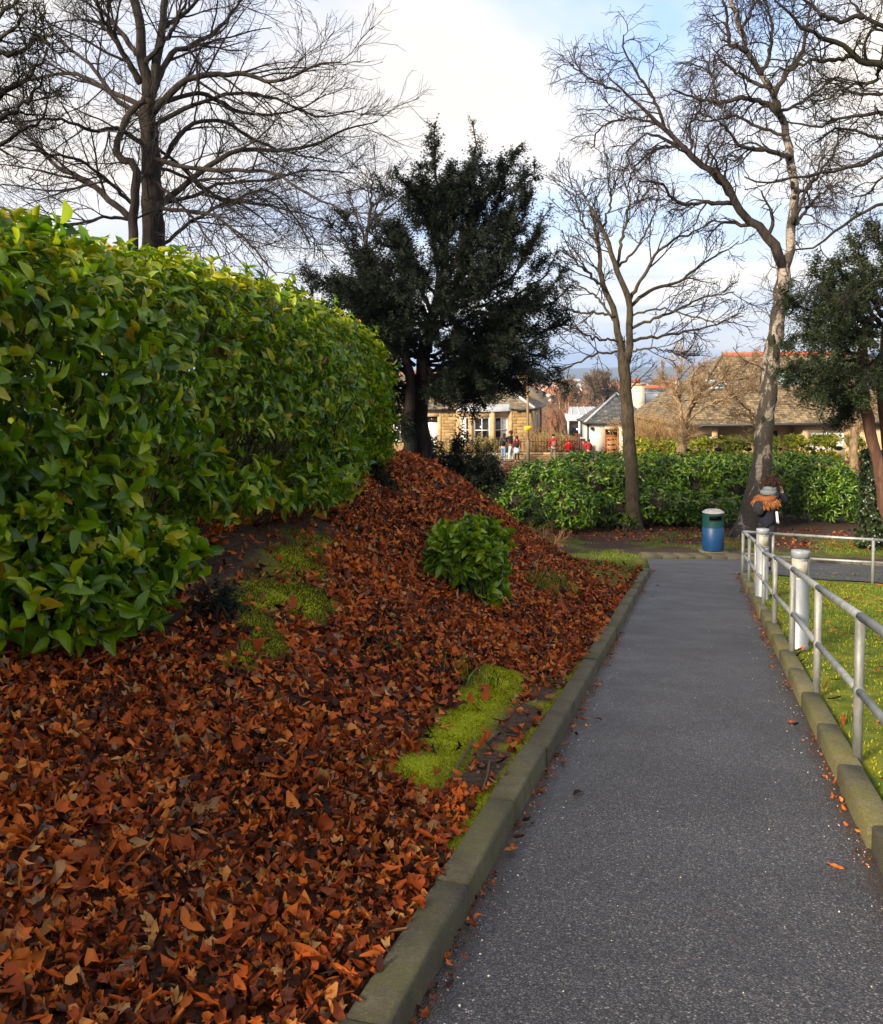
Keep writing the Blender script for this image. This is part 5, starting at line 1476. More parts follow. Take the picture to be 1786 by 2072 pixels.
# dark low evergreen shrub at the foot of the yew
Y = 19.5
base = ground_snap(limb([(915, 985), (915, 950)], Y, 4, 0))
defs = [([(900, 975), (880, 940), (870, 915), (862, 900)], 0.2), ([(910, 975), (910, 940), (915, 915), (918, 895)], -0.3), ([(920, 980), (940, 950), (955, 930), (965, 922)], 0.3), ([(925, 985), (960, 965), (985, 950), (1003, 945)], -0.3), ([(890, 980), (865, 960), (850, 940), (838, 925)], 0.0),
        ([(930, 990), (960, 980), (990, 975), (1005, 970)], -0.6), ([(910, 985), (900, 960), (890, 950), (880, 945)], -0.9), ([(920, 985), (930, 965), (940, 950), (950, 940)], -0.9), ([(930, 985), (955, 970), (970, 960), (980, 955)], -1.0)]
limbs = [(limb(p, Y, 10, 0.02, dz, 760 + i), 0.03, 0.008) for i, (p, dz) in enumerate(defs)]
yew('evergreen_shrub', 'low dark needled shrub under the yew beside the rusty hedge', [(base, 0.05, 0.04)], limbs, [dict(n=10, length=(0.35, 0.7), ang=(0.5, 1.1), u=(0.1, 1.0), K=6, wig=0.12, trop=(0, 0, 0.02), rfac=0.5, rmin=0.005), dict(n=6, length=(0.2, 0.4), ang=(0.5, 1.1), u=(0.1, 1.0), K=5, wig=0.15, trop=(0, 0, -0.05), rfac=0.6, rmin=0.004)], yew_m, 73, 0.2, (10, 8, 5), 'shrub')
# little yew sprigs on the bank
def sprig(label, a, c, n, size, seed, m):
    g0 = G(*a); g1 = G(*c)
    l = np.array([g0, (g0 + g1) / 2 + (0, 0, 0.14), g1 + (0, 0, 0.06)])
    limbs = [(smooth_line(l + np.random.default_rng(seed + i).normal(0, 0.06, (3, 1)) * (1, 0.6, 0.3), 10), 0.012, 0.005) for i in range(n)]
    yew('evergreen_sprig', label, [(limbs[0][0], 0.015, 0.008)], limbs, [dict(n=7, length=(0.1, 0.26), ang=(0.5, 1.1), u=(0.1, 1.0), K=5, wig=0.15, trop=(0, 0, 0), rfac=0.6, rmin=0.003)], m, seed, size, (6, 5), 'sprig')
sprig('dark needled sprig drooping down the leaves at the hedge end', (735, 945), (790, 1000), 5, 0.16, 771, yew_m2)
sprig('dark needled seedling beside the dim moss under the hedge', (405, 1275), (455, 1250), 4, 0.10, 781, yew_m)

# yew at the right edge with ivy-clad trunk
Y = 22.0
t1 = ground_snap(limb([(1810, 1120), (1795, 1030), (1778, 950), (1765, 890), (1757, 850), (1745, 800), (1740, 740), (1760, 640)], Y, 20, 0.02))
t2 = ground_snap(limb([(1830, 1110), (1812, 1000), (1795, 900), (1785, 820), (1790, 700), (1800, 560)], Y + 0.4, 16, 0.02))
defs = [([(1760, 760), (1720, 740), (1670, 730), (1620, 735), (1592, 745)], -0.4), ([(1760, 740), (1710, 700), (1650, 680), (1610, 680), (1588, 690)], 0.3), ([(1765, 700), (1710, 650), (1650, 630), (1615, 620), (1600, 605)], -0.3), ([(1770, 680), (1720, 620), (1680, 590), (1660, 560), (1650, 535)], 0.4),
        ([(1780, 660), (1740, 600), (1710, 560), (1690, 540)], -0.6), ([(1785, 640), (1760, 570), (1740, 520), (1735, 490)], 0.3), ([(1790, 620), (1790, 540), (1780, 490), (1775, 460)], 0.0), ([(1750, 780), (1710, 790), (1680, 800), (1650, 805)], -0.9), ([(1750, 790), (1730, 810), (1715, 820), (1700, 835)], 0.5),
        ([(1760, 760), (1730, 760), (1700, 770), (1660, 780)], -1.5), ([(1770, 700), (1740, 690), (1700, 690), (1650, 710)], -1.8), ([(1775, 680), (1750, 650), (1720, 640), (1690, 640)], -1.8), ([(1780, 720), (1770, 730), (1760, 750), (1740, 770)], -2.0), ([(1785, 640), (1770, 610), (1750, 590), (1720, 580)], -1.6),
        ([(1790, 720), (1830, 690), (1870, 680), (1900, 690)], -0.5), ([(1795, 640), (1840, 600), (1880, 560), (1900, 530)], 0.4), ([(1800, 600), (1820, 540), (1830, 480), (1840, 440)], 0.2), ([(1790, 760), (1840, 770), (1880, 790)], -0.6), ([(1780, 730), (1800, 740), (1820, 780), (1830, 820)], -1.6),
        ([(1775, 700), (1720, 670), (1670, 655), (1625, 650)], 0.9), ([(1780, 660), (1730, 640), (1690, 600), (1670, 580)], 1.1), ([(1765, 740), (1700, 730), (1650, 760), (1615, 770)], 0.9)]
limbs = [(limb(p, Y, 16, 0.03, dz, 800 + i), 0.07, 0.014) for i, (p, dz) in enumerate(defs)]
ye = yew('yew_tree', 'dark evergreen yew with reddish leaning trunks at the right edge', [(t1, 0.17, 0.10), (t2, 0.15, 0.10)], limbs, [dict(n=14, length=(0.45, 1.0), ang=(0.45, 1.0), u=(0.15, 1.0), K=7, wig=0.14, trop=(0, 0, 0.0), rfac=0.4, rmin=0.007, taper=0.4), dict(n=6, length=(0.25, 0.5), ang=(0.5, 1.1), u=(0.1, 1.0), K=5, wig=0.15, trop=(0, 0, -0.1), rfac=0.6, rmin=0.004)], yew_m2, 77, 0.23, (24, 12, 6), bm=bark_red)
# ivy-covered stump of a trunk beside it
l = ground_snap(limb([(1762, 1105), (1764, 1030), (1764, 960), (1768, 915)], Y + 1.2, 10, 0.02))
iv, iv2 = [], []
r = np.random.default_rng(91)
k = r.integers(0, 10, 900); a = r.uniform(0, 6.28, 900)
nr = np.stack([np.cos(a), np.sin(a), np.zeros(900)], -1)
pp = l[k] + (l[np.minimum(k + 1, 9)] - l[k]) * r.random((900, 1)) + nr * r.uniform(0.16, 0.30, (900, 1)) * (1.25 - 0.05 * k[:, None])
ivl = shoots(pp, nr, 3, 0.085, 0.8, r, 0.0)
ivy_m = leafmat('ivy_leaves', [(0, (0.008, 0.018, 0.006)), (0.6, (0.022, 0.045, 0.010)), (1, (0.05, 0.08, 0.02))], 0.35, 0.1)
root = leaf_bush('ivy_trunk', 'ivy-covered slim dark trunk standing before the right-hand yew trunks', 'tree', (l[0, 0], l[0, 1], gz(l[0, 0], l[0, 1])), ivl, LAUREL_LOW, ivy_m, ivy_m, None, 0)
mb = MB(); add_tube(mb, l, np.linspace(0.20, 0.12, 10), 10); mb.build('trunk', bark_dark, root, True)
# ------------------------------------------------------------------ railing, bollard lamps, bin
def metal(name, c, rough=0.5, metallic=0.6, var=0.25):
    m, nt, b = mat(name)
    f = noise(nt, 9, 6, 0.7, mapv(nt, (1, 1, 0.35)))
    nt.links.new(ramp(nt, f, [(0.32, tuple(k * (1 - var) for k in c)), (0.6, c), (0.75, tuple(min(1, k * (1 + var * 0.6)) for k in c))]), b.inputs['Base Color'])
    nt.links.new(ramp(nt, noise(nt, 25, 4), [(0.3, (rough - 0.12,) * 3), (0.7, (rough + 0.12,) * 3)]), b.inputs['Roughness'])
    b.inputs['Metallic'].default_value = metallic
    bump(nt, b, noise(nt, 60, 5), 0.12, 0.004)
    return m
galv = metal('galvanised_steel', (0.30, 0.32, 0.33), 0.5, 0.55, 0.4)
galv_dirty = metal('galvanised_steel_stained', (0.25, 0.255, 0.245), 0.6, 0.4, 0.5)
PB = [(1502, 1177), (1515, 1195), (1528, 1220), (1544, 1245), (1566, 1287), (1601, 1349), (1651, 1440), (1733, 1573)]
PT = [(1499, 1076), (1516, 1086), (1532, 1097), (1547, 1119), (1564, 1128), (1597, 1152), (1646, 1189), (1730, 1247)]
PM = [(1499, 1120), (1516, 1136), (1530, 1155), (1544, 1177), (1565, 1204), (1598, 1242), (1646, 1303), (1731, 1398)]
bases, tops, mids = [], [], []
for b_, t_, m_ in zip(PB, PT, PM):
    g = G(*b_)
    bases.append(np.array((g[0], g[1], g[2])))
    tz = P(*t_, g[1]); mz = P(*m_, g[1])
    tops.append(np.array((g[0], g[1], tz[2]))); mids.append(np.array((g[0], g[1], mz[2])))
for arr in (bases, tops, mids):
    d = arr[-1] - arr[-2]
    arr.append(arr[-1] + d * 1.0); arr.append(arr[-1] + d * 0.6)
rail = empty('railing', (bases[4][0], bases[4][1], bases[4][2]), 'galvanised tube railing with many posts running along the right kerb', 'railing')
def post(b_, t_, parent, r=0.0265):
    mb = MB(); add_tube(mb, [b_ - (0, 0, 0.2), b_ * 0.5 + t_ * 0.5, t_ - (0, 0, 0.012)], r, 14)
    o = mb.build('post', galv_dirty, parent, True)
    return o
for b_, t_ in zip(bases[:9], tops[:9]):
    post(b_, t_, rail)
def rail_line(pts, r, parent, name):
    pts = np.array(pts)
    for a, c in zip(pts[:-1], pts[1:]):
        mb = MB(); add_tube(mb, [a, (a + c) / 2, c], r, 14); mb.build(name, galv, parent, True)
    mb = MB()
    for q in pts[1:-1]:
        lathe(k := MB(), [(math.cos(a) * r * 1.02, math.sin(a) * r * 1.02) for a in np.linspace(-1.5, 1.5, 7)], q, 12)
        mb.add(k.v[0], *k.f)
    mb.build('weld_joints', galv, parent, True, 'stuff')
rail_line(tops, 0.0245, rail, 'top_rail')
rail_line(mids, 0.0215, rail, 'mid_rail')
mb = MB()
for i, q in enumerate(mids[1:9]):
    d = unit(mids[min(i + 2, 9)] - q)
    add_tube(mb, [q - d * 0.035, q + d * 0.035], 0.0285, 12)
mb.build('pipe_collars', galv, rail, True, 'stuff')
# second railing along the crossing path
b0 = bases[0]
rb = [b0, G(1563, 1161), G(1765, 1181), G(1980, 1202)]
rt = [tops[0]] + [np.array((g[0], g[1], P(*t_, g[1])[2])) for g, t_ in zip(rb[1:], [(1563, 1080), (1765, 1092), (1980, 1106)])]
rm = [mids[0]] + [np.array((g[0], g[1], P(*t_, g[1])[2])) for g, t_ in zip(rb[1:], [(1563, 1126), (1765, 1138), (1980, 1152)])]
rail2 = empty('railing', tuple(rb[1]), 'galvanised two-bar railing running right along the crossing path', 'railing')
for b_, t_ in zip(rb[1:], rt[1:]):
    post(np.array(b_), t_, rail2, 0.026)
rail_line(rt, 0.0245, rail2, 'top_rail'); rail_line(rm, 0.022, rail2, 'mid_rail')

# bollard lamps
lamp_white = metal('white_coated_aluminium', (0.27, 0.295, 0.34), 0.42, 0.15, 0.25)
lamp_grey = plain('frosted_lens', [(0.3, (0.20, 0.19, 0.16)), (0.7, (0.34, 0.33, 0.29))], 14, 0.45)
lamp_stain = plain('stained_band', [(0.3, (0.13, 0.11, 0.07)), (0.7, (0.28, 0.25, 0.18))], 18, 0.6)
def bollard(px, py, ptop, label, lens_az):
    g = G(px, py); h = P(px, ptop, g[1])[2] - g[2]
    root = empty('bollard_lamp', g, label, 'bollard lamp', 'white bollard lamps beside the railing')
    r = 0.084
    mb = MB(); lathe(mb, [(r * 1.06, -0.1), (r * 1.06, 0.03), (r, 0.035), (r, h * 0.72), (r, h * 0.74)], g, 30); mb.build('column', lamp_white, root, True)
    mb = MB(); lathe(mb, [(r * 0.93, h * 0.74), (r * 0.93, h * 0.93)], g, 30); mb.build('lens', lamp_grey, root, True)
    mb = MB(); lathe(mb, [(r * 1.01, h * 0.93), (r * 1.015, h - 0.012), (r * 0.99, h), (0.02, h + 0.004), (0.006, h + 0.004)], g, 30); mb.build('cap', lamp_white, root, False)
    # shield wrapped round part of the lens
    a0 = lens_az
    aa = np.linspace(a0, a0 + math.radians(215), 22)
    mb = MB()
    V = [(g[0] + math.cos(a) * rr, g[1] + math.sin(a) * rr, g[2] + z) for z in (h * 0.735, h * 0.935) for rr in (r * 1.0,) for a in aa]
    n = 22
    mb.add(V, [(i, i + 1, n + i + 1, n + i) for i in range(n - 1)])
    mb.build('lens_shield', lamp_white, root, True)
    mb = MB(); lathe(mb, [(r * 0.955, h * 0.74), (r * 0.955, h * 0.765)], g, 30); mb.build('lower_gasket', lamp_stain, root, True)
    mb = MB(); add_tube(mb, [(g[0], g[1], g[2] + h), (g[0], g[1], g[2] + h + 0.008)], 0.011, 8); mb.build('cap_screw', lamp_stain, root, True)
    mb = MB(); mb.box((g[0], g[1] - r - 0.002, g[2] + h * 0.92), (0.05, 0.006, 0.012)); mb.build('shield_clip', lamp_white, root)
bollard(1616, 1312, 1114, 'white cylindrical bollard lamp nearest the camera, behind the railing', math.radians(-60))
bollard(1541, 1217, 1070, 'white cylindrical bollard lamp at the railing corner with stained lens', math.radians(0))

# litter bin
g = G(1442, 1117)
Hb = P(1442, 1030, g[1])[2] - g[2]; rb_ = 21.5 / FPX * g[1]
binr = empty('litter_bin', g, 'round blue and green litter bin with grey lid beside the birch', 'bin')
bin_blue = plain('blue_plastic', [(0.3, (0.003, 0.036, 0.115)), (0.55, (0.005, 0.046, 0.14)), (0.75, (0.010, 0.055, 0.14))], 6, 0.45, bumps=0.05)
bin_green = plain('green_plastic', [(0.3, (0.004, 0.042, 0.046)), (0.7, (0.006, 0.062, 0.060))], 6, 0.45, bumps=0.05)
bin_lid = plain('grey_weathered_lid', [(0.3, (0.22, 0.23, 0.235)), (0.6, (0.36, 0.36, 0.36)), (0.75, (0.22, 0.19, 0.15))], 8, 0.4, bumps=0.05)
bin_dark = plain('black_plastic', two((0.02, 0.02, 0.022)), 6, 0.6)
mb = MB(); lathe(mb, [(rb_ * 0.9, 0.03), (rb_ * 0.92, 0.055), (rb_ * 0.92, 0.06)], g, 32); mb.build('base_ring', bin_dark, binr, True)
mb = MB(); lathe(mb, [(rb_ * 0.97, 0.058), (rb_ * 1.02, 0.075), (rb_ * 1.02, Hb * 0.3), (rb_, Hb * 0.585), (rb_ * 0.975, Hb * 0.592)], g, 36); mb.build('body', bin_blue, binr, True)
mb = MB()
zs = [Hb * k for k in (0.594, 0.60, 0.70, 0.755, 0.80, 0.84, 0.872, 0.885, 0.92)]
seg = 48
for shell, rr in ((0, rb_ * 0.995), (1, rb_ * 0.955)):
    aa = np.arange(seg) / seg * 2 * np.pi
    V = [(g[0] + math.cos(a) * rr, g[1] + math.sin(a) * rr, g[2] + z) for z in zs for a in aa]
    Fq = []
    for i in range(len(zs) - 1):
        for j in range(seg):
            ang = (aa[j] + np.pi / seg) % np.pi
            slot = 3 <= i <= 5 and abs(ang - np.pi / 2) < math.radians(41)
            if slot: continue
            q = (i * seg + j, i * seg + (j + 1) % seg, (i + 1) * seg + (j + 1) % seg, (i + 1) * seg + j)
            Fq.append(q if shell == 0 else q[::-1])
    mb.add(V, Fq)
mb.build('hood', bin_green, binr, True)
mb = MB()
for cc in (np.pi / 2, 3 * np.pi / 2):            # rolled lips round the slots
    for z in (zs[3], zs[6]):
        aa = np.linspace(cc - math.radians(43), cc + math.radians(43), 12)
        add_tube(mb, [(g[0] + math.cos(a) * rb_ * 0.985, g[1] + math.sin(a) * rb_ * 0.985, g[2] + z) for a in aa], 0.011, 6)
mb.build('slot_lip', bin_dark, binr, True, 'stuff')
mb = MB(); lathe(mb, [(rb_ * 0.95, Hb * 0.915), (rb_ * 1.04, Hb * 0.918), (rb_ * 1.04, Hb * 0.932), (rb_ * 0.98, Hb * 0.945), (rb_ * 0.66, Hb * 0.988), (rb_ * 0.62, Hb * 0.99), (rb_ * 0.58, Hb * 0.975), (0.02, Hb * 0.972)], g, 36); mb.build('lid', bin_lid, binr, False)
mb = MB(); mb.box((g[0], g[1], g[2] + 0.018), (rb_ * 2.5, rb_ * 2.3, 0.05)); mb.build('paving_slab', km, binr)

# ------------------------------------------------------------------ buildings
sand_m = plain('sandstone_dressed', [(0.3, (0.30, 0.20, 0.105)), (0.6, (0.42, 0.29, 0.16)), (0.8, (0.48, 0.36, 0.22))], 3, 0.85, bumps=0.2)
rock_m = leafmat('sandstone_rock_faced', [(0, (0.26, 0.17, 0.075)), (0.5, (0.36, 0.245, 0.11)), (1, (0.44, 0.31, 0.16))], 0.9, 0, 0.2, obj=True)
mort_m = plain('mortar', two((0.13, 0.09, 0.05)), 6, 0.95)
white_m = plain('white_paint', two((0.78, 0.78, 0.76), 0.92), 4, 0.5, bumps=0.03)
dark_gl, nt, b = mat('window_glass')
b.inputs['Base Color'].default_value = (0.012, 0.012, 0.014, 1); b.inputs['Roughness'].default_value = 0.06; b.inputs['Specular IOR Level'].default_value = 0.6
curt_m = plain('net_curtain', [(0.3, (0.38, 0.38, 0.38)), (0.7, (0.66, 0.65, 0.62))], 5, 0.8, bumps=0)
lead_m = plain('lead_sheet', two((0.36, 0.38, 0.42), 0.75), 3, 0.5)
slate_a = leafmat('slates_tan', [(0, (0.10, 0.080, 0.058)), (0.4, (0.17, 0.14, 0.10)), (0.8, (0.24, 0.20, 0.14)), (1, (0.30, 0.25, 0.18))], 0.75, 0, 0.3)
slate_b = leafmat('slates_grey', [(0, (0.045, 0.048, 0.056)), (0.5, (0.085, 0.088, 0.098)), (0.9, (0.15, 0.15, 0.155)), (1, (0.22, 0.21, 0.20))], 0.55, 0, 0.4)
slate_c = leafmat('slates_brown', [(0, (0.10, 0.076, 0.050)), (0.4, (0.19, 0.145, 0.092)), (0.8, (0.27, 0.205, 0.130)), (1, (0.34, 0.26, 0.165))], 0.75, 0, 0.3)
redtile = plain('red_ridge_tile', two((0.36, 0.10, 0.05), 0.7), 6, 0.8)
gut_m = plain('dark_gutter', two((0.025, 0.024, 0.024)), 4, 0.5)
def slate_rows(mb, a, b_, c, d, rh, sw, seed, th=0.012):
    """slates over the quad a,b (eave) c,d (ridge, c above b)"""
    r = np.random.default_rng(seed)
    a, b_, c, d = [np.asarray(k, float) for k in (a, b_, c, d)]
    nrm = unit(np.cross(b_ - a, d - a)); nrm = nrm if nrm[2] > 0 else -nrm
    n = max(2, int(np.linalg.norm((d + c) / 2 - (a + b_) / 2) / rh))
    Vs = []
    for i in range(n):
        u0, u1 = i / n, min(1.0, (i + 1.18) / n)
        l0, r0 = a + (d - a) * u0, b_ + (c - b_) * u0
        l1, r1 = a + (d - a) * u1, b_ + (c - b_) * u1
        W_ = np.linalg.norm(r0 - l0)
        k = max(1, int(W_ / sw))
        e = (np.arange(k + 1) + (0.5 if i % 2 else 0)) / k + r.normal(0, 0.08 / k, k + 1)
        e = np.clip(e, 0, 1)
        for j in range(k):
            if e[j + 1] - e[j] < 0.02 / k: continue
            f0, f1 = e[j] + 0.03 / k, e[j + 1] - 0.03 / k
            o = nrm * (0.02 + th * 1.6 + r.normal(0, 0.003)); o1 = nrm * 0.006
            p0, p1 = l0 + (r0 - l0) * f0, l0 + (r0 - l0) * f1
            q0, q1 = l1 + (r1 - l1) * f0, l1 + (r1 - l1) * f1
            Vs += [p0 + o, p1 + o, q1 + o1, q0 + o1, p0 + o - nrm * th, p1 + o - nrm * th]
    m = len(Vs) // 6
    if m:
        i = np.arange(m)[:, None] * 6
        mb.add(np.array(Vs), np.concatenate([i, i + 1, i + 2, i + 3], 1), np.concatenate([i + 4, i + 5, i + 1, i], 1))
class Frame:
    """a building's own axes: x along the front, y into the depth, z up"""
    def __init__(self, o, yaw):
        self.o = np.asarray(o, float); c, s = math.cos(yaw), math.sin(yaw)
        self.R = np.array([[c, -s, 0], [s, c, 0], [0, 0, 1]])
    def __call__(self, *p):
        return self.o + self.R @ np.asarray(p, float)
    def box(self, mb, c, size):
        mb.box(self(*c), size, self.R)
    def x_of(self, px, py=860, y=0.0):
        """x along the front where the sight line of a column crosses the plane y"""
        d = ray(px, py); n = self.R[:, 1]; p0 = self(0, y, 0)
        k = np.dot(p0 - (0, 0, CAM_Z), n) / np.dot(d, n)
        return float((self.R.T @ (np.array((0, 0, CAM_Z)) + d * k - self.o))[0]), float((np.array((0, 0, CAM_Z)) + d * k)[2] - self.o[2])
def sash(Fr, root, x0, x1, z0, z1, y=0.0, glazing=(1, 1), yawoff=None, curtain=None, name='window', fr=0.06, sill=True):
    F2 = Fr if yawoff is None else yawoff
    mb = MB()
    w, h = x1 - x0, z1 - z0
    F2.box(mb, (x0 + fr / 2, y, (z0 + z1) / 2), (fr, 0.08, h)); F2.box(mb, (x1 - fr / 2, y, (z0 + z1) / 2), (fr, 0.08, h))
    F2.box(mb, ((x0 + x1) / 2, y + 0.002, z1 - fr / 2), (w - 2 * fr, 0.08, fr)); F2.box(mb, ((x0 + x1) / 2, y + 0.002, z0 + fr / 2), (w - 2 * fr, 0.08, fr))
    win = mb.build(name, white_m, root)
    mb = MB()
    nx, nz = glazing
    for i in range(1, nx + 1):
        F2.box(mb, (x0 + w * i / (nx + 1), y - 0.004, (z0 + z1) / 2), (0.035, 0.06, h - 2 * fr - 0.01))
    for j in range(1, nz + 1):
        F2.box(mb, ((x0 + x1) / 2, y - 0.012, z0 + h * j / (nz + 1)), (w - 2 * fr - 0.01, 0.06, 0.05))
    if nx + nz: mb.build('glazing_bars', white_m, win)
    mb = MB(); F2.box(mb, ((x0 + x1) / 2, y + 0.03, (z0 + z1) / 2), (w - 2 * fr + 0.004, 0.012, h - 2 * fr + 0.004)); mb.build('pane', dark_gl, win)
    if curtain:
        mb = MB()
        n = 14
        for (c0, c1) in curtain:
            xs = np.linspace(x0 + fr + (w - 2 * fr) * c0, x0 + fr + (w - 2 * fr) * c1, n)
            V = [F2(x, y + 0.018 + 0.006 * math.sin(i * 1.9), z) for z in (z0 + fr, z1 - fr) for i, x in enumerate(xs)]
            mb.add(V, [(i, i + 1, n + i + 1, n + i) for i in range(n - 1)])
        mb.build('curtain', curt_m, win, True)
    if sill:
        mb = MB(); F2.box(mb, ((x0 + x1) / 2, y - 0.05, z0 - 0.045), (w + 0.12, 0.16, 0.08)); mb.build('sill', white_m, win)
    return win
def rock_stone(seed):
    r = np.random.default_rng(seed)
    xs = [-0.5, -0.2, 0.2, 0.5]; zs_ = [-0.5, 0, 0.5]
    V = []
    for z in zs_:
        for x in xs:
            edge = abs(x) == 0.5 or abs(z) == 0.5
            V.append((x, -0.12 if edge else -0.85 + r.normal(0, 0.35), z))
    Fq = [(4 * j + i, 4 * j + i + 1, 4 * j + i + 5, 4 * j + i + 4) for j in range(2) for i in range(3)]
    k = len(V)
    V += [(-0.5, 0.5, -0.5), (0.5, 0.5, -0.5), (0.5, 0.5, 0.5), (-0.5, 0.5, 0.5)]
    Fq += [(0, 3, k + 1, k)[::-1], (8, 11, k + 2, k + 3), (0, 8, k + 3, k)[::1], (3, 11, k + 2, k + 1)[::-1]]
    return mesh_data('stone', np.array(V, float), [np.array(Fq)], rock_m, False)
ROCKS = [rock_stone(i) for i in range(6)]
def stone_panel(Fr, parent, x0, x1, z0, z1, y, ch=0.21, sl=0.52, seed=1):
    r = np.random.default_rng(seed)
    n = int(round((z1 - z0) / ch)); ch = (z1 - z0) / n
    for i in range(n):
        x = x0; first = True
        while x < x1 - 0.03:
            L = sl * r.uniform(0.6, 1.25) * (0.55 if first and i % 2 else 1)
            e = min(x + L, x1)
            if x1 - e < 0.15: e = x1
            o = bpy.data.objects.new('stone', ROCKS[r.integers(0, 6)])
            COL.objects.link(o); o.parent = parent
            o.matrix_parent_inverse = Matrix.Translation(-parent.location) if parent.type == 'EMPTY' else Matrix()
            c = Fr((x + e) / 2, y, z0 + (i + 0.5) * ch)
            S_ = Fr.R @ np.diag(((e - x) - 0.014, 0.07, ch - 0.016))
            o.matrix_basis = Matrix(((*S_[0], c[0]), (*S_[1], c[1]), (*S_[2], c[2]), (0, 0, 0, 1)))
            x = e; first = False

# --- stone villa with the bay window across the street
zg0 = -3.68
Fh = Frame(P(786, 860, 62.6) * (1, 1, 0) + (0, 0, zg0), math.radians(-10.5))
hr = empty('stone_house', Fh(5, 0, 0), 'honey sandstone house with bay window and slate roof across the street', 'house')
X_ = lambda px, y=0.0: Fh.x_of(px, 860, y)[0]
xe = X_(1074); EV = 2.98; DP = 9.0
mb = MB()
xd0, xd1 = X_(862), X_(886)
xb0, xb1 = X_(927), X_(1033)
# wall in pieces round the openings
for (a, c, z0, z1) in [(0, xd0, 0, EV), (xd0, xd1, 2.52, EV), (xd1, xb0 + 0.05, 0, EV), (xb0 + 0.05, xb1 - 0.05, 2.7, EV), (xb1 - 0.05, xe, 0, EV)]:
    Fh.box(mb, ((a + c) / 2, 0.2, (z0 + z1) / 2), (c - a, 0.4, z1 - z0))
Fh.box(mb, (xe - 0.2, DP / 2 + 0.2, EV / 2), (0.4, DP - 0.4, EV)); Fh.box(mb, (0.2, DP / 2 + 0.2, EV / 2), (0.4, DP - 0.4, EV)); Fh.box(mb, (xe / 2, DP - 0.2, EV / 2), (xe - 0.8, 0.4, EV - 0.01))
mb.build('wall', sand_m, hr)
stone_panel(Fh, hr, X_(893), xb0 - 0.02, 0.12, EV - 0.28, -0.035, seed=3)
stone_panel(Fh, hr, xb1 + 0.06, X_(1066), 0.12, EV - 0.10, -0.035, seed=4)
stone_panel(Fh, hr, 0.9, xd0 - 0.25, 0.12, EV - 0.28, -0.035, seed=5)
# door
mb = MB(); Fh.box(mb, ((xd0 + xd1) / 2, 0.18, 1.06), (xd1 - xd0 - 0.1, 0.06, 2.1)); dr = mb.build('door', white_m, hr)
mb = MB()
for dx in (-0.16, 0.16):
    for (z0, h) in ((0.55, 0.75), (1.45, 0.85)):
        Fh.box(mb, ((xd0 + xd1) / 2 + dx, 0.145, z0), (0.22, 0.02, h))
mb.build('door_panel', white_m, dr, False, 'stuff')
mb = MB(); Fh.box(mb, (xd1 - 0.14, 0.13, 1.0), (0.035, 0.05, 0.14)); mb.build('handle', gut_m, dr)
mb = MB(); Fh.box(mb, ((xd0 + xd1) / 2, 0.2, 2.31), (xd1 - xd0, 0.03, 0.42)); mb.build('transom_window', dark_gl, hr)
mb = MB(); Fh.box(mb, (xd1 + 0.1, -0.03, EV / 2), (0.24, 0.06, EV - 0.02)); Fh.box(mb, ((xd0 + xd1) / 2, -0.032, 2.66), (xd1 - xd0 + 0.2, 0.06, 0.28)); mb.build('door_surround', sand_m, hr)
# canted bay
pr = 1.0
xc0, xc1 = X_(952, -pr), X_(997, -pr)
pts = [(xb0, 0.0), (xc0, -pr), (xc1, -pr), (xb1, 0.0)]
WB, WT = 0.80, 2.50
for i in range(3):
    (ax, ay), (bx, by) = pts[i], pts[i + 1]
    L = math.hypot(bx - ax, by - ay)
    yaw = math.atan2(by - ay, bx - ax)
    Fb = Frame(Fh(ax, ay, 0), math.radians(-10.5) + yaw)
    pw = 0.20 if i != 1 else 0.22
    mb = MB()
    Fb.box(mb, (pw / 2, 0.12, EV / 2 - 0.01), (pw, 0.24, EV)); Fb.box(mb, (L - pw / 2, 0.12, EV / 2 - 0.01), (pw, 0.24, EV))
    Fb.box(mb, (L / 2, 0.12, WB / 2 - 0.04), (L - 2 * pw, 0.235, WB - 0.08)); Fb.box(mb, (L / 2, 0.12, (WT + EV) / 2), (L - 2 * pw, 0.235, EV - WT))
    mb.build('bay_wall', sand_m, hr)
    sash(Fh, hr, pw, L - pw, WB, WT, 0.10, (1, 1), Fb, [(0.0, 0.55)] if i == 0 else ([(0.55, 1.0)] if i == 2 else None))
for d_ in (0.0, -0.12):
    pass
# mullion columns where the cants meet, lintel band
mb = MB()
for (ax, ay) in pts:
    q = Fh(ax, ay - 0.01, EV / 2 - 0.015); lathe(mb, [(0.15, -EV / 2), (0.15, EV / 2)], q, 10)
mb.build('bay_pier', sand_m, hr, False, 'stuff')
# pot plants on the inner sill of the bay are too small to tell apart; bay roof
mb = MB()
outer = [(xb0 - 0.25, 0.05), (xc0 - 0.15, -pr - 0.22), (xc1 + 0.15, -pr - 0.22), (xb1 + 0.25, 0.05)]
top = [(xb0 + 0.1, 0.3), (xc0 + 0.1, -0.25), (xc1 - 0.1, -0.25), (xb1 - 0.1, 0.3)]
V = [Fh(x, y, EV + 0.03) for x, y in outer] + [Fh(x, y, EV + 0.36) for x, y in top] + [Fh(x, y, EV - 0.1) for x, y in outer]
mb.add(V, [(0, 1, 5, 4), (1, 2, 6, 5), (2, 3, 7, 6), (8, 9, 1, 0), (9, 10, 2, 1), (10, 11, 3, 2), (4, 5, 6, 7)])
mb.build('bay_roof', lead_m, hr)
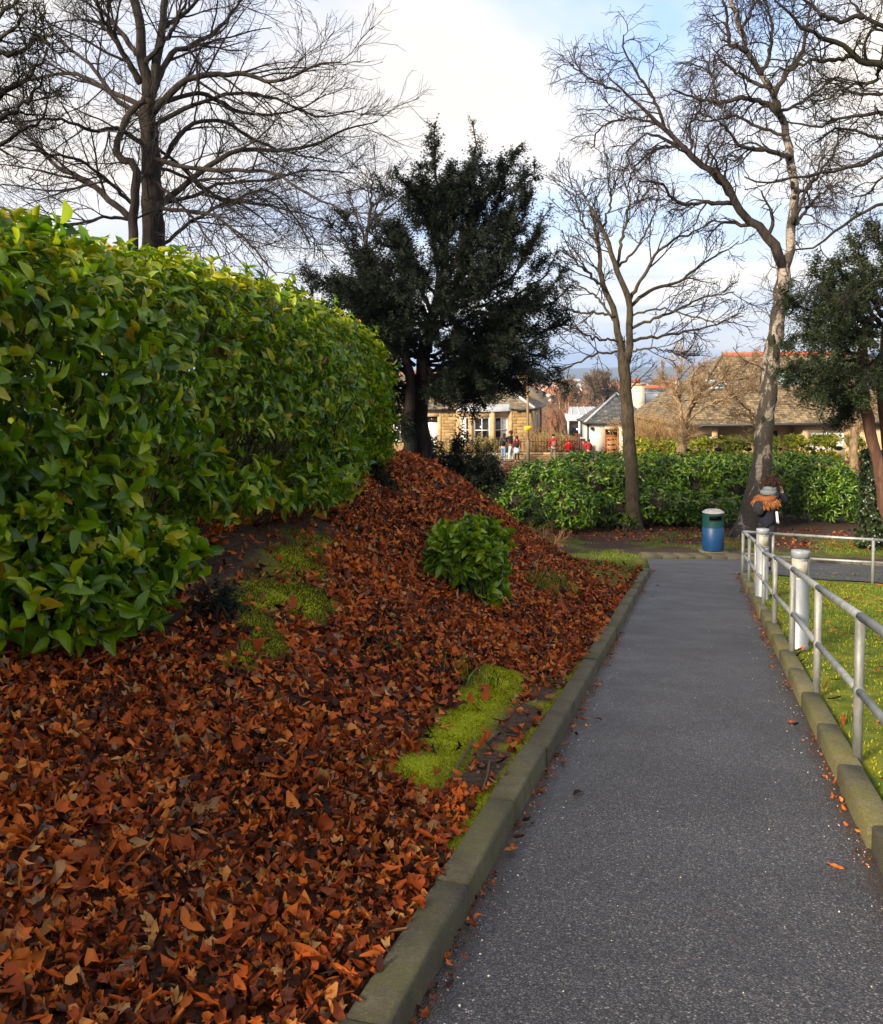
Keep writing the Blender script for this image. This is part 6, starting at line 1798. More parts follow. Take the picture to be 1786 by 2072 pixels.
# main roof: hip at the right
oh = 0.28
RZ = EV + 2.55
e = [(-0.3, -oh, EV + 0.02), (xe + oh, -oh, EV + 0.02), (xe + oh, DP + oh, EV + 0.02), (-0.3, DP + oh, EV + 0.02)]
rl, rr_ = (-0.3, DP / 2, RZ), (xe - 3.9, DP / 2, RZ)
mb = MB()
mb.add([Fh(*k) for k in e] + [Fh(*rl), Fh(*rr_)], [(0, 1, 5, 4), (2, 3, 4, 5), (0, 3, 2, 1)], [(1, 2, 5), (3, 0, 4)])
roof = mb.build('roof', mort_m, hr)
mb = MB()
slate_rows(mb, Fh(*e[0]), Fh(*e[1]), Fh(*rr_), Fh(*rl), 0.20, 0.27, 11)
slate_rows(mb, Fh(*e[1]), Fh(*e[2]), Fh(*rr_), Fh(*rr_), 0.20, 0.27, 12)
mb.build('slates', slate_a, roof, False, 'stuff')
mb = MB(); add_tube(mb, [Fh(*e[1]) + (0, 0, 0.08), (Fh(*e[1]) + Fh(*rr_)) / 2 + (0, 0, 0.08), Fh(*rr_) + (0, 0, 0.08)], 0.10, 8); mb.build('hip_flashing', lead_m, roof)
mb = MB(); add_tube(mb, [Fh(*rl) + (0, 0, 0.06), Fh(*rr_) + (0, 0, 0.06)], 0.12, 8); mb.build('ridge', redtile, roof)
mb = MB()
add_tube(mb, [Fh(-0.3, -oh - 0.06, EV), Fh(xb0 - 0.3, -oh - 0.06, EV)], 0.075, 8); add_tube(mb, [Fh(xb1 + 0.3, -oh - 0.06, EV), Fh(xe + oh, -oh - 0.06, EV)], 0.075, 8); add_tube(mb, [Fh(xe + oh + 0.06, -oh, EV), Fh(xe + oh + 0.06, DP, EV)], 0.075, 8)
mb.build('gutter', gut_m, hr, True)
mb = MB(); add_tube(mb, [Fh(xe + 0.08, DP - 1.2, 0), Fh(xe + 0.08, DP - 1.2, EV)], 0.05, 8); mb.build('downpipe', gut_m, hr, True)
mb = MB(); Fh.box(mb, (xe - 1.1, DP / 2 + 1.2, EV + 1.6), (0.62, 1.5, 2.6)); ch = mb.build('chimney', sand_m, hr)
mb = MB(); Fh.box(mb, (xe - 1.1, DP / 2 + 1.2, EV + 2.95), (0.78, 1.66, 0.12)); mb.build('chimney_cope', sand_m, ch)
# a back wing roof with a red ridge seen past the hip
mb = MB(); a0 = [(xe - 3.6, DP - 0.2, EV), (xe + 0.25, DP - 0.2, EV), (xe + 0.25, DP + 6, EV), (xe - 3.6, DP + 6, EV), (xe - 1.7, DP - 0.2, EV + 1.9), (xe - 1.7, DP + 6, EV + 1.9)]
mb.add([Fh(*k) for k in a0], [(0, 4, 5, 3), (1, 2, 5, 4)], [(0, 1, 4), (2, 3, 5)]); wing = mb.build('wing_roof', slate_c, hr)
# side window
mb = MB(); Fh.box(mb, (xe + 0.01, 4.6, 1.7), (0.05, 1.0, 1.7)); sw_ = mb.build('window', white_m, hr)
mb = MB(); Fh.box(mb, (xe + 0.03, 4.6, 1.7), (0.03, 0.8, 1.5)); mb.build('pane', dark_gl, sw_)
# roof vent
mb = MB(); lathe(mb, [(0.16, 0), (0.15, 0.12), (0.02, 0.16)], Fh(X_(985, 2.5), 2.2, EV + 1.45), 10); mb.build('roof_vent', gut_m, roof, True)
# porch pillar bit left of the yew gets a window
sash(Fh, hr, 0.35, 0.85, 0.9, 2.3, -0.03, (0, 1))

# --- front wall with iron railings
Fw = Frame(P(860, 920, 56.0) * (1, 1, 0) + (0, 0, -3.70), math.radians(-2))
gw = empty('garden_wall', Fw(4, 0, 0), 'low stone garden wall topped with black iron railings across the street', 'wall')
LW = Fw.x_of(1160, 925)[0]
mb = MB(); Fw.box(mb, (LW / 2, 0.15, 0.17), (LW, 0.26, 0.5)); mb.build('wall_core', mort_m, gw)
stone_panel(Fw, gw, 0, LW, -0.02, 0.42, 0.0, 0.145, 0.42, seed=8)
x = 0; k = 0
while x < LW:
    mb = MB(); Fw.box(mb, (x + 0.60, 0.15, 0.475), (1.185, 0.40, 0.11)); mb.build('coping_stone', sand_m, gw); x += 1.2
iron_m = plain('black_iron', two((0.018, 0.017, 0.016)), 10, 0.6)
bar_me = None
mb = MB(); lathe(mb, [(0.012, 0), (0.012, 0.80), (0.024, 0.82), (0.004, 0.92)], seg=6); bm_ = mesh_data('railing_bar', mb.v[0], mb.f, iron_m, True)
for i in range(int(LW / 0.175)):
    o = bpy.data.objects.new('railing_bar', bm_); COL.objects.link(o); o.parent = gw
    o.matrix_parent_inverse = Matrix.Translation(-gw.location); o.location = Fw(0.1 + i * 0.175, 0.15, 0.53)
mb = MB()
for z in (0.62, 1.22):
    add_tube(mb, [Fw(0.05, 0.15, z), Fw(LW - 0.05, 0.15, z)], 0.016, 6)
    mb.build('railing_rail', iron_m, gw); mb = MB()

# --- white outbuilding with slate hip roof and orange-brown door
Fg = Frame(P(1190, 860, 58.0) * (1, 1, 0) + (0, 0, -3.95), math.radians(-4))
gr_ = empty('outbuilding', Fg(2, 0, 0), 'white rendered outbuilding with grey hipped slate roof and brown slatted door', 'building')
rend_m = plain('cream_render', [(0.3, (0.56, 0.52, 0.47)), (0.7, (0.68, 0.64, 0.58))], 2, 0.85, bumps=0.15, bscale=40)
GW, GD, GE = 4.0, 5.0, 2.45
xd0, xd1 = Fg.x_of(1223, 890)[0], Fg.x_of(1251, 890)[0]
mb = MB()
for (a, c, z0, z1) in [(0, xd0, 0, GE), (xd0, xd1, 2.08, GE), (xd1, GW, 0, GE)]:
    Fg.box(mb, ((a + c) / 2, 0.12, (z0 + z1) / 2), (c - a, 0.24, z1 - z0))
Fg.box(mb, (0.12, GD / 2 + 0.12, GE / 2), (0.24, GD - 0.24, GE)); Fg.box(mb, (GW - 0.12, GD / 2 + 0.12, GE / 2), (0.24, GD - 0.24, GE)); Fg.box(mb, (GW / 2, GD - 0.12, GE / 2), (GW - 0.5, 0.24, GE - 0.01))
mb.build('wall', rend_m, gr_)
oak = plain('orange_brown_wood', two((0.34, 0.12, 0.035), 0.7), 12, 0.5)
mb = MB()
for xx in (xd0 + 0.03, xd1 - 0.03): Fg.box(mb, (xx, 0.0, 1.04), (0.06, 0.12, 2.08))
Fg.box(mb, ((xd0 + xd1) / 2, 0.0, 2.05), (xd1 - xd0 - 0.12, 0.12, 0.06)); Fg.box(mb, ((xd0 + xd1) / 2, 0.0, 1.66), (xd1 - xd0 - 0.12, 0.12, 0.05)); mb.build('door_frame', oak, gr_)
mb = MB(); Fg.box(mb, ((xd0 + xd1) / 2, 0.05, 0.82), (xd1 - xd0 - 0.13, 0.05, 1.62)); dr = mb.build('door', oak, gr_)
for i in range(4):
    mb = MB(); Fg.box(mb, ((xd0 + xd1) / 2, 0.02, 0.42 + i * 0.32), ((xd1 - xd0) * 0.58, 0.03, 0.10)); mb.build('door_light', dark_gl, dr)
mb = MB(); Fg.box(mb, (xd1 - 0.16, 0.0, 0.85), (0.03, 0.06, 0.2)); mb.build('handle', galv, dr)
mb = MB(); Fg.box(mb, ((xd0 + xd1) / 2, 0.05, 1.85), (xd1 - xd0 - 0.13, 0.03, 0.34)); mb.build('transom_window', dark_gl, gr_)
e = [(-0.25, -0.25, GE), (GW + 0.25, -0.25, GE), (GW + 0.25, GD + 0.25, GE), (-0.25, GD + 0.25, GE)]; ap = (GW / 2 + 0.1, GD / 2, GE + 1.75)
mb = MB(); mb.add([Fg(*k) for k in e] + [Fg(*ap)], [(0, 3, 2, 1)], [(0, 1, 4), (1, 2, 4), (2, 3, 4), (3, 0, 4)]); roof = mb.build('roof', gut_m, gr_)
mb = MB(); slate_rows(mb, Fg(*e[0]), Fg(*e[1]), Fg(*ap), Fg(*ap), 0.17, 0.25, 21); slate_rows(mb, Fg(*e[3]), Fg(*e[0]), Fg(*ap), Fg(*ap), 0.17, 0.25, 22); slate_rows(mb, Fg(*e[1]), Fg(*e[2]), Fg(*ap), Fg(*ap), 0.17, 0.25, 22); mb.build('slates', slate_b, roof, False, 'stuff')
for q in (e[0], e[1]):
    mb = MB(); add_tube(mb, [Fg(*q) + (0, 0, 0.05), Fg(*ap) + (0, 0, 0.06)], 0.085, 8); mb.build('hip_flashing', lead_m, roof)
mb = MB(); add_tube(mb, [Fg(-0.3, -0.3, GE), Fg(GW + 0.3, -0.3, GE)], 0.07, 8); add_tube(mb, [Fg(-0.3, -0.3, GE), Fg(-0.3, GD, GE)], 0.07, 8); mb.build('gutter', gut_m, gr_, True)
mb = MB(); add_tube(mb, [Fg(-0.04, -0.05, 0), Fg(-0.04, -0.05, GE - 0.1), Fg(-0.2, -0.25, GE)], 0.04, 8); mb.build('downpipe', gut_m, gr_, True)
mb = MB(); Fg.box(mb, (0.22, -0.06, 2.12), (0.2, 0.14, 0.14)); lathe(mb, [(0.05, 0), (0.07, 0.08)], Fg(0.22, -0.14, 2.0), 8); mb.build('wall_lamp', gut_m, gr_)

# --- villa behind it: grey roof with red ridge, dormer and chimney
Fv = Frame(P(1262, 860, 68.0) * (1, 1, 0) + (0, 0, -4.3), math.radians(2))
vr = empty('villa', Fv(4, 0, 0), 'house behind the outbuilding with red ridge tiles, dormer and cream chimney', 'house')
mb = MB(); Fv.box(mb, (4.5, 3.5, 1.5), (9, 7, 3.0)); mb.build('wall', rend_m, vr)
e = [(-0.3, -0.3, 3.0), (9.3, -0.3, 3.0), (9.3, 7.3, 3.0), (-0.3, 7.3, 3.0)]; r0, r1 = (0.4, 3.5, 4.75), (8.8, 3.5, 4.75)
mb = MB(); mb.add([Fv(*k) for k in e] + [Fv(*r0), Fv(*r1)], [(0, 1, 5, 4), (2, 3, 4, 5), (0, 3, 2, 1)], [(1, 2, 5), (3, 0, 4)]); roof = mb.build('roof', gut_m, vr)
mb = MB(); slate_rows(mb, Fv(*e[0]), Fv(*e[1]), Fv(*r1), Fv(*r0), 0.2, 0.3, 25); mb.build('slates', slate_b, roof, False, 'stuff')
mb = MB(); add_tube(mb, [Fv(*r0) + (0, 0, 0.05), Fv(*r1) + (0, 0, 0.05)], 0.16, 8); mb.build('ridge', redtile, roof)
xm = Fv.x_of(1315, 808, 1.2)[0]
mb = MB(); Fv.box(mb, (xm, 1.6, 4.0), (1.2, 1.8, 0.95)); dm = mb.build('dormer', lead_m, vr)
mb = MB(); Fv.box(mb, (xm, 0.69, 3.98), (0.9, 0.06, 0.72)); win = mb.build('window', white_m, dm)
xm = Fv.x_of(1296, 800, -1.6)[0]
chz = 5.05
mb = MB(); Fv.box(mb, (xm, -0.75, chz / 2), (0.82, 0.8, chz)); ch = mb.build('chimney', plain('cream_chimney_render', [(0.35, (0.36, 0.30, 0.22)), (0.6, (0.56, 0.50, 0.40))], 3, 0.9), vr)
mb = MB(); Fv.box(mb, (xm, -0.75, chz + 0.05), (0.96, 0.94, 0.12)); mb.build('chimney_cope', sand_m, ch)
for dx in (-0.2, 0.06):
    mb = MB(); lathe(mb, [(0.13, chz + 0.1), (0.11, chz + 0.45), (0.13, chz + 0.5)], Fv(xm + dx, -0.75, 0), 10); mb.build('chimney_pot', redtile, ch, True)

# --- white conservatory
Fc = Frame(P(1148, 870, 66.0) * (1, 1, 0) + (0, 0, -4.1), math.radians(-4))
cr = empty('conservatory', Fc(1.2, 0, 0), 'white framed conservatory with flat glazed roof left of the outbuilding', 'conservatory')
mb = MB()
for x in (0.05, 0.85, 1.6, 2.3):
    Fc.box(mb, (x, 0, 1.25), (0.12, 0.12, 2.5))
Fc.box(mb, (1.15, 0, 2.56), (2.5, 0.16, 0.42)); Fc.box(mb, (1.15, 0.0, 0.35), (2.3, 0.10, 0.7)); Fc.box(mb, (0.05, 1.5, 2.56), (0.16, 2.8, 0.42)); Fc.box(mb, (0.05, 1.5, 0.35), (0.1, 2.8, 0.7))
mb.build('frame', white_m, cr)
mb = MB(); Fc.box(mb, (1.15, 0.02, 1.5), (2.2, 0.03, 1.6)); mb.build('glazing', dark_gl, cr)
mb = MB(); mb.add([Fc(0, -0.1, 2.78), Fc(2.4, -0.1, 2.78), Fc(2.2, 2.8, 3.25), Fc(0.3, 2.8, 3.25)], [(0, 1, 2, 3)]); mb.build('roof', lead_m, cr)
for x in (0.3, 0.85, 1.4, 1.95):
    mb = MB(); add_tube(mb, [Fc(x, -0.1, 2.82), Fc(x * 0.85 + 0.2, 2.8, 3.29)], 0.03, 6); mb.build('roof_bar', white_m, cr)

# --- bungalow under the big slate roof
Fb_ = Frame(P(1378, 870, 46.0) * (1, 1, 0) + (0, 0, -3.45), math.radians(1.0))
br = empty('bungalow', Fb_(7, 0, 0), 'peach rendered bungalow under a huge brown slate roof with skylights', 'house')
BE, BL, BD = 2.42, 15.5, 10.5
peach = plain('peach_render', [(0.3, (0.40, 0.27, 0.15)), (0.7, (0.52, 0.36, 0.21))], 2, 0.88, bumps=0.12, bscale=40)
xr0, xr1 = Fb_.x_of(1452, 875)[0], Fb_.x_of(1625, 875)[0]
xw0, xw1 = Fb_.x_of(1385, 885)[0], Fb_.x_of(1440, 885)[0]
xw2, xw3 = Fb_.x_of(1637, 885)[0], Fb_.x_of(1710, 885)[0]
mb = MB()
for (a, c, y, z0, z1) in [(0.05, xw0, 0.15, 0, BE), (xw0, xw1, 0.15, 0, 1.15), (xw0, xw1, 0.15, 1.85, BE), (xw1, xr0, 0.15, 0, BE), (xr0, xr1, 1.5, 0, BE), (xr1, xw2, 0.15, 0, BE), (xw2, xw3, 0.15, 0, 1.2), (xw2, xw3, 0.15, 2.02, BE), (xw3, BL, 0.15, 0, BE)]:
    Fb_.box(mb, ((a + c) / 2, y, (z0 + z1) / 2), (c - a, 0.3, z1 - z0))
for (x, y, l) in [(xr0 - 0.15, 0.9, 1.2), (xr1 + 0.15, 0.9, 1.2), (0.2, BD / 2, BD - 0.6), (BL - 0.15, BD / 2, BD - 0.6)]:
    Fb_.box(mb, (x, y, BE / 2 - 0.01), (0.3, l, BE))
mb.build('wall', peach, br)
sash(Fb_, br, xw0 + 0.02, xw1 - 0.02, 1.15, 1.85, 0.12, (1, 0))
sash(Fb_, br, xw2 + 0.02, xw3 - 0.02, 1.2, 2.02, 0.12, (1, 0), None, [(0, 0.47), (0.53, 1.0)])
xq = Fb_.x_of(1556, 880, 1.35)[0]
mb = MB(); Fb_.box(mb, (xq, 1.33, 1.0), (0.85, 0.05, 2.0)); mb.build('door', gut_m, br)
e = [(-0.35, -0.4, BE), (BL + 0.35, -0.4, BE), (BL + 0.35, BD + 0.4, BE), (-0.35, BD + 0.4, BE)]; r0, r1 = (3.75, BD / 2, BE + 3.55), (BL - 3.75, BD / 2, BE + 3.55)
mb = MB(); mb.add([Fb_(*k) for k in e] + [Fb_(*r0), Fb_(*r1)], [(0, 1, 5, 4), (2, 3, 4, 5), (0, 3, 2, 1)], [(1, 2, 5), (3, 0, 4)]); roof = mb.build('roof', gut_m, br)
mb = MB(); slate_rows(mb, Fb_(*e[0]), Fb_(*e[1]), Fb_(*r1), Fb_(*r0), 0.17, 0.21, 31); slate_rows(mb, Fb_(*e[3]), Fb_(*e[0]), Fb_(*r0), Fb_(*r0), 0.17, 0.21, 32); mb.build('slates', slate_c, roof, False, 'stuff')
mb = MB(); add_tube(mb, [Fb_(*r0) + (0, 0, 0.05), Fb_(*r1) + (0, 0, 0.05)], 0.13, 8); mb.build('ridge', redtile, roof)
mb = MB(); add_tube(mb, [Fb_(*e[0]) + (0, 0, 0.05), Fb_(*r0) + (0, 0, 0.05)], 0.07, 6); mb.build('hip_tiles', slate_c, roof)
mb = MB(); add_tube(mb, [Fb_(-0.4, -0.46, BE), Fb_(BL + 0.4, -0.46, BE)], 0.07, 8); mb.build('gutter', gut_m, br, True)
skyl, nt, b = mat('skylight_glass'); b.inputs['Base Color'].default_value = (0.16, 0.30, 0.32, 1); b.inputs['Roughness'].default_value = 0.08
def skylight(x0, x1, v0, v1):
    up_ = unit(np.array(Fb_(*r0)) - np.array(Fb_(3.75, -0.4, BE))); nr = unit(np.cross(Fb_.R[:, 0], up_)); B0 = np.array(Fb_(0, -0.4, BE))
    pt = lambda x, v, o: B0 + Fb_.R[:, 0] * x + up_ * v + nr * o
    mb = MB(); R_ = np.stack([Fb_.R[:, 0], up_, nr], 1)
    w = 0.07
    for (cx_, cv, sx_, sv) in [((x0 + x1) / 2, v0, x1 - x0 + w, w), ((x0 + x1) / 2, v1, x1 - x0 + w, w), (x0, (v0 + v1) / 2, w, v1 - v0 - w), (x1, (v0 + v1) / 2, w, v1 - v0 - w)]:
        mb.box(pt(cx_, cv, 0.09), (sx_, sv, 0.12), R_)
    f = mb.build('skylight', lead_m, br)
    mb = MB(); mb.box(pt((x0 + x1) / 2, (v0 + v1) / 2, 0.10), (x1 - x0 - w, v1 - v0 - w, 0.02), R_); mb.build('pane', skyl, f)
xs = Fb_.x_of(1576, 786, 2.9)[0]; xs1 = Fb_.x_of(1620, 786, 2.9)[0]
skylight(xs, xs1, 3.55, 4.5)
xs = Fb_.x_of(1432, 795, 2.6)[0]; xs1 = Fb_.x_of(1468, 795, 2.6)[0]
skylight(xs, xs1, 3.2, 3.95)

# --- street, pavement, dark red board fence, cabinet, lamp post
sm = MB(); A_, B__ = [], []
xs = np.linspace(-30, 40, 71)
V = []
for y, dz in ((48.2, 0.02), (51.9, 0.02)):
    V += [(x, y, gz(x, y) + dz + 0.02) for x in xs]
n = 71
sm.add(V, [(i, i + 1, n + i + 1, n + i) for i in range(n - 1)]); sm.build('street', am, None, False, 'structure')
sm = MB(); V = []
for y, dz in ((51.9, -0.1), (51.9, 0.12), (55.8, 0.12)):
    V += [(x, y, max(gz(x, y), -3.9) + dz) for x in xs]
sm.add(V, [(i, i + 1, n + i + 1, n + i) for k in (0, n) for i in range(k, k + n - 1)]); sm.build('pavement', km, None, False, 'structure')
ZP = lambda x, y: gz(x, y) + 0.12
fen = plain('dark_red_boards', two((0.11, 0.035, 0.022), 0.6), 14, 0.8)
Ff = Frame(P(1150, 905, 57.5) * (1, 1, 0) + (0, 0, -3.75), math.radians(-3))
fr = empty('board_fence', Ff(0.6, 0, 0), 'low dark red board fence between the golden shrub and white outbuilding', 'fence')
for i in range(9):
    mb = MB(); Ff.box(mb, (0.07 + i * 0.145, 0, 0.6), (0.135, 0.03, 1.15 + (0.9 if 3 <= i <= 4 else 0))); mb.build('board', fen, fr)
mb = MB(); Ff.box(mb, (0.65, 0.04, 0.9), (1.3, 0.05, 0.08)); mb.build('rail', fen, fr)
g = P(998, 930, 54.6); cz = ZP(g[0], g[1])
cb = empty('street_cabinet', (g[0], g[1], cz), 'small pale grey utility box on the pavement below the iron railings', 'cabinet')
mb = MB(); mb.box((g[0], g[1], cz + 0.24), (0.27, 0.22, 0.5)); mb.build('body', lamp_white, cb)
mb = MB(); mb.box((g[0], g[1] - 0.115, cz + 0.25), (0.2, 0.012, 0.36)); mb.build('door', lamp_grey, cb)
mb = MB(); mb.box((g[0], g[1], cz + 0.505), (0.30, 0.25, 0.03)); mb.build('lid', lamp_white, cb)
g = P(1068, 935, 53.6); cz = ZP(g[0], g[1])
lp = empty('street_lamp', (g[0], g[1], cz), 'tan street lamp post with yellow notice standing by the students', 'street lamp')
lp_m = plain('tan_painted_steel', [(0.3, (0.26, 0.17, 0.09)), (0.7, (0.42, 0.30, 0.17))], 4, 0.6)
mb = MB(); lathe(mb, [(0.115, 0), (0.115, 1.25), (0.085, 1.32)], (g[0], g[1], cz), 14); mb.build('base_sleeve', plain('grey_brown_steel', two((0.17, 0.13, 0.10)), 4, 0.7), lp, True)
mb = MB(); lathe(mb, [(0.08, 1.3), (0.065, 6.0), (0.05, 6.05)], (g[0], g[1], cz), 14); mb.build('pole', lp_m, lp, True)
mb = MB(); add_tube(mb, [(g[0], g[1], cz + 6.0), (g[0] - 0.3, g[1] - 0.1, cz + 6.15), (g[0] - 0.6, g[1] - 0.2, cz + 6.18)], 0.03, 8); mb.build('arm', lp_m, lp, True)
mb = MB(); mb.box((g[0] - 0.85, g[1] - 0.28, cz + 6.17), (0.55, 0.22, 0.12), None, 0.8); mb.build('lantern', lamp_white, lp)
yel = plain('yellow_notice', two((0.72, 0.46, 0.01), 0.9), 3, 0.5, bumps=0)
mb = MB(); mb.box((g[0], g[1] - 0.10, cz + 2.02), (0.42, 0.02, 0.26)); nb_ = mb.build('notice', yel, lp)
mb = MB()
for (dx, dz, w) in [(-0.08, 0.05, 0.16), (0.05, 0.0, 0.2), (-0.03, -0.05, 0.18)]:
    mb.box((g[0] + dx, g[1] - 0.113, cz + 2.02 + dz), (w, 0.004, 0.022))
mb.build('notice_print', plain('notice_brown_print', two((0.30, 0.16, 0.01)), 3, 0.6, bumps=0), nb_, False, 'stuff')

# --- parked car glimpsed past the fence
def car(loc, yaw):
    root = empty('parked_car', (0, 0, 0), 'small silver parked car glimpsed beside the white outbuilding', 'car')
    silver = metal('silver_car_paint', (0.52, 0.54, 0.56), 0.3, 0.5, 0.05)
    prof = [(-1.95, 0.35), (-2.0, 0.62), (-1.9, 0.86), (-1.05, 0.98), (-0.45, 1.40), (0.2, 1.47), (1.0, 1.42), (1.6, 1.02), (1.9, 0.95), (1.98, 0.6), (1.92, 0.35)]
    mb = MB(); n = len(prof)
    V = []
    for (y, k) in ((-0.84, 0), (-0.78, 1), (0.78, 1), (0.84, 0)):
        for (x, z) in prof:
            ins = 0.16 * max(0, (z - 0.95)) / 0.5
            V.append((x, (y - math.copysign(ins, y)), z if k else min(z, 1.44) - 0.01))
    F = [(r * n + i, r * n + i + 1, (r + 1) * n + i + 1, (r + 1) * n + i) for r in range(3) for i in range(n - 1)]
    mb.add(V, F, [tuple(range(n))], [tuple(3 * n + i for i in range(n))[::-1]]); mb.build('body', silver, root)
    mb = MB(); mb.add([(-1.03, -0.66, 1.02), (-1.03, 0.66, 1.02), (-0.50, 0.58, 1.385), (-0.50, -0.58, 1.385)], [(0, 1, 2, 3)]); V = mb.v[0] + (-0.02, 0, 0.015); MB().add(V, [(0, 1, 2, 3)]).build('windscreen', dark_gl, root)
    mb = MB(); mb.add([(1.56, -0.64, 1.08), (1.56, 0.64, 1.08), (1.06, 0.58, 1.40), (1.06, -0.58, 1.40)], [(0, 3, 2, 1)]); V = mb.v[0] + (0.03, 0, 0.012); MB().add(V, [(0, 3, 2, 1)]).build('rear_window', dark_gl, root)
    for sgn in (-1, 1):
        mb = MB(); mb.add([(-0.85, sgn * 0.845, 1.0), (1.4, sgn * 0.845, 1.0), (0.9, sgn * 0.74, 1.36), (-0.4, sgn * 0.74, 1.36)], [(0, 1, 2, 3)]); mb.build('side_window', dark_gl, root)
        for x in (-1.25, 1.25):
            k = MB(); lathe(k, [(0.2, -0.1), (0.30, -0.1), (0.32, -0.06), (0.32, 0.06), (0.30, 0.1), (0.2, 0.1)], seg=16)
            V = k.v[0][:, [0, 2, 1]] + (x, sgn * 0.76, 0.32); w = MB(); w.add(V, *k.f); wh = w.build('wheel', bin_dark, root, True)
            k = MB(); lathe(k, [(0.2, -0.06), (0.18, 0.06), (0.02, 0.08)], seg=12); V = k.v[0][:, [0, 2, 1]] * (1, sgn, 1) + (x, sgn * 0.80, 0.32); w = MB(); w.add(V, *k.f); w.build('rim', galv, wh)
        mb = MB(); mb.box((-1.93, sgn * 0.58, 0.74), (0.1, 0.34, 0.16)); mb.build('headlight', lamp_white, root)
    root.location = loc; root.rotation_euler = (0, 0, yaw)
g = P(1180, 905, 60.5)
car((g[0], g[1], gz(g[0], g[1])), math.radians(75))

# ------------------------------------------------------------------ garden shrubs and thickets
def twig_shrub(name, label, px, Y, w, h, n, m, seed, cat='shrub', lean=0.3, lv=((5, 0.45), (4, 0.25)), rmin=0.008, group=None, leaves=None, zoff=0.0, r0=0.018):
    g = P(px, 900, Y); z = gz(g[0], g[1]) + zoff
    r = np.random.default_rng(seed)
    b0 = np.stack([g[0] + r.uniform(-w / 2, w / 2, n), Y + r.uniform(-w / 3, w / 3, n), np.full(n, z)], -1)
    d = unit(np.stack([r.normal(0, lean, n), r.normal(0, lean, n), np.ones(n)], -1))
    K = 8; pts = [b0]; L = h * r.uniform(0.6, 1.05, n) / (K - 1)
    for k in range(K - 1):
        d = unit(d + r.normal(0, 0.10, d.shape)); pts.append(pts[-1] + d * L[:, None])
    cur = np.stack(pts, 1); R = np.linspace(r0, rmin, K)[None].repeat(n, 0)
    root = empty(name, (g[0], g[1], z), label, cat, group)
    mb = MB(); V, F = tubes(cur, R, 4); mb.add(V, F); mb.build('stems', m, root, True, 'stuff')
    mb = MB()
    for j, (k, l) in enumerate(lv):
        cur, R = grow(cur, R, k, (h * l * 0.6, h * l), (0.35, 0.9), (0.25, 1.0), 4, 0.14, (0, 0, 0.1), 0.7, rmin * (1 - 0.2 * j), seed + j)
        V, F = tubes(cur, R, 3); mb.add(V, F)
    mb.build('twigs', m, root, False, 'stuff')
    if leaves:
        lm, nl, ls = leaves
        q = cur.reshape(-1, 3); q = q[r.integers(0, len(q), nl)] + r.normal(0, 0.04, (nl, 3))
        X, Yv, Z = frames(np.tile([[0, 0, 1.0]], (nl, 1)), 1.0, r)
        s_ = ls * r.uniform(0.6, 1.3, (nl, 1))
        VV, FF = scatter(*LAUREL_LOW[0], q, X * s_, Yv * s_ * 0.5, Z * s_)
        mb = MB(); mb.add(VV, *FF); mb.build('foliage', lm, root, True, 'stuff')
gold_m = leafmat('golden_leaves', [(0, (0.12, 0.09, 0.015)), (0.5, (0.30, 0.22, 0.03)), (1, (0.42, 0.27, 0.05))], 0.6, 0.3)
lime_m = leafmat('lime_leaves', [(0, (0.10, 0.13, 0.015)), (0.5, (0.26, 0.28, 0.04)), (1, (0.42, 0.36, 0.06))], 0.6, 0.3)
straw_m = plain('straw_stems', two((0.40, 0.25, 0.10)), 3, 0.9, bumps=0)
whitebark = plain('white_birch_stems', two((0.58, 0.47, 0.38)), 3, 0.8, bumps=0)
orange_tw = plain('orange_brown_twigs', two((0.30, 0.14, 0.075)), 0.3, 0.9, bumps=0)
twig_shrub('shrub', 'lime and straw coloured shrub behind the iron railings under the bay', 985, 57.6, 1.7, 1.35, 60, straw_m, 601, leaves=(lime_m, 2600, 0.10))
twig_shrub('shrub', 'reddish straw plants behind the iron railings at the left of the bay', 955, 57.4, 1.0, 0.9, 60, straw_m, 602, leaves=(gold_m, 500, 0.08))
twig_shrub('shrub', 'dry straw coloured hedge behind the railings right of the lamp post', 1092, 57.6, 1.9, 1.75, 100, straw_m, 603, lean=0.18)
twig_shrub('shrub', 'golden leaved shrub behind the walkers left of the board fence', 1135, 57.8, 1.5, 1.6, 70, straw_m, 604, leaves=(gold_m, 2600, 0.10))
twig_shrub('shrub', 'tall beige twiggy bush right of the slim tree by the chimney', 1322, 44.0, 1.9, 3.0, 170, straw_m, 605, lean=0.20, rmin=0.010, lv=((4, 0.45), (3, 0.25)))
twig_shrub('shrub', 'low beige twiggy bush beneath the pale garden tree', 1362, 44.5, 1.6, 2.2, 80, straw_m, 606, lean=0.22, rmin=0.010)
twig_shrub('shrub', 'small bright green seedling at the foot of the slim tree', 1270, 26.6, 0.25, 0.5, 8, stem_m, 607, leaves=(laurel_far, 60, 0.12))
twig_shrub('shrub', 'dead brown bramble stems at the edge of the leafy bank', 1062, 20.6, 1.0, 0.75, 40, orange_tw, 608, lean=0.45, leaves=(beech_m, 160, 0.07), rmin=0.006, r0=0.008)
twig_shrub('shrub', 'brown dead twig clump poking out of the rounded laurel by the birch', 1592, 27.4, 0.5, 2.0, 9, twig_m, 609, lean=0.10, rmin=0.004, r0=0.008, lv=((4, 0.35), (3, 0.2)))
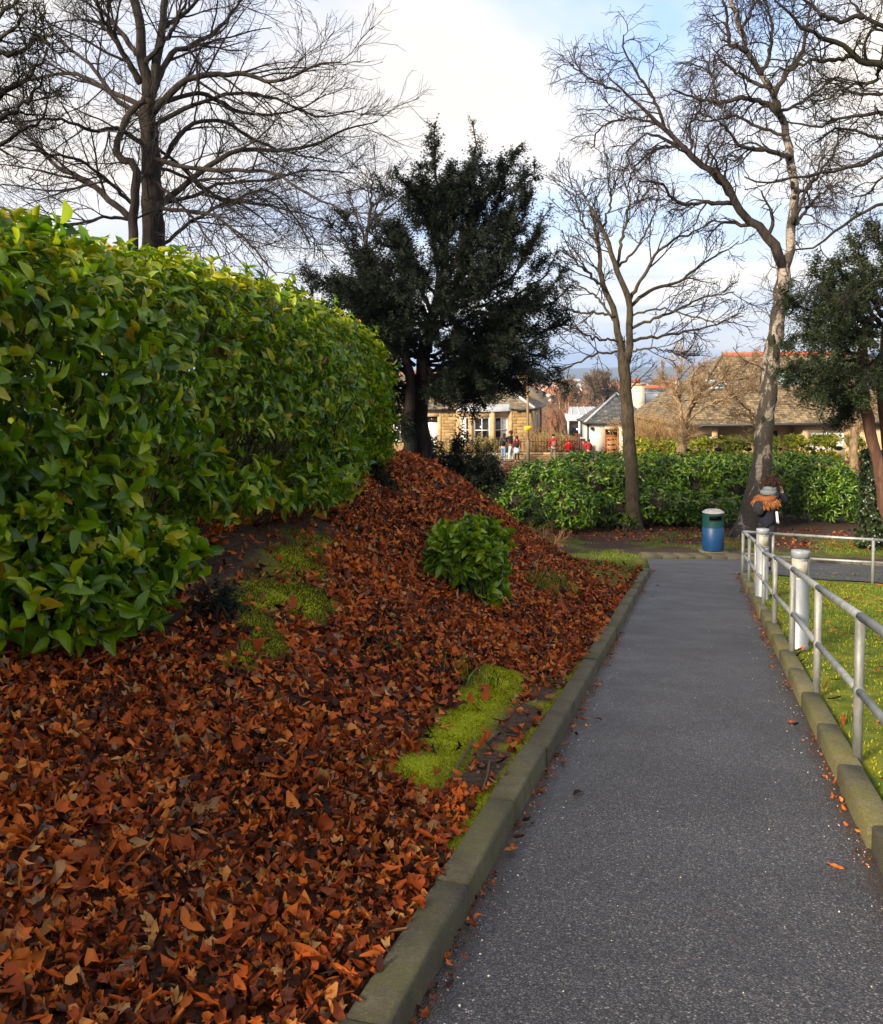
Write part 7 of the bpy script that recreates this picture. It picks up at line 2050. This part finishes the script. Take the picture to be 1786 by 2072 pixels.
# white-stemmed birch saplings
g = P(1155, 900, 72.0)
for i, (px, top, lean_) in enumerate([(1133, 808, -2), (1146, 806, 4), (1150, 818, -6), (1162, 825, 10)]):
    l = ground_snap(limb([(px + lean_ * 0.2, 930), (px + lean_ * 0.3, 880), (px + lean_ * 0.6, 845), (px + lean_, top)], 72.0 + i * 0.4, 10, 0.03))
    lab = ['white-stemmed birch sapling, leftmost of four before the brown thicket', 'tallest upright white-stemmed birch sapling before the brown thicket', 'white-stemmed birch sapling between the two tallest saplings', 'white-stemmed birch sapling leaning right towards the outbuilding'][i]
    bare_tree('birch_sapling', lab, 'tree', [(l, 0.05, 0.02)], [(smooth_line(l, 18)[4:], 0.035, 0.015)], {'from_stems': False, 'lv': [dict(n=16, length=(0.8, 1.7), ang=(0.3, 0.7), u=(0.05, 1.0), K=6, wig=0.1, trop=(0, 0, 0.12), rfac=0.7, rmin=0.016), dict(n=6, length=(0.4, 0.9), ang=(0.3, 0.8), u=(0.1, 1.0), K=5, wig=0.1, trop=(0, 0, 0.05), rfac=0.7, rmin=0.012)]}, orange_tw, whitebark, 620 + i, 'white birch saplings')

# brown thickets on the slope beyond the street
def thicket(name, n, box, h, m, seed, lv, rmin):
    r = np.random.default_rng(seed)
    px = r.uniform(box[0], box[1], n); Yv = r.uniform(box[2], box[3], n)
    X = (px - PW / 2) / FPX * Yv
    s, t = st(X, Yv)
    b0 = np.stack([X, Yv, ground_z(s, t)], -1)
    d = unit(np.stack([r.normal(0, 0.16, n), r.normal(0, 0.16, n), np.ones(n)], -1))
    K = 7; L = h * r.uniform(0.55, 1.1, n) / (K - 1); pts = [b0]
    for k in range(K - 1):
        d = unit(d + r.normal(0, 0.10, d.shape)); pts.append(pts[-1] + d * L[:, None])
    cur = np.stack(pts, 1); R = np.linspace(h * 0.012, rmin, K)[None].repeat(n, 0)
    mb = MB(); V, F = tubes(cur, R, 4); mb.add(V, F)
    for j, (k, l) in enumerate(lv):
        cur, R = grow(cur, R, k, (h * l * 0.6, h * l), (0.35, 0.9), (0.25, 1.0), 4, 0.14, (0, 0, 0.1), 0.7, rmin * (1 - 0.2 * j), seed + j)
        V, F = tubes(cur, R, 3); mb.add(V, F)
    mb.build(name, m, None, False, 'stuff')
thicket('brown_thicket', 90, (1090, 1300, 84, 120), 4.0, orange_tw, 631, ((6, 0.4), (5, 0.22)), 0.022)
thicket('brown_thicket', 70, (1080, 1420, 120, 180), 4.6, plain('brown_twigs', two((0.21, 0.115, 0.07)), 0.2, 0.9, bumps=0), 632, ((6, 0.4), (5, 0.22)), 0.032)
thicket('brown_thicket', 70, (1060, 1520, 180, 330), 4.2, plain('tan_twigs', two((0.20, 0.12, 0.075)), 0.2, 0.9, bumps=0), 633, ((5, 0.4), (4, 0.22)), 0.05)
def far_tree(label, px, Y, h, crown, seed, m):
    X = (px - PW / 2) / FPX * Y
    b0 = np.array((X, Y, gz(X, Y)))
    r = np.random.default_rng(seed)
    tr = smooth_line(np.array([b0, b0 + (r.normal(0, 0.2), 0, h * 0.3), b0 + (r.normal(0, 0.4), 0, h * 0.6), b0 + (r.normal(0, 0.5), 0, h * 0.9)]), 12)
    R = np.linspace(h * 0.035, h * 0.010, 12)
    lm, lr = grow(tr[None], R[None], 16, (h * 0.45, h * 0.62), (0.6, 1.1), (0.28, 1.0), 14, 0.10, (0, 0, 0.12), 0.6, 0.05, seed)
    limbs = [(lm[i] , lr[i, 0], 0.05) for i in range(len(lm))]
    bare_tree('far_tree', label, 'tree', [(tr, R[0], R[-1])], limbs, {'from_stems': True, 'lv': [dict(n=10, length=(h * 0.15, h * 0.28), ang=(0.4, 0.9), u=(0.15, 1.0), K=6, wig=0.15, trop=(0, 0, 0.08), rfac=0.6, rmin=0.055), dict(n=7, length=(h * 0.06, h * 0.14), ang=(0.4, 0.9), u=(0.1, 1.0), K=4, wig=0.15, trop=(0, 0, 0.08), rfac=0.7, rmin=0.042)]}, m, bark_grey, seed, None)
ft_m = plain('far_twigs', two((0.15, 0.10, 0.055)), 0.2, 0.9, bumps=0)
far_tree('round bare tree far off just right of the yew branch tips', 1146, 190, 8.6, 1, 641, ft_m)
far_tree('bare oak far off in the gap left of the slim tree', 1200, 205, 9.6, 1, 642, ft_m)
far_tree('dense bare tree far off touching the slim tree trunk', 1226, 210, 10.0, 1, 643, ft_m)
far_tree('far bare tree seen right of the slim tree over the roofs', 1345, 230, 8.5, 1, 644, ft_m)

# ------------------------------------------------------------------ the town in the valley
wall_cols = [plain('far_house_wall', two(c, 0.9), 0.2, 0.9, bumps=0) for c in ((0.55, 0.48, 0.40), (0.66, 0.62, 0.56), (0.42, 0.32, 0.22))]
roof_cols = [plain('far_red_roof', two((0.38, 0.13, 0.07)), 0.2, 0.9, bumps=0), plain('far_grey_roof', two((0.17, 0.155, 0.15)), 0.2, 0.9, bumps=0), plain('far_orange_roof', two((0.46, 0.19, 0.10)), 0.2, 0.9, bumps=0)]
def gable(w, d, h, rise, m):
    V = [(-w / 2, -d / 2, h), (w / 2, -d / 2, h), (w / 2, d / 2, h), (-w / 2, d / 2, h), (-w / 2 + 0.8, 0, h + rise), (w / 2 - 0.8, 0, h + rise)]
    return mesh_data('roof', np.array(V, float) * (1.04, 1.06, 1), [np.array([(0, 1, 5, 4), (2, 3, 4, 5)]), np.array([(1, 2, 5), (3, 0, 4)])], m)
walls = [mesh_data('wall', MB().box((0, 0, 1.2), (10, 7.5, 7.4)).v[0], MB().box((0, 0, 0), (1, 1, 1)).f, m) for m in wall_cols]
roofs = [gable(10, 7.5, 4.9, 2.9, m) for m in roof_cols]
wins = MB()
for x in (-3, 0, 3):
    wins.box((x, -3.76, 2.6), (1.2, 0.06, 1.3))
wins_me = mesh_data('window', wins.v[0] if len(wins.v) == 1 else np.concatenate(wins.v), wins.f, dark_gl)
r = np.random.default_rng(77)
n = 0
HL = ['pale walled house with red roof in the far valley town', 'pale walled house with grey roof in the far valley town', 'pale walled house with orange roof in the far valley town']
while n < 110:
    Y = 380 + 2200 * r.random() ** 1.7
    px = r.uniform(1060, 1560)
    X = (px - PW / 2) / FPX * Y
    k = int(r.choice([0, 1, 2], p=[0.45, 0.25, 0.30]))
    ht = empty('town_house', (X, Y, gz(X, Y)), HL[k], 'house', 'houses of the far town')
    for me in (walls[r.integers(0, 3)], roofs[k]):
        o = bpy.data.objects.new(me.name.split('.')[0], me); COL.objects.link(o); o.parent = ht
        w_ = o if me in walls else None
        if w_ is not None and Y < 800:
            q = bpy.data.objects.new('window', wins_me); COL.objects.link(q); q.parent = w_; q['kind'] = 'stuff'
    ht.rotation_euler = (0, 0, r.choice([0, 1.57]) + r.normal(0, 0.3))
    sc = r.uniform(0.8, 1.2) * (1 + (Y > 1200) * 0.5); ht.scale = (sc * r.uniform(1, 1.8), sc, sc * r.uniform(0.8, 1.05))
    n += 1
for i, (px, Y, L) in enumerate([(1112, 3300, 150), (1150, 3100, 110), (1440, 2900, 120)]):
    X = (px - PW / 2) / FPX * Y
    w_ = MB(); w_.box((X, Y, gz(X, Y) + 5), (L, 40, 14))
    wr = empty('warehouse', (X, Y, gz(X, Y)), ['long white warehouse far off below the hills right of the yew', 'shorter white warehouse far off beside the long one', 'white warehouse far off over the bungalow hip'][i], 'warehouse')
    w_.build('wall', white_m, wr)
    w_ = MB(); X0 = X; z = gz(X, Y) + 12.02
    w_.add([(X - L / 2, Y - 20, z), (X + L / 2, Y - 20, z), (X + L / 2, Y, z + 3), (X - L / 2, Y, z + 3), (X + L / 2, Y + 20, z), (X - L / 2, Y + 20, z)], [(0, 1, 2, 3), (3, 2, 4, 5)]); w_.build('roof', lead_m, wr)
# far woods between the roofs, clumps of brown and dark green
def far_woods():
    r = np.random.default_rng(88)
    n = 1500
    Y = 340 + 4400 * r.random(n) ** 1.5
    X = (r.uniform(980, 1640, n) - PW / 2) / FPX * Y
    s, t = st(X, Y)
    q = fbm(X / 90 + 3, Y / 160 + 2, 3) > 0.52
    p = np.stack([X, Y, ground_z(s, t) + 1.0], -1)[q]
    n = len(p)
    d0 = unit(r.normal(0, 1, (40, 3)))
    size = r.uniform(1.8, 3.6, n) * (1 + Y[q] / 3500)
    # each clump: many ragged leaf-cluster facets spread through a rounded crown
    k = 36
    c = unit(r.normal(0, 1, (n, k, 3))) * (r.random((n, k, 1)) ** 0.4) * np.array((1.4, 1.0, 0.85))
    c[..., 2] += 0.6
    ctr = p[:, None] + c * size[:, None, None]
    a = r.normal(0, 1, (n, k, 3, 3)) * (0.42 * size)[:, None, None, None]
    V = (ctr[:, :, None] + a).reshape(-1, 3)
    F = np.arange(len(V)).reshape(-1, 3)
    me = mesh_data('far_woods', V, [F], leafmat('far_woods', [(0, (0.05, 0.035, 0.022)), (0.4, (0.11, 0.072, 0.042)), (0.8, (0.15, 0.10, 0.06)), (1, (0.05, 0.06, 0.03))], 0.9, 0.1, 0.1))
    link('far_woods', me, None, 'stuff')
far_woods()
# ------------------------------------------------------------------ people
def cloth(name, c, rough=0.85, scale=30):
    return plain(name, two(c, 0.75), scale, rough, bumps=0.15, spec=0.2)
skin_m = plain('skin', two((0.50, 0.27, 0.19), 0.9), 8, 0.55, bumps=0)
skin_dark = plain('darker_skin', two((0.20, 0.10, 0.065), 0.9), 8, 0.55, bumps=0)
hair_dk = cloth('dark_hair', (0.030, 0.020, 0.016)); hair_br = cloth('brown_hair', (0.030, 0.014, 0.010))
black_c = cloth('black_cloth', (0.016, 0.016, 0.020)); navy_c = cloth('navy_black_coat', (0.010, 0.010, 0.020)); olive_c = cloth('olive_jacket', (0.060, 0.060, 0.042))
jean_c = cloth('blue_denim', (0.14, 0.25, 0.42)); jean_l = cloth('pale_denim', (0.42, 0.52, 0.62)); red_c = cloth('red_cloth', (0.50, 0.015, 0.018)); dred_c = cloth('dark_red_cloth', (0.16, 0.02, 0.02))
tan_c = cloth('tan_cloth', (0.42, 0.26, 0.16)); grey_c = cloth('grey_cloth', (0.16, 0.14, 0.13)); scarf_c = cloth('grey_scarf_wool', (0.12, 0.145, 0.16)); shoe_c = cloth('dark_shoes', (0.02, 0.018, 0.018)); white_c = cloth('white_cloth', (0.75, 0.74, 0.72))
fur_m = leafmat('orange_fur', [(0, (0.10, 0.028, 0.008)), (0.5, (0.28, 0.085, 0.012)), (1, (0.46, 0.17, 0.025))], 0.7, 0.15)

def skinned(name, nodes, edges, m, parent, sub=1, root=0):
    """one continuous tapered surface grown round joints; nodes = [(x,y,z,r)] or r pair"""
    me = bpy.data.meshes.new(name)
    me.from_pydata([n[:3] for n in nodes], edges, [])
    o = bpy.data.objects.new(name, me)
    COL.objects.link(o)
    if parent is not None: o.parent = parent
    md = o.modifiers.new('Skin', 'SKIN'); md.use_smooth_shade = True
    sv = me.skin_vertices[0].data
    for i, n in enumerate(nodes):
        r = n[3] if isinstance(n[3], (tuple, list)) else (n[3], n[3])
        sv[i].radius = r
    sv[root].use_root = True
    s = o.modifiers.new('Sub', 'SUBSURF'); s.levels = sub; s.render_levels = sub
    me.materials.append(m)
    return o
def chain(nodes, edges, a, pts):
    """append a chain starting at node a"""
    for p in pts:
        nodes.append(tuple(p)); edges.append((a, len(nodes) - 1)); a = len(nodes) - 1
    return a
def blob(name, c, rad, m, parent, seed=0, rough=0.06, seg=14, rot=None):
    k = MB(); lathe(k, [(max(0.03, math.cos(a)), math.sin(a)) for a in np.linspace(-1.55, 1.55, 10)], seg=seg)
    V = k.v[0]; r = np.random.default_rng(seed)
    V = V * (1 + r.normal(0, rough, (len(V), 1))) * np.asarray(rad)
    if rot is not None: V = V @ np.asarray(rot).T
    mb = MB(); mb.add(V + np.asarray(c), *k.f)
    return mb.build(name, m, parent, True)
def local_link(o, parent):
    o.parent = parent; o.matrix_parent_inverse = Matrix()
def person(label, loc, yaw, H, sk, hair, top, legs, arms, stride=0.0, pack=None, hood=None, skirt=None, lean=0.0, head=(0, 0.02), group=None, top_long=0.0, inner=None, scarf=None, cap=None):
    root = empty('person', (0, 0, 0), label, 'person', group)
    k = H / 1.72
    S_ = lambda x, y, z: (x * k, (y + lean * max(0, z - 0.9)) * k, z * k)
    hx, hy = head
    # body: one continuous figure (skin shows at head and hands)
    n = [(*S_(0, 0, 0.95), 0.12 * k)]; e = []
    ch = chain(n, e, 0, [(*S_(0, 0.0, 1.15), (0.125 * k, 0.10 * k)), (*S_(0, 0, 1.36), (0.135 * k, 0.10 * k))])
    nk = chain(n, e, ch, [(*S_(hx * 0.2, 0.0, 1.46), 0.055 * k), (*S_(hx * 0.5, hy * 0.5, 1.52), 0.05 * k)])
    hd = chain(n, e, nk, [(*S_(hx, hy, 1.585), 0.072 * k), (*S_(hx, hy, 1.65), 0.088 * k), (*S_(hx, hy - 0.005, 1.70), 0.062 * k)])
    chain(n, e, hd - 1, [(*S_(hx, hy + 0.10, 1.615), 0.016 * k)])       # nose
    for sx in (-1, 1):
        chain(n, e, hd - 1, [(*S_(hx + sx * 0.092, hy - 0.005, 1.62), 0.014 * k)])   # ears
    sl = []
    for i, sx in enumerate((-1, 1)):
        el, wr, hn = arms[i]
        sh = chain(n, e, ch, [(*S_(sx * 0.165, 0, 1.405), 0.05 * k), (*S_(*el), 0.040 * k), (*S_(*wr), 0.028 * k)])
        hnd = chain(n, e, sh, [(*S_(*hn), (0.034 * k, 0.018 * k))])
        d = unit(np.array(hn) - np.array(wr)); side = unit(np.cross(d, (0.3, 1, 0.2)))
        for q, f in enumerate((-1.4, -0.5, 0.4, 1.3)):
            b0 = np.array(hn) + side * f * 0.015
            L = (0.062, 0.074, 0.078, 0.066)[q]
            t1 = b0 + d * L * 0.55 + np.array((0, 0.008, -0.006)); t2 = b0 + d * L + np.array((0, 0.022, -0.012))
            chain(n, e, hnd, [(*S_(*t1), 0.0085 * k), (*S_(*t2), 0.007 * k)])
        th = np.array(wr) * 0.4 + np.array(hn) * 0.6 - side * 0.035
        chain(n, e, sh, [(*S_(*th), 0.010 * k), (*S_(*(th + d * 0.035 - side * 0.012)), 0.008 * k)])
        sl.append((el, wr))
    feet = []
    for i, sx in enumerate((-1, 1)):
        f = stride * (1 if i == 0 else -1)
        kn = (sx * 0.095, f * 0.45 + 0.03, 0.50); an = (sx * 0.09, f, 0.09 + max(0, -f) * 0.18)
        chain(n, e, 0, [(*S_(sx * 0.09, 0, 0.86), 0.085 * k), (*S_(*kn), 0.055 * k), (*S_(*an), 0.036 * k), (*S_(an[0], an[1] + 0.11, 0.035 + max(0, -f) * 0.1), 0.03 * k)])
        feet.append((sx, kn, an))
    body = skinned('body', n, e, sk, root, 1)
    for sx in (-1, 1):
        blob('eye', S_(hx + sx * 0.034, hy + 0.083, 1.645), (0.012 * k,) * 3, black_c, root, 1, 0.0, 8)
    blob('mouth', S_(hx, hy + 0.082, 1.575), (0.026 * k, 0.008 * k, 0.007 * k), dred_c, root, 1, 0.0, 8)
    # top
    n = [(*S_(0, 0, 0.93 - top_long), ((0.165 + top_long * 0.12) * k, (0.135 + top_long * 0.12) * k))]; e = []
    ch = chain(n, e, 0, [(*S_(0, 0, 1.12), (0.165 * k, 0.135 * k)), (*S_(0, 0, 1.34), (0.175 * k, 0.135 * k))])
    chain(n, e, ch, [(*S_(hx * 0.15, 0, 1.47), 0.072 * k)])
    for i, sx in enumerate((-1, 1)):
        el, wr = sl[i]
        chain(n, e, ch, [(*S_(sx * 0.175, 0, 1.40), 0.078 * k), (*S_(*el), 0.062 * k), (*S_(*(np.array(el) * 0.12 + np.array(wr) * 0.88)), 0.046 * k)])
    skinned('jacket', n, e, top, root, 1)
    # trousers and shoes
    n = [(*S_(0, 0, 0.95), (0.135 * k, 0.115 * k))]; e = []
    for sx, kn, an in feet:
        chain(n, e, 0, [(*S_(sx * 0.09, 0, 0.84), 0.098 * k), (*S_(*kn), 0.070 * k), (*S_(an[0], an[1], an[2] + 0.05), 0.055 * k)])
    skinned('trousers', n, e, legs, root, 1)
    for sx, kn, an in feet:
        z = max(0, an[2] - 0.09)
        skinned('shoe', [(*S_(an[0], an[1] - 0.04, 0.05 + z), 0.045 * k), (*S_(an[0], an[1] + 0.06, 0.042 + z * 0.8), 0.045 * k), (*S_(an[0], an[1] + 0.16, 0.035 + z * 0.5), 0.036 * k)], [(0, 1), (1, 2)], shoe_c, root, 1)
    if hair is not None:
        blob('hair', S_(hx, hy - 0.022, 1.675), (0.104 * k, 0.108 * k, 0.095 * k), hair, root, 5, 0.05)
        blob('hair', S_(hx, hy - 0.06, 1.60), (0.090 * k, 0.055 * k, 0.095 * k), hair, root, 6, 0.05)
    if hood is not None:
        n = [(*S_(hx, hy - 0.02, 1.50), 0.11 * k), (*S_(hx, hy - 0.02, 1.62), (0.122 * k, 0.125 * k)), (*S_(hx, hy - 0.04, 1.72), 0.085 * k)]
        skinned('hood', n, [(0, 1), (1, 2)], hood, root, 1)
    if cap is not None:
        blob('hat', S_(hx, hy - 0.01, 1.70), (0.108 * k, 0.112 * k, 0.085 * k), cap, root, 7, 0.03)
    if scarf is not None:
        aa = np.linspace(0, 2 * np.pi, 15)[:-1]
        nn = [(*S_(hx * 0.4 + math.cos(a) * 0.085, 0.01 + math.sin(a) * 0.085, 1.475 + 0.012 * math.sin(3 * a)), 0.045 * k) for a in aa]
        skinned('scarf', nn, [(i, (i + 1) % 14) for i in range(14)], scarf, root, 1)
    if inner is not None:
        n = [(*S_(0, 0.06, 0.98), (0.115 * k, 0.10 * k)), (*S_(0, 0.065, 1.18), (0.115 * k, 0.10 * k)), (*S_(0, 0.05, 1.34), 0.09 * k)]
        skinned('shirt', n, [(0, 1), (1, 2)], inner, root, 1)
    if skirt is not None:
        mb = MB(); lathe(mb, [(0.15 * k, 0.98 * k), (0.19 * k, 0.86 * k), (0.225 * k, 0.64 * k), (0.215 * k, 0.64 * k), (0.15 * k, 0.90 * k)], seg=16); mb.build('skirt', skirt, root, True)
    if pack is not None:
        pm, ps = pack
        n = [(*S_(0, -0.21, 1.0), (0.135 * ps * k, 0.085 * k)), (*S_(0, -0.23, 1.18), (0.15 * ps * k, 0.10 * k)), (*S_(0, -0.20, 1.37), (0.125 * ps * k, 0.075 * k))]
        pk = skinned('backpack', n, [(0, 1), (1, 2)], pm, root, 1)
        n = [(*S_(0, -0.31, 1.04), (0.10 * ps * k, 0.04 * k)), (*S_(0, -0.315, 1.15), (0.10 * ps * k, 0.04 * k))]
        skinned('pocket', n, [(0, 1)], pm, pk, 1)
        for sx in (-1, 1):
            mb = MB(); add_tube(mb, smooth_line(np.array([S_(sx * 0.09, -0.16, 1.36), S_(sx * 0.105, -0.05, 1.50), S_(sx * 0.115, 0.12, 1.42), S_(sx * 0.13, 0.13, 1.22), S_(sx * 0.13, -0.10, 1.04)]), 12), 0.018 * k, 6); mb.build('strap', pm, root, True)
    root.location = loc; root.rotation_euler = (0, 0, yaw)
    return root
ARM_DN = lambda sx, b=0.0: ((sx * 0.25, -0.03, 1.15), (sx * 0.25, 0.06 + b, 0.93), (sx * 0.245, 0.09 + b, 0.84))
def at_st(px, Y):
    g = P(px, 905, Y); return (g[0], g[1], gz(g[0], g[1]) + 0.12 if 51.9 < Y < 55.8 else gz(g[0], g[1]))
GRP = 'pupils walking along the far pavement'
person('person in olive jacket and blue jeans with black backpack, head down at left of trio', at_st(1018, 54.0), math.radians(-25), 1.66, skin_m, hair_dk, olive_c, jean_c,
       [ARM_DN(-1), ((0.26, 0.14, 1.20), (0.16, 0.34, 1.22), (0.12, 0.42, 1.25))], 0.06, (black_c, 1.0), head=(0.03, 0.06), lean=0.08, group=GRP)
person('tall person in dark jacket over red top, arm out to the left friend', at_st(1033.5, 53.8), math.radians(70), 1.84, skin_dark, hair_dk, black_c, jean_l,
       [((-0.22, 0.24, 1.34), (-0.10, 0.48, 1.36), (-0.08, 0.56, 1.36)), ((0.24, 0.16, 1.26), (0.12, 0.42, 1.33), (0.10, 0.50, 1.34))], 0.08, None, inner=red_c, group=GRP)
person('person with black backpack, dark red sleeves, pale denim skirt and black tights', at_st(1045.5, 53.4), math.radians(-15), 1.56, skin_m, hair_dk, dred_c, black_c,
       [ARM_DN(-1), ARM_DN(1, 0.02)], 0.05, (black_c, 1.15), skirt=jean_l, group=GRP)
person('person in tan and red jacket and dark hat carrying a grey backpack', at_st(1119, 55.0), math.radians(10), 1.66, skin_m, None, red_c, grey_c,
       [ARM_DN(-1), ARM_DN(1)], 0.08, (grey_c, 1.1), scarf=red_c, cap=black_c, group=GRP)
person('person in bright red coat with the hood up', at_st(1150, 56.6), math.radians(0), 1.50, skin_m, None, red_c, black_c, [ARM_DN(-1), ARM_DN(1)], 0.05, None, hood=red_c, top_long=0.15, group=GRP)
person('person in red jacket with black straps raising an arm by the white outbuilding', at_st(1191, 56.8), math.radians(30), 1.55, skin_m, hair_dk, red_c, black_c,
       [((-0.30, 0.05, 1.30), (-0.30, 0.22, 1.48), (-0.29, 0.28, 1.54)), ARM_DN(1)], 0.05, (black_c, 0.9), group=GRP)

# the walker on the crossing path
g = G(1550, 1156)
gz0 = CROSS_Z(g[0], g[1]) + 0.01
w = person('person in black coat with orange fur hood trim and grey scarf, hand at face', (0, 0, 0), 0, 1.76, skin_m, None, navy_c, black_c,
           [((-0.27, 0.05, 1.16), (-0.20, 0.22, 1.02), (-0.17, 0.29, 0.99)), ((0.27, 0.16, 1.26), (0.15, 0.26, 1.45), (0.11, 0.27, 1.53))], 0.20, None, lean=0.16, head=(0.02, 0.10), top_long=0.17, scarf=scarf_c)
k = 1.76 / 1.72
hz_ = lambda x, y, z: np.array((x * k, (y + 0.16 * max(0, z - 0.9)) * k, z * k))
def tufts(name, n, cfun, L, wid, m, parent, seed):
    r = np.random.default_rng(seed)
    p, d = cfun(n, r)
    T_ = np.array([(0, -0.5, 0), (0, 0.5, 0), (0.55, 0.42, 0.12), (0.55, -0.42, 0.12), (1, 0, -0.05)], float)
    Z = unit(r.normal(0, 0.5, (n, 3)) + np.array((0, -0.6, 0.5))); Yv = unit(np.cross(Z, d)); Z = np.cross(d, Yv)
    l = (L * r.uniform(0.5, 1.2, n))[:, None]
    VV, FF = scatter(T_, [np.array([(0, 1, 2, 3)]), np.array([(3, 2, 4)])], p, d * l, Yv * wid, Z * l)
    mb = MB(); mb.add(VV, *FF); return mb.build(name, m, parent, False)
def hairf(n, r):
    d = unit(r.normal(0, 1, (n, 3))); d = np.where((d[:, 1:2] > 0.45), d * (1, -1, 1), d)
    p = hz_(0.02, 0.075, 1.655) + d * np.array((0.11, 0.118, 0.12)) * k
    return p, unit(d * 0.5 + np.array((0, -0.25, -0.8)) + r.normal(0, 0.35, (n, 3)))
blob('hair', hz_(0.02, 0.07, 1.665), (0.112 * k, 0.115 * k, 0.108 * k), hair_br, w, 5, 0.05)
o = tufts('loose_hair', 420, hairf, 0.13, 0.018, hair_br, w, 5); o['kind'] = 'stuff'
def furf(n, r):
    u = r.uniform(-1, 1, n); v = r.uniform(0, 1, n)
    a = u * 1.75
    rr = 0.13 + 0.06 * v
    p = np.stack([np.sin(a) * rr * 1.12 - 0.03, -np.cos(a) * rr - 0.035, 1.43 - 0.13 * v * (0.5 + 0.5 * np.cos(a)) - 0.02 - 0.05 * (np.cos(a) > 0) * v], -1)
    p = np.array([hz_(*q) for q in p])
    return p, unit(np.stack([np.sin(a) * 0.5, -np.cos(a) * 0.45, np.full(n, -0.9)], -1) + r.normal(0, 0.22, (n, 3)))
o = tufts('fur_hood_trim', 1000, furf, 0.115, 0.020, fur_m, w, 6); o['kind'] = 'stuff'
n_ = [(*hz_(-0.19, -0.05, 1.38), 0.07), (*hz_(-0.11, -0.14, 1.34), 0.085), (*hz_(0.0, -0.17, 1.32), 0.09), (*hz_(0.09, -0.14, 1.34), 0.085), (*hz_(0.16, -0.05, 1.38), 0.07)]
skinned('hood', n_, [(0, 1), (1, 2), (2, 3), (3, 4)], fur_m, w, 1)
nn = [(*hz_(0.01 + math.cos(a) * 0.09, 0.02 + math.sin(a) * 0.09, 1.525 + 0.012 * math.sin(3 * a)), 0.052) for a in np.linspace(0, 2 * np.pi, 13)[:-1]]
skinned('scarf_fold', nn, [(i, (i + 1) % 12) for i in range(12)], scarf_c, w, 1)
nn = [(*hz_(0.0 + math.cos(a) * 0.115, -0.01 + math.sin(a) * 0.115, 1.455), 0.058) for a in np.linspace(0, 2 * np.pi, 13)[:-1]]
skinned('scarf_fold', nn, [(i, (i + 1) % 12) for i in range(12)], scarf_c, w, 1)
blob('earmuff', hz_(0.125, 0.10, 1.625), (0.035, 0.04, 0.04), white_c, w, 8, 0.03)
n_ = [(*hz_(-0.10, -0.20, 1.02), (0.12, 0.08)), (*hz_(-0.10, -0.22, 1.2), (0.13, 0.09)), (*hz_(-0.09, -0.19, 1.33), (0.10, 0.06))]
pk = skinned('backpack', n_, [(0, 1), (1, 2)], black_c, w, 1)
mb = MB()
r = np.random.default_rng(4)
for i in range(7):
    a0 = hz_(0.19 + r.normal(0, 0.012), -0.06 + r.normal(0, 0.02), 1.12); add_tube(mb, smooth_line(np.array([a0, a0 + (0.02, -0.02, -0.1), a0 + (0.035 + r.normal(0, 0.02), -0.02 + r.normal(0, 0.02), -0.22)]), 5), [0.008, 0.010, 0.010, 0.008, 0.004], 5)
mb.build('scarf_fringe', white_c, w, True, 'stuff')
w.location = (g[0], g[1], gz0); w.rotation_euler = (0, 0, math.radians(-38))

# ------------------------------------------------------------------ haze over the valley
hm = bpy.data.materials.new('valley_haze'); hm.use_nodes = True
nt = hm.node_tree; nt.nodes.remove(nt.nodes['Principled BSDF'])
pv = nt.nodes.new('ShaderNodeVolumePrincipled')
pv.inputs['Color'].default_value = (0.50, 0.68, 1.0, 1)
pv.inputs['Density'].default_value = HAZE
pv.inputs['Anisotropy'].default_value = 0.2
nt.links.new(pv.outputs[0], nt.nodes['Material Output'].inputs['Volume'])
zmin = float(GZ.min()) - 1.0
zmax = max(float(GZ.max()), 24.0) + 6.0
mb = MB(); x0, x1, y0, y1 = float(GX.min()) - 20, float(GX.max()) + 20, float(GY.min()) - 20, float(GY.max()) + 20
mb.box(((x0 + x1) / 2, (y0 + y1) / 2, (zmin + zmax) / 2), (x1 - x0, y1 - y0, zmax - zmin))
mb.build('haze', hm, None, False, 'stuff')
